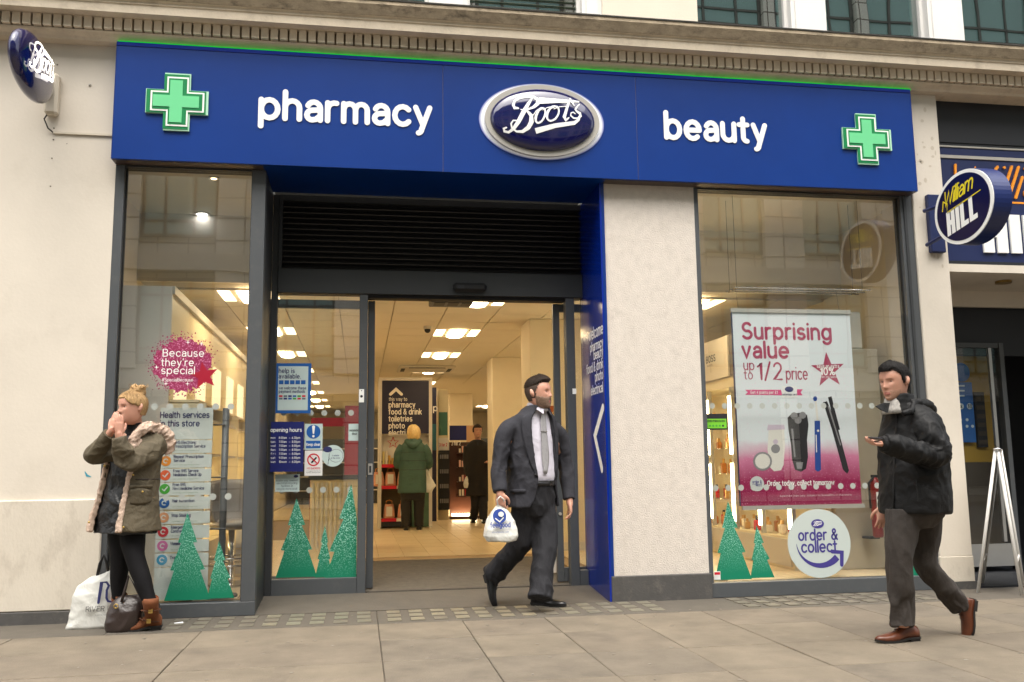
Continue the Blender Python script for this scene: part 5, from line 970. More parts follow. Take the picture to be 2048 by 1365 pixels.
mk_ = thing('makeup_stand', 'narrow poster column over a black makeup stand at the back', 'display', (1.7, 10.3, FL)); a, b = P(876, 900, 10.4), P(897, 900, 10.4); bx('column', 'cream_unit', mk_, a.x, b.x, 10.41, 10.8, FL, 2.65); bx('poster', mat('poster_green', srgb(70, 120, 100), .5), mk_, a.x+.02, b.x-.02, 10.4, 10.409, 1.75, 2.2); bx('black_rack', 'ink_black', mk_, a.x, b.x, 10.2, 10.409, FL+.2, 1.45); bx('price_card', 'sign_white', mk_, a.x, b.x, 10.39, 10.409, 1.46, 1.7); txt('3 for 2', 879, 893, 10.39, 'ban_red', mk_, 6, 15, wt=1.1)
for r in range(4):
    for i in range(5): tag(bx('cosmetic_pot', 'print_grey', None, a.x+.02+.035*i, a.x+.04+.035*i, 10.16, 10.199, .45+.28*r, .53+.28*r), 'tiny grey cosmetic pot in the '+('lowest', 'second', 'third', 'top')[r]+' row of the black makeup stand', 'cosmetics', 'pots on the black makeup stand')
bs = thing('display_stand', 'dark brown display stand topped with a navy offer sign near the pillar', 'display', (2.0, 10.6, FL)); mat('brown_wood', srgb(72, 38, 26), .4, var=.1); bx('body', 'brown_wood', bs, 1.75, 2.28, 10.72, 11.2, FL, 1.62); bx('white_side', 'unit_white', bs, 1.70, 1.749, 10.65, 11.2, FL, 1.66); bx('base', 'brown_wood', bs, 1.75, 2.32, 10.5, 10.719, FL, FL+.06); bx('lit_plinth', 'tube_warm', bs, 1.8, 2.28, 10.52, 10.70, FL+.061, FL+.10)
bx('offer_sign', 'notice_navy', bs, 1.76, 2.1, 10.70, 10.719, 1.66, 1.95); bx('photo_panel', 'skin_print', bs, 2.101, 2.28, 10.70, 10.719, 1.62, 1.95); txt('3 for 2', 903, 891, 10.70, 'sign_white', bs, 8, 18, wt=1.2)
for r in range(4):
    z = .55+.28*r; bx('shelf', 'brown_wood', bs, 1.9, 2.3, 10.5, 10.719, z, z+.02)
    for i in range(6):
        cm_ = rr.choice(['red_gift', 'pale_box', 'pink_box']); tag(bx('lipstick_box', cm_, None, 1.93+.055*i, 1.965+.055*i, 10.52, 10.56, z+.021, z+rr.uniform(.1, .16)), 'tiny '+{'red_gift': 'red', 'pale_box': 'ivory', 'pink_box': 'pink'}[cm_]+' cosmetic box on the '+('lowest', 'second', 'third', 'top')[r]+' shelf of the brown stand', 'cosmetics', 'boxes on the brown stand')
cl = thing('clarins_panel' if False else 'brand_panel', 'orange sign panel behind the shoulder of the suited man', 'sign', P(1107, 830, 2.6)); bx('board', mat('rust_orange', srgb(176, 90, 44), .5), cl, P(1085, 830, 2.6).x, P(1122, 830, 2.6).x, 2.6, 2.64, P(1100, 836, 2.6).z, P(1100, 812, 2.6).z); txt('CLARINS', 1088, 834, 2.6, 'cream_box', cl, 9, 34, wt=1.0); bx('stand', 'cream_unit', cl, P(1090, 830, 2.6).x, P(1122, 830, 2.6).x, 2.641, 2.9, FL, P(1100, 812, 2.6).z)
sb_ = thing('poster_stand', 'white curved poster stand by the right door leaf', 'poster stand', P(1115, 1130, 1.3)); bx('card', 'sign_white', sb_, P(1099, 1100, 1.3).x, P(1125, 1100, 1.3).x, 1.3, 1.31, FL-.02, P(1110, 1000, 1.3).z); mb = MB(); ribbon(mb, [(P(1108, 1120, 1.3).x, P(1108, 1120, 1.3).z), (P(1116, 1085, 1.3).x, P(1116, 1085, 1.3).z), (P(1110, 1030, 1.3).x, P(1110, 1030, 1.3).z)], [.02, .05, .02], (Vector((0, 1.3, 0)), *FACE), .001); mb.build('print', 'amber', sb_, fix=False)
ac = thing('ceiling_vent', 'square air conditioning cassette in the ceiling above the aisle', 'air conditioner', (1.1, 8.9, CZ)); q = P(852, 735, 8.8); bx('panel', 'unit_white', ac, q.x-.5, q.x+.5, 8.4, 9.3, CZ-.04, CZ-.001, bevel=.01); bx('slot', 'ink_black', ac, q.x-.32, q.x+.32, 8.43, 8.52, CZ-.044, CZ-.0405); bx('slot', 'ink_black', ac, q.x-.45, q.x-.38, 8.6, 9.1, CZ-.044, CZ-.0405); bx('slot', 'ink_black', ac, q.x+.38, q.x+.45, 8.6, 9.1, CZ-.044, CZ-.0405)
q = P(855, 655, 4.0); cd = thing('camera_dome', 'small dark security camera dome on the ceiling near the entrance', 'security camera', (q.x, 4.0, CZ)); MB().tube([(q.x, 4, CZ-.001), (q.x, 4, CZ-.04)], .05, 16).build('housing', 'unit_white', cd); MB().ball((q.x, 4, CZ-.05), .04, 12, 8).build('lens', 'ink_black', cd, True)
qa, qb = P(860, 604, 1.7), P(945, 604, 1.7); acn = thing('air_curtain', 'grey air heater box just inside the top of the doorway', 'heater', (.95, 1.7, 2.7)); bx('box', 'frame', acn, qa.x, qb.x, 1.6, 1.9, qa.z-.02, CZ-.03, bevel=.01)
for i in range(3): bx('grille', 'near_black', acn, qa.x+.04+.14*i, qa.x+.15+.14*i, 1.62, 1.8, qa.z-.024, qa.z-.0205)
bgd = thing('back_shelving', 'grey shelving wall far at the back of the shop', 'shelving', (2, 20, FL)); bx('unit', 'frame', bgd, -1.8, 4.8, 20, 20.5, FL, 2.0); 
for r in range(4): bx('shelf', 'unit_white', bgd, -1.8, 4.8, 19.7, 19.99, .5+.4*r, .53+.4*r)
rdg = thing('red_display', 'tall red promotional display behind the door side pane', 'display', (-.3, 4, FL)); mat('promo_red', srgb(168, 24, 60), .5); a, b = P(690, 850, 4.2), P(731, 850, 4.2); bx('tower', 'promo_red', rdg, a.x, b.x, 4.2, 4.6, FL, P(700, 812, 4.2).z); a2 = P(622, 850, 4.2); bx('bar', 'promo_red', rdg, a2.x, a.x-.001, 4.2, 4.3, P(650, 853, 4.2).z, P(650, 836, 4.2).z); bx('leg', 'promo_red', rdg, a2.x, a2.x+.04, 4.2, 4.3, FL, P(650, 854, 4.2).z)
bt_ = thing('shop_counter', 'low cream counter with baskets behind the door side pane', 'counter', (-.4, 3.2, FL)); a, b = P(620, 1000, 3.2), P(716, 1000, 3.2); bx('front', 'cream_unit', bt_, a.x, b.x, 3.2, 3.7, FL, P(660, 960, 3.2).z); bx('top', 'frame_dark', bt_, a.x-.02, b.x+.02, 3.18, 3.72, P(660, 960, 3.2).z+.001, P(660, 951, 3.2).z)
for i in range(9): bx('slat', 'unit_white', bt_, a.x+.02+.05*i, a.x+.045+.05*i, 3.188, 3.199, FL+.1, P(660, 966, 3.2).z)
# ---------------------------------------------------------------- people
mat('skin', srgb(202, 150, 128), .5, var=.06, vscale=14, sss=.12); mat('skin_b', srgb(196, 146, 124), .5, var=.06, vscale=14, sss=.12)
mat('lip', srgb(176, 106, 98), .45); mat('eye_white', srgb(222, 216, 210), .25); mat('iris', srgb(44, 36, 30), .15)
mat('hair_side', srgb(72, 56, 45), .8, var=.2, vscale=120); mat('hair_pale', srgb(222, 192, 132), .6, var=.2, vscale=40); mat('hair_black', srgb(15, 11, 9), .6, spec=.2, var=.4, vscale=70, bump=.7, bscale=160, stretch=(1, 1, .3)); mat('hair_brown', srgb(46, 35, 27), .6, spec=.2, var=.4, vscale=70, bump=.7, bscale=160, stretch=(1, 1, .3)); mat('hair_blond', srgb(176, 142, 98), .6, spec=.25, var=.35, vscale=60, bump=.7, bscale=140, stretch=(1, 1, .4)); mat('beard', srgb(132, 106, 88), .8, var=.4, vscale=90, bump=.6, bscale=220); mat('stubble', srgb(180, 138, 116), .6, var=.2, vscale=120)
mat('suit', srgb(50, 50, 56), .8, var=.12, vscale=9, bump=.15, bscale=420, spec=.3, wrk=.55, wscale=7); mat('suit_dark', srgb(40, 40, 44), .8, var=.12, vscale=9, bump=.15, bscale=420, spec=.3, wrk=.7, wscale=8, stretch=(1, 1, .5)); mat('shirt', srgb(206, 202, 214), .7, var=.04, vscale=14, wrk=.5, wscale=8); mat('tie', srgb(156, 154, 156), .45, var=.2, vscale=90, stretch=(1, 1, .3)); mat('leather_black', srgb(24, 23, 24), .28, var=.2, vscale=30)
mat('parka', srgb(88, 79, 61), .8, var=.16, vscale=8, bump=.2, bscale=260, wrk=.8, wscale=10); mat('fur', srgb(196, 172, 154), .95, var=.14, vscale=40, bump=.5, bscale=150, bdist=.01); mat('leather_dress', srgb(16, 17, 19), .42, var=.2, vscale=10, bump=.2, bscale=70, wrk=.8, wscale=11); mat('tights', srgb(8, 7, 10), .75, spec=.25); mat('suede', srgb(116, 66, 34), .8, var=.25, vscale=20, bump=.25, bscale=200); mat('suede_dark', srgb(84, 48, 26), .7)
mat('down_black', srgb(11, 11, 12), .6, var=.2, vscale=10, bump=.2, bscale=240, spec=.3, wrk=.45, wscale=8); mat('jeans_grey', srgb(58, 52, 48), .85, var=.25, vscale=12, bump=.25, bscale=320, wrk=.55, wscale=9, stretch=(1, 1, .6)); mat('shoe_brown', srgb(92, 48, 28), .3, var=.25, vscale=20); mat('sole', srgb(26, 22, 20), .7); mat('knit', srgb(13, 12, 13), .9, bump=.6, bscale=180); mat('scarf', srgb(170, 166, 160), .8, var=.4, vscale=50); mat('coat_green', srgb(52, 84, 74), .6, var=.1, vscale=8); mat('cloth_dark', srgb(24, 21, 20), .8); mat('bag_white', srgb(212, 212, 206), .38, var=.04, vscale=4, wrk=.45, wscale=9); mat('bag_brown', srgb(52, 42, 39), .32, var=.15, vscale=9, bump=.25, bscale=60); mat('ink_blue', srgb(30, 60, 140), .5); mat('brass_fit', srgb(190, 160, 90), .3, metal=.8)

def catmull(pts, sub):
    P_ = [np.array(p, float) for p in pts]; P_ = [2*P_[0]-P_[1]]+P_+[2*P_[-1]-P_[-2]]; out = []
    for i in range(1, len(P_)-2):
        for k in range(sub):
            t = k/sub; a, b, c, d = P_[i-1], P_[i], P_[i+1], P_[i+2]
            out.append(.5*((2*b)+(-a+c)*t+(2*a-5*b+4*c-d)*t*t+(-a+3*b-3*c+d)*t**3))
    out.append(P_[-2]); return out
def limb(pts, rr_, sub=5, n=16):
    """tapered tube through joints; radius r or (r_side, r_front)"""
    q = [tuple(p)+(tuple(r) if isinstance(r, (tuple, list)) else (r, r)) for p, r in zip(pts, rr_)]
    c = catmull(q, sub); mb = MB(); mb.tube([Vector(p[:3]) for p in c], [(max(.002, p[3]), max(.002, p[4])) for p in c], n); return mb
def rpt(c, rx, ry, a, t, e=2.3):         # point on a torso ring: t=0 is the front, positive towards image right when facing the street
    s_, k = math.sin(t), math.cos(t); x = rx*math.copysign(abs(s_)**(2/e), s_); f = ry*math.copysign(abs(k)**(2/e), k)
    return Vector(c)+Vector((math.cos(a), math.sin(a), 0))*x+Vector((math.sin(a), -math.cos(a), 0))*f
def torso(secs, sub=4, n=40, e=2.3):     # secs: (centre, rx, ry, facing)
    q = [tuple(c)+(rx, ry, a) for c, rx, ry, a in secs]; R = []
    for p in catmull(q, sub): R.append([rpt(p[:3], max(.004, p[3]), max(.004, p[4]), p[5], 2*PI*i/n, e) for i in range(n)])
    return MB().rings(R)
def shell(secs, th=.016, sub=4, n=44, e=2.3):   # open-fronted garment: secs (centre, rx, ry, facing, gap_left, gap_right)
    q = [tuple(c)+(rx, ry, a, g0, g1) for c, rx, ry, a, g0, g1 in secs]; R = []
    for p in catmull(q, sub):
        t0, t1 = p[7], 2*PI+p[6]; ts = [t0+(t1-t0)*i/(n-1) for i in range(n)]
        o = [rpt(p[:3], p[3], p[4], p[5], t, e) for t in ts]; i_ = [rpt(p[:3], p[3]-th, p[4]-th, p[5], t, e) for t in ts[::-1]]
        R.append(o+i_)
    return MB().rings(R)
def strip(secs, t0, t1, off, th=.006, sub=4, n=5, e=2.3):   # patch on a torso surface between two angles per section
    q = [tuple(c)+(rx+off, ry+off, a, u0, u1) for (c, rx, ry, a), u0, u1 in zip(secs, t0, t1)]; R = []
    for p in catmull(q, sub):
        ts = [p[6]+(p[7]-p[6])*i/(n-1) for i in range(n)]
        R.append([rpt(p[:3], p[3], p[4], p[5], t, e) for t in ts]+[rpt(p[:3], p[3]-th, p[4]-th, p[5], t, e) for t in ts[::-1]])
    return MB().rings(R)
_rs = None
def waves(p, freq, n=10, seed=0, aniso=(1, 1, 1)):
    r = np.random.RandomState(seed); out = np.zeros(len(p))
    for i in range(n):
        k = r.normal(size=3)*np.array(aniso); k = k/np.linalg.norm(k)*freq*r.uniform(.6, 1.5); w_ = p@k+r.uniform(0, 6.28)+.9*np.sin(p@(k[[1, 2, 0]]*.6)+r.uniform(0, 6))
        out += np.sin(w_)
    return out/math.sqrt(n)
def fuse(name, parts, mt, par, voxel=.008, smooth=3, folds=0.0, freq=38, aniso=(1, 1, 1), seed=1, mask=None, extra=None):
    mb = MB()
    for p in parts: mb.join(p)
    me = mb.mesh('tmp'); b = bmesh.new(); b.from_mesh(me); bmesh.ops.recalc_face_normals(b, faces=b.faces); b.to_mesh(me); b.free()
    ob = bpy.data.objects.new('tmp', me); C.objects.link(ob); md = ob.modifiers.new('r', 'REMESH'); md.mode = 'VOXEL'; md.voxel_size = voxel; md.use_smooth_shade = True
    dg = bpy.context.evaluated_depsgraph_get(); out = bpy.data.meshes.new_from_object(ob.evaluated_get(dg)); bpy.data.objects.remove(ob); bpy.data.meshes.remove(me)
    nv = len(out.vertices); co = np.empty(nv*3); out.vertices.foreach_get('co', co); co = co.reshape(-1, 3)
    ed = np.empty(len(out.edges)*2, dtype=np.int32); out.edges.foreach_get('vertices', ed); ed = ed.reshape(-1, 2); deg = np.bincount(ed.ravel(), minlength=nv).astype(float)[:, None]; deg[deg == 0] = 1
    def lap(x):
        a = np.zeros_like(x); np.add.at(a, ed[:, 0], x[ed[:, 1]]); np.add.at(a, ed[:, 1], x[ed[:, 0]]); return a/deg
    for i in range(smooth): co = co+.55*(lap(co)-co)
    if folds:
        out.vertices.foreach_set('co', co.ravel()); out.update(); nr = np.empty(nv*3); out.vertices.foreach_get('normal', nr); nr = nr.reshape(-1, 3)
        w_ = np.clip(1-1.5*np.abs(waves(co, freq*.62, 7, seed, aniso)), -.9, 1); w2_ = np.clip(1-1.7*np.abs(waves(co, freq*1.5, 7, seed+5, aniso)), -.8, 1)*.45; k = mask(co) if mask else np.ones(nv)
        co = co+nr*((w_+w2_)*folds*k)[:, None]; co = co+.3*(lap(co)-co)
    if extra: co = extra(co)
    out.vertices.foreach_set('co', co.ravel()); out.update(); out.materials.clear(); out.name = name
    return link(name, out, mt, par, True)

# head: rings by height with a modelled face; forward, side, up in head space
_U = [-.1175, -.112, -.100, -.085, -.07, -.055, -.03, 0, .02, .035, .06, .085, .103, .112, .1175]
_F = [.030, .062, .082, .086, .086, .087, .087, .087, .088, .093, .090, .075, .050, .028, .004]
_B = [.006, .012, .026, .044, .060, .072, .088, .099, .103, .104, .098, .078, .052, .030, .004]
_W = [.012, .026, .042, .053, .060, .065, .071, .076, .078, .078, .074, .060, .041, .025, .004]
class Head:
    def __init__(s, c, H, yaw, pitch=0.0, roll=0.0, wide=1.0):
        """c = centre of the head; yaw = world angle of the face, 0 = towards the street (-y), positive to image right"""
        s.k = H/.235; f = Vector((math.sin(yaw)*math.cos(pitch), -math.cos(yaw)*math.cos(pitch), math.sin(pitch))); l = Vector((math.cos(yaw), math.sin(yaw), 0)); u = f.cross(l)*-1 if f.cross(l).z < 0 else f.cross(l)
        if roll: l, u = l*math.cos(roll)+u*math.sin(roll), u*math.cos(roll)-l*math.sin(roll)
        s.f, s.l, s.u, s.c = f, l, u, Vector(c); s.nu, s.nt = 64, 72
        U = np.linspace(-1, 1, s.nu); U = np.sin(U*PI/2)*.1175; T = np.linspace(-PI, PI, s.nt, endpoint=False)
        Fp, Bp, Wp = np.interp(U, _U, _F), np.interp(U, _U, _B), np.interp(U, _U, _W)*wide
        def sm(x):
            for _ in range(3): x = np.convolve(np.pad(x, 2, 'edge'), [.1, .2, .4, .2, .1], 'valid')
            return x
        Fp, Bp, Wp = sm(Fp), sm(Bp), sm(Wp); ct, st = np.cos(T), np.sin(T)
        f_ = np.where(ct[None] > 0, Fp[:, None], Bp[:, None])*np.sign(ct)[None]*np.abs(ct)[None]**.92; sd_ = Wp[:, None]*np.sign(st)[None]*np.abs(st)[None]**.86; u_ = np.repeat(U[:, None], s.nt, 1)
        fr = np.clip(ct, 0, 1)[None]; g = lambda x, m_, w_: np.exp(-((x-m_)/w_)**2)
        nose = np.interp(u_, [-.045, -.037, -.030, -.022, -.008, .010, .028, .04], [0, .004, .021, .027, .019, .010, .003, 0]); f_ = f_+nose*np.exp(-(sd_/(.0085+.006*g(u_, -.027, .01)))**2)*fr
        f_ = f_-fr*.014*(g(np.abs(sd_), .031, .014)*g(u_, .010, .011)); f_ = f_+fr*.004*g(np.abs(sd_), .03, .022)*g(u_, .030, .007)
        f_ = f_+fr*np.exp(-(sd_/.021)**2)*(.0055*g(u_, -.056, .0055)+.0065*g(u_, -.068, .0055)-.004*g(u_, -.062, .0025)-.004*g(u_, -.079, .006)); f_ = f_+fr*.004*g(u_, -.098, .012)*np.exp(-(sd_/.02)**2); f_ = f_+fr*.004*g(np.abs(sd_), .045, .016)*g(u_, -.012, .016)
        s.L = np.stack([f_, sd_, u_], -1); s.T = T; s.Uv = U
    def w(s, p): return s.c+(s.f*p[0]+s.l*p[1]+s.u*p[2])*s.k
    def mb(s, ears=True):
        m_ = MB(); m_.rings([[s.w(p) for p in row] for row in s.L])
        if ears:
            for sg in (-1, 1):
                R = []
                for i in range(7):
                    t = i/6; a = PI*t; R.append([s.w((-.012-.006*t+.021*math.sin(a)**.6*math.cos(b)*.75-.01*t, sg*(.070+.013*math.sin(b)*math.sin(a)+.009+.004*t), -.032+.066*t)) for b in [2*PI*j/10 for j in range(10)]])
                m_.rings(R)
        return m_
    def strands(s, name, mt, par, fn, n, ln, dirf, seed=1, wid=.0011, lift=.35):
        r = random.Random(seed); mb = MB(); k = 0; tries = 0
        while k < n and tries < n*12:
            tries += 1; i = r.randrange(2, s.nu-2); j = r.randrange(s.nt); p = s.L[i, j]; th = fn(s.T[j], p[2], p[1], p[0])
            if th <= 0: continue
            o = np.array([p[0], p[1], p[2]*.8]); o = o/(np.linalg.norm(o)+1e-9); d = np.array(dirf(s.T[j], p[2], p), float); d = d-o*d.dot(o); d = d/(np.linalg.norm(d)+1e-9); d = d+o*lift*r.uniform(.2, 1.2)+np.array([r.gauss(0, .18), r.gauss(0, .18), r.gauss(0, .18)])
            b = p+o*th*.75; L_ = ln*r.uniform(.5, 1.2); w_ = np.cross(d, o); w_ = w_/(np.linalg.norm(w_)+1e-9)*wid; m_ = b+d*L_*.55; t = b+d*L_-o*L_*.18
            mb.add([s.w(b-w_), s.w(b+w_), s.w(m_+w_*.8), s.w(m_-w_*.8), s.w(t)], [(0, 1, 2, 3), (3, 2, 4)]); k += 1
        return stuff(mb.build(name, mt, par, False, fix=False))
    def patch(s, name, mt, par, fn, smooth=True):
        """shell lying on the head where fn(theta, u, side, fwd) gives a thickness > 0"""
        v, idx = [], {}; fs = []; Th = np.zeros((s.nu, s.nt))
        for i in range(s.nu):
            for j in range(s.nt): Th[i, j] = fn(s.T[j], s.L[i, j, 2], s.L[i, j, 1], s.L[i, j, 0])
        ok = Th > 0
        for i in range(s.nu-1):
            for j in range(s.nt):
                q = [(i, j), (i, (j+1) % s.nt), (i+1, (j+1) % s.nt), (i+1, j)]
                if sum(ok[a] for a in q) >= 2:
                    r = []
                    for a in q:
                        if a not in idx:
                            p = s.L[a]; d = np.array([p[0], p[1], p[2]*.8]); d = d/(np.linalg.norm(d)+1e-9); idx[a] = len(v); v.append(s.w(p+d*(Th[a] if ok[a] else -.002)))
                        r.append(idx[a])
                    fs.append(tuple(r))
        return MB().add(v, fs).build(name, mt, par, smooth)
    def face(s, par, brow='hair_brown', lips=True, eye_u=.011):
        for sg in (-1, 1):
            j = int(np.argmin(np.abs(s.T-sg*.40))); i = int(np.argmin(np.abs(s.Uv-eye_u))); f0 = s.L[i, j, 0]
            R = []
            for a in range(9):
                ph = -PI/2+PI*a/8; R.append([s.w((f0-.004+.0085*max(.05, math.cos(ph))*math.cos(b), sg*.031+.0155*max(.05, math.cos(ph))*math.sin(b), eye_u+.0050*math.sin(ph))) for b in [2*PI*c/12 for c in range(12)]])
            e = MB().rings(R).build('eye', 'eye_white', par, True); R = []
            for a in range(7):
                ph = -PI/2+PI*a/6; R.append([s.w((f0+.0018+.004*max(.05, math.cos(ph))*math.cos(b), sg*.031+.0068*max(.05, math.cos(ph))*math.sin(b), eye_u+.0052*math.sin(ph))) for b in [2*PI*c/10 for c in range(10)]])
            MB().rings(R).build('iris', 'iris', e, True)
            MB().tube([s.w((f0+.010-.010*t*t*1.6, sg*(.014+.036*t), .0265+.006*math.sin(PI*t)*.9)) for t in (0, .25, .5, .75, 1)], [.0036*s.k, .0052*s.k, .005*s.k, .0038*s.k, .0018*s.k], 6).build('eyebrow', brow, par, True)
            MB().tube([s.w((f0+.0035-.006*t*t, sg*(.016+.031*t), eye_u+.0042+.0035*math.sin(PI*t))) for t in (0, .33, .66, 1)], .0022*s.k, 5).build('eyelid', brow, par, True)
        if lips: s.patch('lips', 'lip', par, lambda t, u, sd_, f_: .0009 if (abs(t) < .6 and f_ > 0 and abs(sd_) < .023 and (-.0735+abs(sd_)*.2 < u < -.052-abs(sd_)*.28)) else 0)
def hand(wr, d, nrm, side, curl=.5, L=.19, spread=.12, thumb=.6):
    """palm and five fingers; d = pointing direction, nrm = back of the hand, side=+1/-1 which side the thumb leaves"""
    d = Vector(d).normalized(); nrm = Vector(nrm); nrm = (nrm-d*nrm.dot(d)).normalized(); x = d.cross(nrm)*side; k = L/.19; mb = MB(); wr = Vector(wr)
    R = []
    for t, w_, h_ in ((-.15, .026, .021), (0, .027, .021), (.35, .037, .019), (.75, .042, .016), (1.0, .040, .013), (1.06, .034, .008)):
        c = wr+d*(.095*k*t); R.append([c+x*(w_*k*math.cos(a))+nrm*(h_*k*math.sin(a)) for a in [2*PI*i/14 for i in range(14)]])
    mb.rings(R)
    for i, (off_, ln, r) in enumerate(((.030, .072, .0088), (.010, .080, .0092), (-.010, .074, .0088), (-.029, .058, .0078))):
        p = wr+d*(.088*k)+x*(off_*k); dr = (d+x*(off_/.03*spread)).normalized(); pts = [p-dr*.02*k, p]; ang = 0
        for seg, c_ in ((.46, .55), (.30, .95), (.24, .8)):
            ang += curl*c_; pts.append(pts[-1]+(dr*math.cos(ang)-nrm*math.sin(ang))*(ln*seg*k))
        mb.join(limb(pts, [r*k*.9, r*k, r*k*.95, r*k*.88, r*k*.6], 3, 8))
    p = wr+d*(.022*k)+x*(.022*k); t1 = p+(x*.75+d*.62-nrm*.25).normalized()*(.042*k); t2 = t1+(x*(.62-thumb*.6)+d*.8-nrm*thumb*.55).normalized()*(.032*k); t3 = t2+(x*(.4-thumb*.8)+d*.85-nrm*thumb*.7).normalized()*(.024*k)
    mb.join(limb([p-x*.012*k, p, t1, t2, t3], [.014*k, .015*k, .0115*k, .010*k, .0065*k], 3, 8)); return mb
def shoe(heel, fwd, up, L, par, mt, height=.085, w=.046, shaft=None, name='shoe', heel_h=.022, pointy=.8, lace=True):
    """heel = point under the back of the heel"""
    f = Vector(fwd).normalized(); u = Vector(up); u = (u-f*u.dot(f)).normalized(); x = f.cross(u); heel = Vector(heel)
    T = [(0, .55, .60), (.04, .70, .78), (.16, .76, .98), (.30, .78, 1.0), (.42, .86, .80), (.55, .96, .62), (.70, 1.0, .50), (.84, .88*pointy+.1, .40), (.94, .6*pointy+.05, .30), (1.0, .22, .16)]
    b0 = lambda t: heel_h*(1 if t < .3 else max(0, 1-(t-.3)/.3))*.6+.010+(.010*max(0, (t-.8)/.2))
    R = []
    for t, ww, hh_ in T:
        c = heel+f*(L*t)+u*b0(t); R.append([c+x*(w*ww*math.copysign(abs(math.cos(a))**.75, math.cos(a)))+u*(height*hh_*(max(0, math.sin(a))**.8)) for a in [PI*2*i/18 for i in range(18)]])
    o = MB().rings(R).build(name, mt, par, True)
    S_ = []
    for t, ww, hh_ in T: c = heel+f*(L*t*1.015-.004); S_.append([c+x*(w*ww*1.06*sx_)+u*h_ for sx_, h_ in ((-1, b0(t)+.004), (1, b0(t)+.004), (1, b0(t)-.010), (-1, b0(t)-.010))])
    MB().rings(S_).build('sole', 'sole', o)
    q0 = heel+f*.004; MB().hexa([q0+x*(-w*.62), q0+x*(w*.62), q0+f*(L*.24)+x*(w*.78), q0+f*(L*.24)+x*(-w*.78)], [p+u*(heel_h*.6+.004) for p in (q0+x*(-w*.62), q0+x*(w*.62), q0+f*(L*.24)+x*(w*.78), q0+f*(L*.24)+x*(-w*.78))]).build('heel', 'sole', o)
    if lace:
        for k in range(3):
            t = .42+.075*k; c = heel+f*(L*t)+u*(b0(t)+height*(.82-.13*k*1.1)); MB().tube([c-x*.022, c+u*.006, c+x*.022], .0026, 5).build('lace', 'sole' if mt != 'shoe_brown' else 'brown_wood', o, True)
    return o
V = Vector
def JY(y0): return lambda px, py, dy=0.0: P(px, py, y0+dy)
# ---- man in the grey suit, stepping out of the doorway
J = JY(-.25); A = rad(30)
sm = thing('person', 'man in dark grey suit, white shirt and silver tie walking out with a white bag', 'person', G(1085, 1215))
hd = Head(J(1077, 788, -.06), .252, rad(57), rad(2), 0, 1.03)
wrL, wrR = J(1000, 985, -.19), J(1139, 1003, .04)
arms = [limb([J(1044, 858, 0), J(1020, 872, -.085), J(999, 925, -.11), J(1000, 985, -.19), J(1000, 990, -.19)], [.04, .04, .038, .028, .026]), limb([J(1084, 862, .05), J(1110, 878, .095), J(1131, 930, .13), wrR, wrR+V((0, 0, -.02))], [.05, .05, .042, .028, .026])]
trunk = [limb([J(1074, 806, -.04), J(1068, 838, 0), J(1064, 880, .02), J(1064, 950, .03), J(1066, 1000, .03)], [.062, .068, (.13, .1), (.13, .1), .1]), limb([J(1080, 1000, .03), J(1086, 1095, -.04), J(1080, 1195, -.17)], [.07, .05, .04]), limb([J(1052, 1000, .02), J(1042, 1085, .06), J(985, 1152, .28)], [.07, .05, .04])]
bd = fuse('body', [hd.mb()]+arms+trunk+[hand(wrL, (.05, -.05, -1), (-.55, -.8, 0), -1, 1.15, .20, .05, 1.0), hand(wrR, (.05, -.2, -1), (.9, -.2, 0), -1, .7, .19)], 'skin', sm, .0048, 2)
hd.face(sm, 'hair_brown', True)
hd.patch('hair_side', 'hair_side', sm, lambda t, u, s, f: .0026 if (abs(t) > 1.48-5.5*max(0, u-.01)+.05*math.sin(u*300) and u > (-.035 if abs(t) < 1.9 else -.055) and u < .066) else 0)
fh = (lambda t, u, s, f: (.006+.016*min(1, max(0, (u-.055)/.04))+.012*max(0, math.cos(t))*(u > .07)+.002*math.sin(t*31)) if (u > .078-.030*min(1, max(0, abs(t)-.9))) else 0)
hd.patch('hair', 'hair_brown', sm, fh); hd.strands('hair_strands', 'hair_brown', sm, fh, 1800, .026, lambda t, u, p: (-1, 0, .35))
hd.strands('hair_stubble', 'hair_brown', sm, lambda t, u, s, f: .0026 if (abs(t) > 1.42-5.5*max(0, u-.01) and u > (-.035 if abs(t) < 1.9 else -.055) and u < .07) else 0, 1200, .006, lambda t, u, p: (-.5, 0, -1), 3)
fb = (lambda t, u, s, f: .0065 if ((u < -.035+.02*max(0, abs(t)-.7) and abs(t) < 1.55 and u > -.114 and not (abs(s) < .02 and -.074 < u < -.050)) or (abs(s) < .027 and -.052 < u < -.040 and f > 0)) else 0)
hd.patch('beard', 'beard', sm, fb); hd.strands('beard_hairs', 'hair_brown', sm, fb, 900, .010, lambda t, u, p: (.3, 0, -1), 4, .0008)
T0 = [(J(1073, 812, -.02), .085, .080, A), (J(1069, 826, 0), .145, .098, A), (J(1066, 840, .01), .200, .122, A), (J(1064, 872, .02), .222, .152, A), (J(1063, 915, .03), .220, .170, A), (J(1063, 955, .03), .214, .176, A), (J(1063, 990, .03), .226, .176, A), (J(1063, 1014, .03), .234, .178, A)]
gL = [-.42, -.46, -.50, -.50, -.44, -.32, -.36, -.62]; gR = [.42, .44, .46, .48, .52, .56, .70, .95]
jk = [shell([(c, rx, ry, a, g0, g1) for (c, rx, ry, a), g0, g1 in zip(T0, gL, gR)], .018)]
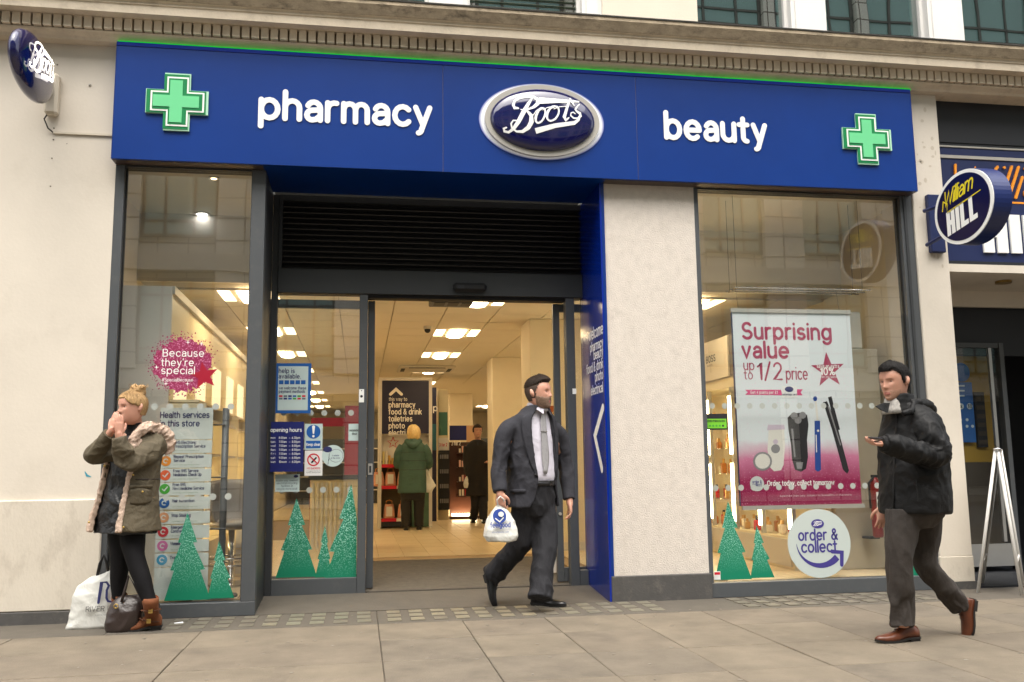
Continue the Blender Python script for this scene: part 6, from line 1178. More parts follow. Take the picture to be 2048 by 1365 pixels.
jk += [limb([J(1036, 846, -.05), J(1014, 862, -.095), J(1004, 890, -.10), J(999, 925, -.11), J(998, 960, -.15), J(1000, 984, -.18)], [.066, .070, .067, .062, .056, .052]), limb([J(1096, 852, .06), J(1116, 868, .10), J(1125, 895, .12), J(1131, 930, .13), J(1136, 970, .09), J(1139, 1000, .05)], [.066, .070, .067, .061, .055, .051])]
jo = fuse('jacket', jk, 'suit', sm, .007, 3, .0095, 32, (1, 1, .55), 3, lambda co: np.clip(.45+.9*np.exp(-((co[:, 2]-J(998, 930).z)/.12)**2), 0, 1.2))
for g, w_, nm in ((gL, -1, 'l'), (gR, 1, 'r')):      # lapels lie on the front edges
    ss = T0[:6]; e = [.40, .36, .52, .42, .26, .06]
    strip(ss, [g[i] if w_ > 0 else g[i]-e[i] for i in range(6)], [g[i]+e[i] if w_ > 0 else g[i] for i in range(6)], .011, .007, 5, 6).build('lapel', 'suit_dark' if False else 'suit', jo, True)
strip([T0[5], T0[6]], [-1.35, -1.35], [-.85, -.85], .008, .006).build('pocket_flap', 'suit', jo, True) if False else MB().tube([rpt(T0[6][0]+V((0, 0, .035)), .234, .184, A, t) for t in (-1.5, -1.25, -1.0, -.8)], [(.004, .016)]*4, 6).build('pocket_flap', 'suit', jo, True)
for dz, t in ((.03, -.40), ): MB().ball(rpt(T0[5][0]+V((0, 0, .02)), .226, .188, A, t-.04), .009, 8, 6).build('button', 'leather_black', jo, True)
so = fuse('shirt', [torso([(J(1074, 806, -.03), .074, .072, A), (J(1072, 818, -.01), .082, .080, A), (c, rx-.020, ry-.016, A) if False else (J(1069, 826, 0), .125, .084, A), (J(1066, 840, .01), .176, .104, A), (J(1064, 872, .02), .198, .134, A), (J(1063, 915, .03), .198, .158, A), (J(1063, 950, .03), .194, .172, A), (J(1063, 966, .03), .188, .160, A)])], 'shirt', sm, .007, 3, .0016, 30, (1, 1, .4), 6)
ck = J(1073, 818, -.025)
for sg in (-1, 1):                                   # collar wings
    a0 = A+.25; MB().poly([rpt(ck+V((0, 0, .018)), .082, .080, a0, sg*.10), rpt(ck+V((0, 0, .030)), .080, .078, a0, sg*.9), rpt(ck+V((0, 0, -.012)), .094, .092, a0, sg*1.0), rpt(ck+V((0, 0, -.048)), .104, .112, a0, sg*.52)], V((math.sin(a0), -math.cos(a0), .2))*.006).build('collar_wing', 'shirt', so)
ts = [(c, rx-.006, ry-.004, a) for c, rx, ry, a in [(J(1072, 822, -.015), .105, .094, A), (J(1069, 832, 0), .15, .100, A), (J(1066, 850, .01), .186, .122, A), (J(1064, 880, .02), .200, .145, A), (J(1063, 915, .03), .200, .164, A), (J(1063, 948, .03), .196, .176, A)]]
to = strip(ts, [-.14, -.08, -.10, -.10, -.13, -.10], [.22, .14, .12, .13, .16, .02], .010, .006, 4, 5).build('tie', 'tie', sm, True)
MB().ball(rpt(ts[0][0]+V((0, 0, .004)), .108, .100, A, .05), (.024, .018, .024), 10, 8).build('tie_knot', 'tie', to, True); MB().tube([rpt(ts[3][0]+V((0, 0, .06)), .204, .150, A, t) for t in (-.14, 0, .12)], .003, 5).build('tie_clip', 'chrome', to)
MB().rings([[rpt(J(1063, py, .03), .197+o_, .170+o_, A, 2*PI*i/40) for i in range(40)] for py, o_ in ((962, 0), (961.5, .004), (971, .004), (971.5, 0))]).build('belt', 'leather_black', sm, True); q = rpt(J(1063, 966.5, .03), .203, .178, A, .22); MB().slab(q, (.94, .34, 0), (0, 0, 1), (.34, -.94, 0), .04, .035, .006).build('buckle', 'chrome', sm)
tr_ = [torso([(J(1063, 964, .03), .188, .160, A), (J(1065, 985, .03), .188, .152, A), (J(1066, 1010, .03), .180, .145, A), (J(1067, 1032, .03), .14, .12, A)], 4), limb([J(1082, 1000, .05), J(1087, 1050, .03), J(1089, 1100, -.04), J(1084, 1150, -.11), J(1079, 1196, -.175)], [.112, .110, .096, .086, .088]), limb([J(1052, 1000, .02), J(1048, 1045, .03), J(1040, 1086, .06), J(1010, 1122, .17), J(984, 1152, .28)], [.110, .108, .094, .084, .086])]
fuse('trousers', tr_, 'suit_dark', sm, .0072, 2, .0115, 34, (1, 1, .45), 9, lambda co: np.clip(.5+.8*np.exp(-((co[:, 2]-.12)/.14)**2), 0, 1.2))
shoe(G(1064, 1211), (.80, -.58, 0), (0, 0, 1), .30, sm, 'leather_black', .085, .047)
shoe(J(966, 1150, .34), (.26, -.22, -.94), (.92, -.25, .30), .285, sm, 'leather_black', .085, .047)
# carrier bag in his hand
cb = thing('carrier_bag', 'crumpled white carrier bag with blue print in the hand of the suited man', 'bag', J(1001, 1085, -.2)); B = lambda px, py, dy=0: P(px, py, -.43+dy)
def bag(prof, ny=1.0, n=28, sq=.55):
    R = []
    for (cx, cy, wpx, dpt) in prof:
        c = B(cx, cy); w_ = wpx*.00395; R.append([c+V((w_*math.copysign(abs(math.cos(a))**sq, math.cos(a)), dpt*math.copysign(abs(math.sin(a))**sq, math.sin(a)), 0)) for a in [2*PI*i/n for i in range(n)]])
    return R
fuse('sack', [MB().rings(bag([(1001, 1006, 6, .02), (1000, 1014, 9, .03), (1000, 1024, 17, .05), (1001, 1040, 25, .08), (1001, 1058, 31, .10), (1001, 1072, 33, .11), (1003, 1082, 28, .10)]))], 'bag_white', cb, .006, 2, .0055, 34, (1.2, 1, .8), 15)
MB().tube([B(996, 1012, -.02), B(994, 1000, -.045), B(1001, 993, -.05), B(1008, 1000, -.045), B(1006, 1012, -.02)], .006, 6).build('handle', 'bag_white', cb, True)
BF = (V((1, .05, 0)).normalized(), V((.0, .22, 1)).normalized(), V((.05, -1, .22)).normalized())
e_ = disc(B(999, 1033, -.098), .052, BF, .003, 20, .055).build('emblem', 'ink_blue', cb); disc(B(1002, 1029, -.104), .022, BF, .002, 12, .02).build('emblem_light', 'bag_white', e_); mb = MB(); ribbon(mb, [(-.03, -.005), (0, -.03), (.03, .0)], .008, (B(999, 1036, -.104), *BF), 0); mb.build('emblem_line', 'bag_white', e_, fix=False)
lettering('feelgood', B(1001, 1055, -.118), 'ink_blue', cb, size=.036, width=.15, frame=BF, align='c', wt=1.2); lettering('www.boots.com', B(1001, 1066, -.124), 'ink_blue', cb, size=.011, width=.13, frame=BF, align='c', wt=1.0)

# ---- woman in the parka
J = JY(-.50); A = rad(-24)
wm_ = thing('person', 'blonde woman in olive parka with hands raised to her mouth by the cream wall', 'person', G(262, 1256))
hd = Head(J(264, 817, -.06), .236, rad(-47), rad(-3), 0, .97)
w1, w2 = J(238, 872, -.30), J(222, 864, -.26)
arms = [limb([J(295, 885, 0), J(311, 888, .0), J(256, 922, -.24), w1, w1+V((0, 0, .02))], [.045, .045, .038, .026, .024]), limb([J(245, 885, 0), J(230, 890, -.02), J(190, 910, -.14), w2, w2+V((0, 0, .02))], [.045, .045, .038, .026, .024])]
trunk = [limb([J(268, 832, -.03), J(273, 862, -.01), J(268, 890, .0), J(262, 970, .02), J(258, 1040, .02)], [.048, .052, (.12, .09), (.11, .09), .1]), limb([J(242, 1045, .03), J(240, 1130, .03), J(238, 1205, .06)], [.06, .045, .034]), limb([J(264, 1045, .0), J(270, 1115, -.07), J(300, 1205, -.13)], [.06, .045, .034])]
fuse('body', [hd.mb()]+arms+trunk+[hand(w1, (-.02, -.02, 1), (.75, -.62, 0), 1, .14, .175, .03, .35), hand(w2, (.22, -.03, 1), (-.6, -.75, .1), -1, .16, .17, .03, .3)], 'skin', wm_, .0046, 2)
hd.face(wm_, 'hair_blond', True)
fh = (lambda t, u, s, f: (.010+.004*math.sin(t*23+u*90)) if (u > .072-.05*min(1, max(0, abs(t)-.5)/.6) if abs(t) < 1.45 else (u > -.05 and not (abs(t) < 1.85 and u < .012))) else 0)
hd.patch('hair', 'hair_blond', wm_, fh); hd.strands('hair_strands', 'hair_blond', wm_, fh, 2200, .045, lambda t, u, p: (-.055-p[0], -p[1], .135-p[2]), 5, .0011, .12)
bun = hd.w((-.055, .0, .118)); fuse('hair_bun', [MB().ball(bun, (.046, .046, .044), 14, 10), limb([hd.w((-.02, .03, .115)), hd.w((-.05, .035, .15)), hd.w((-.09, .01, .13))], [.014, .02, .01], 3, 8), limb([hd.w((-.0, -.02, .118)), hd.w((-.04, -.03, .155)), hd.w((-.08, -.02, .125))], [.014, .018, .01], 3, 8)], 'hair_blond', wm_, .005, 1, .006, 90, (1, 1, 1), 4)
rs = random.Random(9); mb = MB()
for k in range(26):
    a = rs.uniform(0, 2*PI); p0 = bun+V((.03*math.cos(a), .03*math.sin(a), .02)); mb.tube([p0, p0+V((.03*math.cos(a), .03*math.sin(a), rs.uniform(.01, .04))), p0+V((.045*math.cos(a+.4), .045*math.sin(a+.4), rs.uniform(.0, .05)))], [.0018, .0014, .0006], 4)
stuff(mb.build('loose_strands', 'hair_blond', wm_, True))
cs_ = [(J(272, 866, .01), .11, .085, A), (J(270, 880, .01), .175, .105, A), (J(268, 905, .01), .195, .135, A), (J(264, 945, .02), .196, .150, A), (J(258, 990, .02), .212, .164, A), (J(251, 1030, .02), .240, .180, A), (J(248, 1062, .02), .262, .192, A)]
pgL = [-.55, -.62, -.72, -.78, -.78, -.70, -.62]; pgR = [.62, .58, .48, .38, .32, .30, .28]
pk = [shell([(c, rx, ry, a, g0, g1) for (c, rx, ry, a), g0, g1 in zip(cs_, pgL, pgR)], .020), limb([J(296, 884, -.0), J(311, 890, -.02), J(288, 910, -.13), J(256, 922, -.24), J(245, 898, -.28), J(238, 874, -.30)], [.078, .082, .076, .068, .060, .052]), limb([J(248, 886, 0), J(231, 892, -.03), J(208, 906, -.10), J(190, 908, -.15), J(203, 888, -.21), J(220, 868, -.25)], [.07, .076, .070, .064, .056, .050])]
po = fuse('parka', pk, 'parka', wm_, .007, 3, .0095, 34, (1, 1, .8), 21, lambda co: np.clip(.45+.9*np.exp(-((co[:, 2]-J(256, 915).z)/.13)**2), 0, 1.3))
def fuzzy(name, parts, par, amp=.007, seed=2): return fuse(name, parts, 'fur', par, .006, 1, amp, 120, (1, 1, 1), seed)
fuzzy('fur_lining', [strip(cs_[1:], [g-.20 for g in pgL[1:]], [g+.05 for g in pgL[1:]], .010, .034, 4, 6)], po, .004); fuzzy('fur_lining', [strip(cs_[1:], [g-.05 for g in pgR[1:]], [g+.13 for g in pgR[1:]], .010, .034, 4, 6)], po, .004, 5)
hood = [limb([J(262, 902, -.15), J(267, 878, -.13), J(282, 862, -.10), J(303, 856, -.04), J(326, 864, .03), J(339, 884, .05), J(336, 908, .05)], [.022, .028, .034, .040, .044, .042, .026])]
fo = fuzzy('fur_trim', hood, po, .010, 8); mb = MB()
for k in range(1500):
    s = rs.random(); pts = [J(267, 878, -.13), J(282, 860, -.10), J(303, 853, -.04), J(326, 861, .03), J(340, 884, .05), J(337, 908, .05)]; i = min(4, int(s*5)); p0 = pts[i].lerp(pts[i+1], s*5-i); d = V((rs.gauss(.3, 1), rs.gauss(-.3, 1), rs.gauss(.1, 1))).normalized(); r0 = .028+.014*s; q = p0+d*r0; e = q+d*rs.uniform(.012, .030)+V((0, 0, -.006)); n_ = d.cross(V((.3, .2, 1))).normalized()*.0012; mb.add([q-n_, q+n_, e], [(0, 1, 2)])
stuff(mb.build('fur_fringe', 'fur', po, False, fix=False))
fuse('hood', [MB().ball(J(318, 884, .09), (.085, .085, .075), 16, 10), limb([J(280, 870, .06), J(300, 872, .08), J(322, 890, .10)], [.05, .07, .06])], 'parka', po, .008, 3, .005, 40, (1, 1, 1), 3)
for px, py, dy in ((209, 932, -.16), (266, 950, -.20), (285, 984, -.17), (178, 1045, -.12), (247, 1055, -.20)): MB().ball(J(px, py, dy), (.008, .006, .008), 8, 6).build('snap_button', 'brass_fit', po, True)
MB().tube([rpt(cs_[4][0]+V((0, 0, -.01)), .224, .176, A, t) for t in (.55, .8, 1.1, 1.35)], [(.005, .05), (.006, .06), (.006, .055), (.004, .04)], 8).build('patch_pocket', 'parka', po, True); MB().tube([rpt(cs_[4][0]+V((0, 0, .06)), .220, .172, A, t) for t in (.5, .8, 1.1, 1.4)], [(.005, .014)]*4, 6).build('pocket_flap', 'parka', po, True)
MB().tube([rpt(cs_[3][0]+V((0, 0, -.05)), .204, .156, A, t) for t in (.4, .7, 1.1, 1.5, 1.9)], .004, 5).build('drawcord', 'bag_brown', po, True)
fuse('dress', [torso([(J(271, 872, .0), .10, .08, A), (J(269, 900, .01), .150, .112, A), (J(264, 945, .02), .158, .128, A), (J(259, 990, .02), .172, .140, A), (J(253, 1035, .02), .205, .160, A), (J(251, 1066, .02), .225, .170, A)])], 'leather_dress', wm_, .007, 2, .0075, 34, (1, 1, .7), 31)
MB().rings([[rpt(J(271, py, -.005), r, r*.98, A, 2*PI*i/28) for i in range(28)] for py, r in ((876, .085), (868, .068), (858, .064), (848, .062), (846, .058), (850, .054))]).build('roll_neck', 'knit', wm_, True)
fuse('tights', [limb([J(244, 1040, .03), J(242, 1075, .03), J(240, 1125, .03), J(237, 1165, .05), J(238, 1208, .06)], [.10, .088, .066, .056, .042]), limb([J(262, 1040, .0), J(265, 1075, -.03), J(270, 1115, -.07), J(285, 1160, -.10), J(301, 1208, -.13)], [.10, .088, .068, .060, .044])], 'tights', wm_, .007, 3, .0012, 40)
def boot(heel, fwd, ank, par):
    o = shoe(heel, fwd, (0, 0, 1), .275, par, 'suede', .095, .045, None, 'ankle_boot', .035, .55, False); ank = Vector(ank); h0 = Vector(heel)+Vector(fwd).normalized()*.065
    sh = MB().tube([h0+V((0, 0, .045)), h0+V((0, 0, .10)), h0.lerp(V((ank.x, ank.y, h0.z)), .6)+V((0, 0, .16)), V((ank.x, ank.y, .225)), V((ank.x, ank.y, .235))], [(.05, .052), (.047, .050), (.049, .052), (.056, .058), (.050, .052)], 18).build('shaft', 'suede', o, True)
    for dz, r in ((.075, .062), (.150, .058)):
        c = h0+V((0, 0, dz))+(V((ank.x, ank.y, h0.z))-h0)*(.6 if dz > .1 else .1)+Vector(fwd)*(.016 if dz < .1 else 0); pts = [c+V((r*1.02*math.cos(a), r*math.sin(a), (.014 if dz < .1 else 0)*math.cos(a)*-1)) for a in [2*PI*i/20 for i in range(21)]]; MB().tube(pts, [(.011, .004)]*21, 6, False).build('strap', 'suede_dark', o, True); MB().slab(pts[15]+V((.01, -.004, 0)), (1, 0, 0), (0, 0, 1), (0, -1, 0), .028, .03, .004).build('buckle', 'brass_fit', o)
    return o
boot(G(323, 1260), (-1, -.10, 0), J(301, 1200, -.13), wm_); boot(G(258, 1250), (-1, -.12, 0), J(239, 1200, .06), wm_)
# her bags
hbag = thing('handbag', 'slouchy dark brown leather handbag on the pavement by the brown boots', 'handbag', G(265, 1262)); g0 = G(246, 1262); B = lambda px, py, dy=0: P(px, py, g0.y+dy)
def ringsq(cx, cy, wpx, dpt, tilt=0, n=32, sq=.6, sc=.0039, Bf=None):
    c = (Bf or B)(cx, cy); return [c+V((wpx*sc*math.copysign(abs(math.cos(a))**sq, math.cos(a)), dpt*math.copysign(abs(math.sin(a))**sq, math.sin(a)), tilt*math.cos(a))) for a in [2*PI*i/n for i in range(n)]]
fuse('bag_body', [MB().rings([ringsq(246, 1264, 24, .07), ringsq(246, 1258, 27, .085), ringsq(248, 1240, 29, .09, .005), ringsq(252, 1222, 30, .085, .012), ringsq(256, 1206, 27, .065, .01), ringsq(259, 1196, 20, .035), ringsq(260, 1192, 14, .02)]), limb([B(258, 1238, .03), B(285, 1236, .14), B(316, 1228, .22)], [(.07, .10), (.075, .11), (.05, .085)], 5, 20)], 'bag_brown', hbag, .0065, 2, .0085, 26, (1, 1, .9), 41)
for dy in (-.07, .06): MB().tube([B(243, 1205, dy), B(250, 1180, dy), B(258, 1152, dy*.4), B(268, 1170, dy), B(282, 1200, dy), B(285, 1225, dy*1.4)], [(.010, .005)]*6, 8).build('strap', 'bag_brown', hbag, True)
qr = B(232, 1213, -.10); MB().tube([qr+V((.014*math.cos(a), 0, .014*math.sin(a))) for a in [2*PI*i/12 for i in range(13)]], .004, 6, False).build('ring', 'brass_fit', hbag, True)
sbag = thing('shopping_bag', 'large white plastic shopping bag with navy logo leaning on the wall', 'shopping bag', G(190, 1256)); gs = G(188, 1257); BS = lambda px, py, dy=0: P(px, py, gs.y+.06+dy)
fuse('sack', [MB().rings([ringsq(191, 1258, 46, .075, .0, 32, .5, .0041, BS), ringsq(192, 1250, 46, .095, .0, 32, .5, .0041, BS), ringsq(194, 1215, 42, .095, .012, 32, .5, .0041, BS), ringsq(197, 1185, 40, .085, .02, 32, .5, .0041, BS), ringsq(202, 1162, 36, .06, .035, 32, .5, .0041, BS), ringsq(208, 1148, 28, .025, .04, 32, .5, .0041, BS)])], 'bag_white', sbag, .0065, 2, .0072, 22, (1.3, 1, .7), 51)
mb = MB()
for dy in (-.02, .03): MB().tube([BS(194, 1156, dy), BS(200, 1128, dy), BS(208, 1110, dy*.5), BS(214, 1128, dy), BS(218, 1152, dy)], [(.012, .005)]*5, 8).build('handle', 'leather_black', sbag, True)
SF = (V((1, .04, .0)).normalized(), V((-.0, .10, 1)).normalized(), V((.04, -1, .1)).normalized()); o0 = BS(197, 1206, -.112); mb = MB()
ribbon(mb, [(0, 0), (.012, .14), (.045, .14), (.062, .115), (.050, .085), (.052, .03), (.064, .008), (.085, .004), (.10, .008)], [.018, .018, .014, .016, .016, .016, .014, .013, .012], (o0, *SF), .003, 0, 3); mb.build('logo_mark', 'ink_navy', sbag, fix=False)
lettering('RIVER ISLAND', BS(172, 1224, -.118), 'ink_black', sbag, size=.034, width=.30, frame=SF, wt=.75, dep=.004); lettering('RIVER ISLAND CLOTHING', BS(190, 1232, -.12), 'ink_black', sbag, size=.007, width=.14, frame=SF, wt=.8, dep=.004)

# ---- man in the black coat walking past
J = JY(-2.08); A = rad(-76)
wk = thing('person', 'dark haired man in black padded coat walking left and looking at his phone', 'person', G(1800, 1280))
hd = Head(J(1789, 765, -.02), .242, rad(-70), rad(-7), 0, .98)
w1, w2 = J(1764, 888, -.30), J(1766, 1012, .22)
arms = [limb([J(1838, 845, -.08), J(1852, 855, -.17), J(1872, 912, -.22), J(1800, 892, -.28), w1], [.05, .05, .042, .03, .026]), limb([J(1815, 845, .1), J(1808, 855, .18), J(1798, 940, .24), w2, w2+V((0, 0, -.02))], [.05, .05, .042, .028, .026])]
trunk = [limb([J(1796, 788, -.01), J(1808, 820, 0), J(1824, 860, 0), J(1826, 950, 0), J(1826, 1020, 0)], [.056, .062, (.12, .1), (.12, .1), .1]), limb([J(1806, 1030, -.03), J(1802, 1080, -.05), J(1799, 1135, -.05), J(1803, 1195, -.03), J(1806, 1255, -.02)], [.06, .055, .045, .04, .035]), limb([J(1848, 1030, .05), J(1850, 1080, .08), J(1850, 1128, .09), J(1884, 1170, .10), J(1924, 1214, .11)], [.06, .055, .045, .04, .035])]
fuse('body', [hd.mb()]+arms+trunk+[hand(w1, (-1, -.25, .05), (.05, .25, -1), -1, .62, .155, .04, .7), hand(w2, (-.1, 0, -1), (-.2, -1, 0), 1, .5, .19)], 'skin_b', wk, .0046, 2)
hd.face(wk, 'hair_black', True)
def fh(t, u, s, f):
    a = abs(t); line = float(np.interp(a, [0, .9, 1.15, 1.30, 1.42, 1.58, 1.62, 1.95, 2.05, 3.2], [.076, .076, .060, .046, -.006, -.008, .034, .030, -.064, -.066]))
    if u < line+.003*math.sin(t*37): return 0
    return .005+.009*max(0, min(1, (u-.03)/.05))+.012*max(0, math.cos(t))*max(0, min(1, (u-.072)/.02))+.002*math.sin(t*23+u*80)
hd.patch('hair', 'hair_black', wk, fh); hd.strands('hair_strands', 'hair_black', wk, fh, 2600, .024, lambda t, u, p: (.55, 0, .1) if u > .055 and abs(t) < 1.2 else (-.4, 0, -1) if u < .05 else (-1, 0, -.1), 6, .0012, .4)
hd.patch('stubble', 'stubble', wk, lambda t, u, s, f: .0008 if (u < -.045 and abs(t) < 1.3 and u > -.110 and not (abs(s) < .025 and -.076 < u < -.050)) else 0)
ct_ = [(J(1806, 806, 0), .085, .085, A), (J(1815, 824, 0), .165, .105, A), (J(1822, 842, 0), .198, .130, A), (J(1825, 880, 0), .212, .162, A), (J(1827, 930, 0), .218, .178, A), (J(1829, 985, 0), .218, .188, A), (J(1830, 1022, 0), .218, .194, A), (J(1830, 1027, 0), .205, .180, A)]
co_ = fuse('coat', [torso(ct_, 4), limb([J(1838, 846, -.09), J(1853, 856, -.17), J(1866, 884, -.21), J(1872, 912, -.23), J(1842, 908, -.26), J(1802, 894, -.29), J(1770, 888, -.30)], [.080, .084, .080, .075, .066, .060, .055]), limb([J(1815, 846, .09), J(1806, 858, .17), J(1798, 940, .24), J(1772, 1005, .22)], [.08, .085, .07, .056])], 'down_black', wk, .007, 3, .0115, 34, (1, 1, .85), 61, lambda co: np.clip(.5+.8*np.exp(-((co[:, 2]-J(1860, 900).z)/.12)**2), 0, 1.3))
fuse('collar', [MB().rings([[rpt(J(1798, py, 0)+V((dx, 0, 0)), r, r*1.02, A, 2*PI*i/36) for i in range(36)] for py, r, dx in ((826, .112, .03), (812, .098, .015), (798, .088, .0), (790, .086, -.004), (790, .076, -.004), (802, .074, .0), (820, .08, .02))])], 'down_black', co_, .006, 2, .004, 40, (1, 1, 1), 7)
MB().poly([J(1768, 806, -.10), J(1752, 813, -.13), J(1764, 821, -.13), J(1776, 826, -.12), J(1780, 806, -.11)], V((0, .012, 0))).build('collar_flap', 'down_black', co_)
fuse('hood', [limb([J(1822, 806, -.10), J(1850, 808, -.04), J(1862, 822, .04), J(1850, 838, .10)], [.024, .032, .034, .024]), limb([J(1806, 828, -.155), J(1822, 822, -.15), J(1828, 808, -.11)], [.016, .018, .016])], 'down_black', co_, .007, 2, .005, 40, (1, 1, 1), 9)
MB().tube([rpt(c, rx+.002, ry+.003, A, .04) for c, rx, ry, a in ct_[1:7]], [(.004, .008)]*6, 6).build('zip_placket', 'knit', co_, True); MB().tube([J(1835, 965, -.235), J(1838, 1000, -.245)], .004, 5).build('pocket_zip', 'silver', co_) if False else MB().tube([J(1832, 960, -.245), J(1836, 1003, -.25)], .004, 5).build('pocket_zip', 'knit', co_)
fuse('cuff', [limb([J(1772, 888, -.30), J(1762, 888, -.30)], [.050, .046], 2)], 'knit', co_, .005, 1)
MB().rings([[rpt(J(1793, py, -.01), r, r, A, 2*PI*i/28) for i in range(28)] for py, r in ((828, .088), (818, .080), (806, .074), (798, .070), (796, .064), (806, .06))]).build('scarf', 'scarf', wk, True)
fuse('trousers', [torso([(J(1828, 1005, 0), .20, .15, A), (J(1828, 1030, 0), .185, .145, A), (J(1828, 1055, 0), .12, .11, A)], 3), limb([J(1806, 1025, -.03), J(1802, 1080, -.05), J(1799, 1135, -.05), J(1803, 1195, -.03), J(1806, 1252, -.02)], [.108, .092, .078, .070, .068]), limb([J(1848, 1025, .05), J(1850, 1080, .08), J(1850, 1128, .09), J(1884, 1170, .10), J(1924, 1214, .11)], [.108, .092, .082, .064, .060])], 'jeans_grey', wk, .0072, 2, .0115, 36, (1, 1, .5), 71, lambda co: np.clip(.45+.9*np.exp(-((co[:, 2]-.18)/.18)**2), 0, 1.2))
shoe(G(1836, 1281), (-1, -.10, 0), (0, 0, 1), .305, wk, 'shoe_brown', .085, .046)
shoe(J(1951, 1200, .12), (-.26, .02, -.96), (-.96, 0, .26), .285, wk, 'shoe_brown', .085, .046)
pho = thing('phone', 'small black phone held flat in the hand of the walking man', 'phone', J(1745, 879, -.30)); q = J(1747, 879, -.32); MB().slab(q, V((-1, -.05, .08)).normalized(), V((-.05, 1, 0)), V((.08, 0, 1)).normalized(), .085, .062, .010).build('case', 'leather_black', pho, bevel=.004); MB().slab(q+V((0, 0, .0102)), V((-1, -.05, .08)).normalized(), V((-.05, 1, 0)), V((.08, 0, 1)).normalized(), .070, .052, .001).build('screen', 'navy_gloss', pho)

# ---- two people inside
y0 = 7.65; J = JY(y0); A = PI; zf = FL
gw = thing('person', 'woman in green padded jacket standing with her back turned inside the shop', 'person', (J(826, 1050).x, y0, zf))
hd = Head(J(827, 868, 0), .240, PI, rad(-14))
fuse('body', [hd.mb(), limb([J(827, 872), J(826, 890), J(825, 940), J(825, 990)], [.05, .06, .12, .1]), limb([J(813, 985), J(813, 1020), V((J(813, 1050).x, y0, zf+.07))], [.06, .05, .04]), limb([J(838, 985), J(838, 1020), V((J(838, 1050).x, y0, zf+.07))], [.06, .05, .04]), limb([J(808, 893), J(797, 925, .05), J(806, 918, .3)], [.04, .035, .025]), limb([J(844, 893), J(855, 925, .05), J(848, 930, .3)], [.04, .035, .025]), hand(J(806, 918, .3), (.2, 1, 0), (0, 0, 1), 1, .4, .17), hand(J(848, 930, .3), (-.2, 1, -.2), (0, 0, 1), -1, .4, .17)], 'skin', gw, .006, 2)
hd.face(gw, 'hair_blond'); hd.patch('hair', 'hair_pale', gw, lambda t, u, s, f: .030+.008*math.sin(7*t)-.06*max(0, -.05-u) if (u > .06 or abs(t) > 1.0) and u > -.112 else 0)
cg = [(J(826, 880), .10, .09, A), (J(826, 889), .175, .12, A), (J(826, 900), .205, .14, A), (J(825, 925), .215, .155, A), (J(825, 955), .225, .165, A), (J(824, 986), .235, .175, A)]
gc = fuse('jacket', [torso(cg), limb([J(806, 893), J(798, 908), J(796, 930, .06), J(804, 920, .24)], [.075, .08, .072, .055]), limb([J(846, 893), J(854, 908), J(857, 930, .06), J(850, 930, .24)], [.075, .08, .072, .055])], 'coat_green', gw, .009, 3, .003, 30, (.3, .3, 1), 81)
fuse('hood', [limb([J(812, 882, -.02), J(826, 892, -.13), J(841, 882, -.02)], [.045, .06, .045]), MB().ball(J(826, 884, -.05), (.10, .09, .06))], 'coat_green', gc, .009, 3)
for z_ in (905, 922, 940, 958): MB().tube([rpt(J(825, z_), .222, .163, A, t) for t in [2*PI*i/24 for i in range(25)]], .003, 5, False).build('quilt_seam', 'ink_black', gc)
fuse('trousers', [torso([(J(825, 975), .19, .14, A), (J(825, 1000), .18, .13, A)], 2), limb([J(813, 985), J(812, 1018), V((J(812, 1048).x, y0, zf+.06))], [.10, .085, .075]), limb([J(838, 985), J(838, 1018), V((J(838, 1048).x, y0, zf+.06))], [.10, .085, .075])], 'cloth_dark', gw, .009, 2, .003, 30)
for px in (812, 838): x_ = J(px, 1048).x; shoe((x_, y0-.07, zf+.002), (.05, 1, 0), (0, 0, 1), .26, gw, 'leather_black', .08, .044, None, 'shoe', .02, .8, False)
gb = thing('carrier_bag', 'white plastic bag hanging at the side of the woman in green', 'bag', J(858, 975)); B = lambda px, py, dy=0: P(px, py, y0+.1+dy); fuse('sack', [MB().rings([ringsq(853, 985, 9, .06, 0, 20, .6, .0083), ringsq(859, 972, 12, .06, 0, 20, .6, .0083), ringsq(855, 955, 7, .04, 0, 20, .6, .0083), ringsq(852, 938, 2, .015, 0, 20, .6, .0083)])], 'bag_white', gb, .008, 1, .008, 30); MB().tube([B(852, 940), B(851, 932)], .01, 6).build('handle', 'bag_white', gb)
y0 = 9.2; J = JY(y0); A = rad(8)
dm_ = thing('person', 'man in long black coat walking towards the exit deep inside the shop', 'person', (J(957, 1040).x, y0, zf))
hd = Head(J(955, 863, -.03), .24, rad(5), 0); wL, wR = J(938, 958, -.05), J(978, 925, -.2)
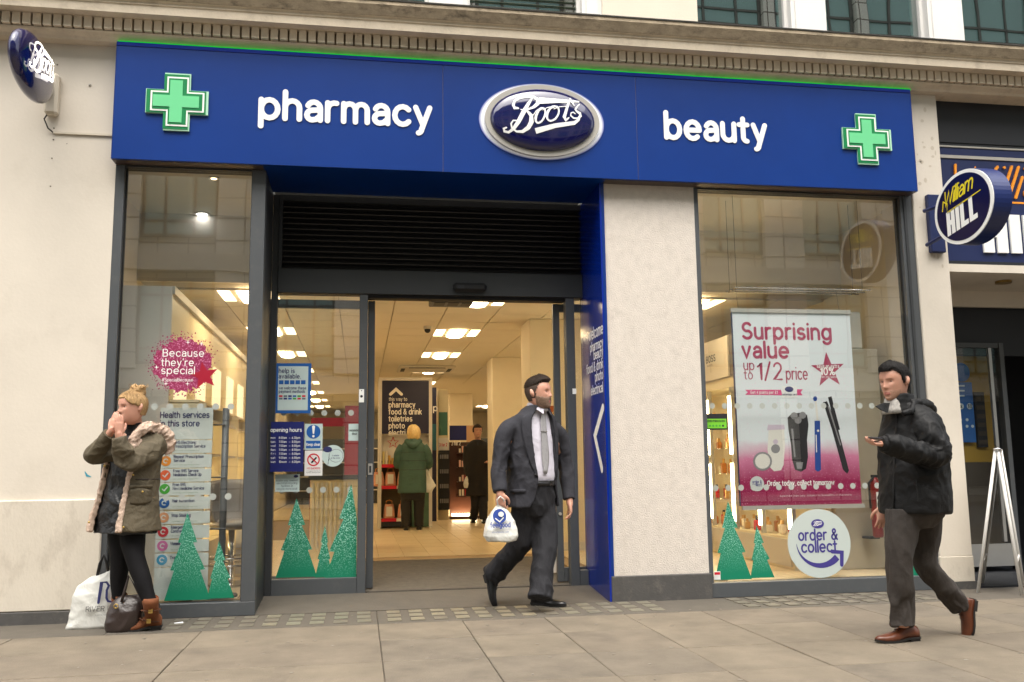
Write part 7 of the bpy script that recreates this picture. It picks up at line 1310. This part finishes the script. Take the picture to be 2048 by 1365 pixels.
fuse('body', [hd.mb(), limb([J(955, 872), J(956, 890), J(956, 930), J(957, 975)], [.055, .065, .12, .1]), limb([J(938, 892), J(934, 925, .02), wL], [.05, .04, .028]), limb([J(974, 892), J(982, 920, .02), wR], [.05, .04, .028]), hand(wL, (0, -.1, -1), (-1, -.3, 0), 1, .9, .19), hand(wR, (-.3, -1, .2), (0, -.2, 1), 1, .6, .19), limb([J(950, 975), J(951, 1010), V((J(948, 1035).x, y0+.15, zf+.08))], [.07, .05, .04]), limb([J(963, 975), J(966, 1010, -.1), V((J(965, 1036).x, y0-.15, zf+.08))], [.07, .05, .04])], 'skin_b', dm_, .006, 2)
hd.face(dm_, 'hair_brown'); hd.patch('hair', 'hair_brown', dm_, lambda t, u, s, f: .012 if (u > .062 or (abs(t) > 1.2 and u > -.02)) else 0)
fuse('coat', [torso([(J(956, 880), .09, .085, A), (J(956, 887), .185, .11, A), (J(956, 898), .225, .14, A), (J(956, 930), .225, .16, A), (J(957, 965), .235, .17, A), (J(958, 992), .245, .18, A)]), limb([J(936, 893), J(934, 925, .02), J(937, 952, -.04)], [.085, .075, .06]), limb([J(976, 893), J(982, 920, .02), J(979, 928, -.14)], [.085, .075, .06])], 'cloth_dark', dm_, .009, 3, .004, 28)
MB().poly([J(951, 880, -.13), J(960, 880, -.13), J(956, 892, -.16)], (0, .01, 0)).build('shirt_front', 'suit', dm_)
fuse('trousers', [limb([J(950, 980), J(951, 1010), V((J(948, 1034).x, y0+.15, zf+.07))], [.10, .085, .075]), limb([J(964, 980), J(966, 1010, -.1), V((J(965, 1036).x, y0-.15, zf+.07))], [.10, .085, .075])], 'suit_dark', dm_, .009, 2, .003)
shoe((J(948, 1034).x, y0+.2, zf+.002), (-.1, -1, 0), (0, 0, 1), .28, dm_, 'leather_black', .08, .046, None, 'shoe', .02, .8, False); shoe((J(965, 1036).x, y0-.1, zf+.002), (.1, -1, 0), (0, 0, 1), .28, dm_, 'leather_black', .08, .046, None, 'shoe', .02, .8, False)
B = lambda px, py, dy=0: P(px, py, y0-.06+dy); mb_ = thing('carrier_bag', 'cream carrier bag in the hand of the man in the black coat', 'bag', B(938, 975)); fuse('sack', [MB().rings([ringsq(937, 976, 9, .05, 0, 20, .6, .0092), ringsq(937, 968, 10, .06, 0, 20, .6, .0092), ringsq(938, 956, 7, .04, 0, 20, .6, .0092), ringsq(938, 950, 2, .015, 0, 20, .6, .0092)])], 'bag_white', mb_, .008, 1, .006, 30); MB().tube([B(938, 952), B(938, 945)], .01, 6).build('handle', 'bag_white', mb_)
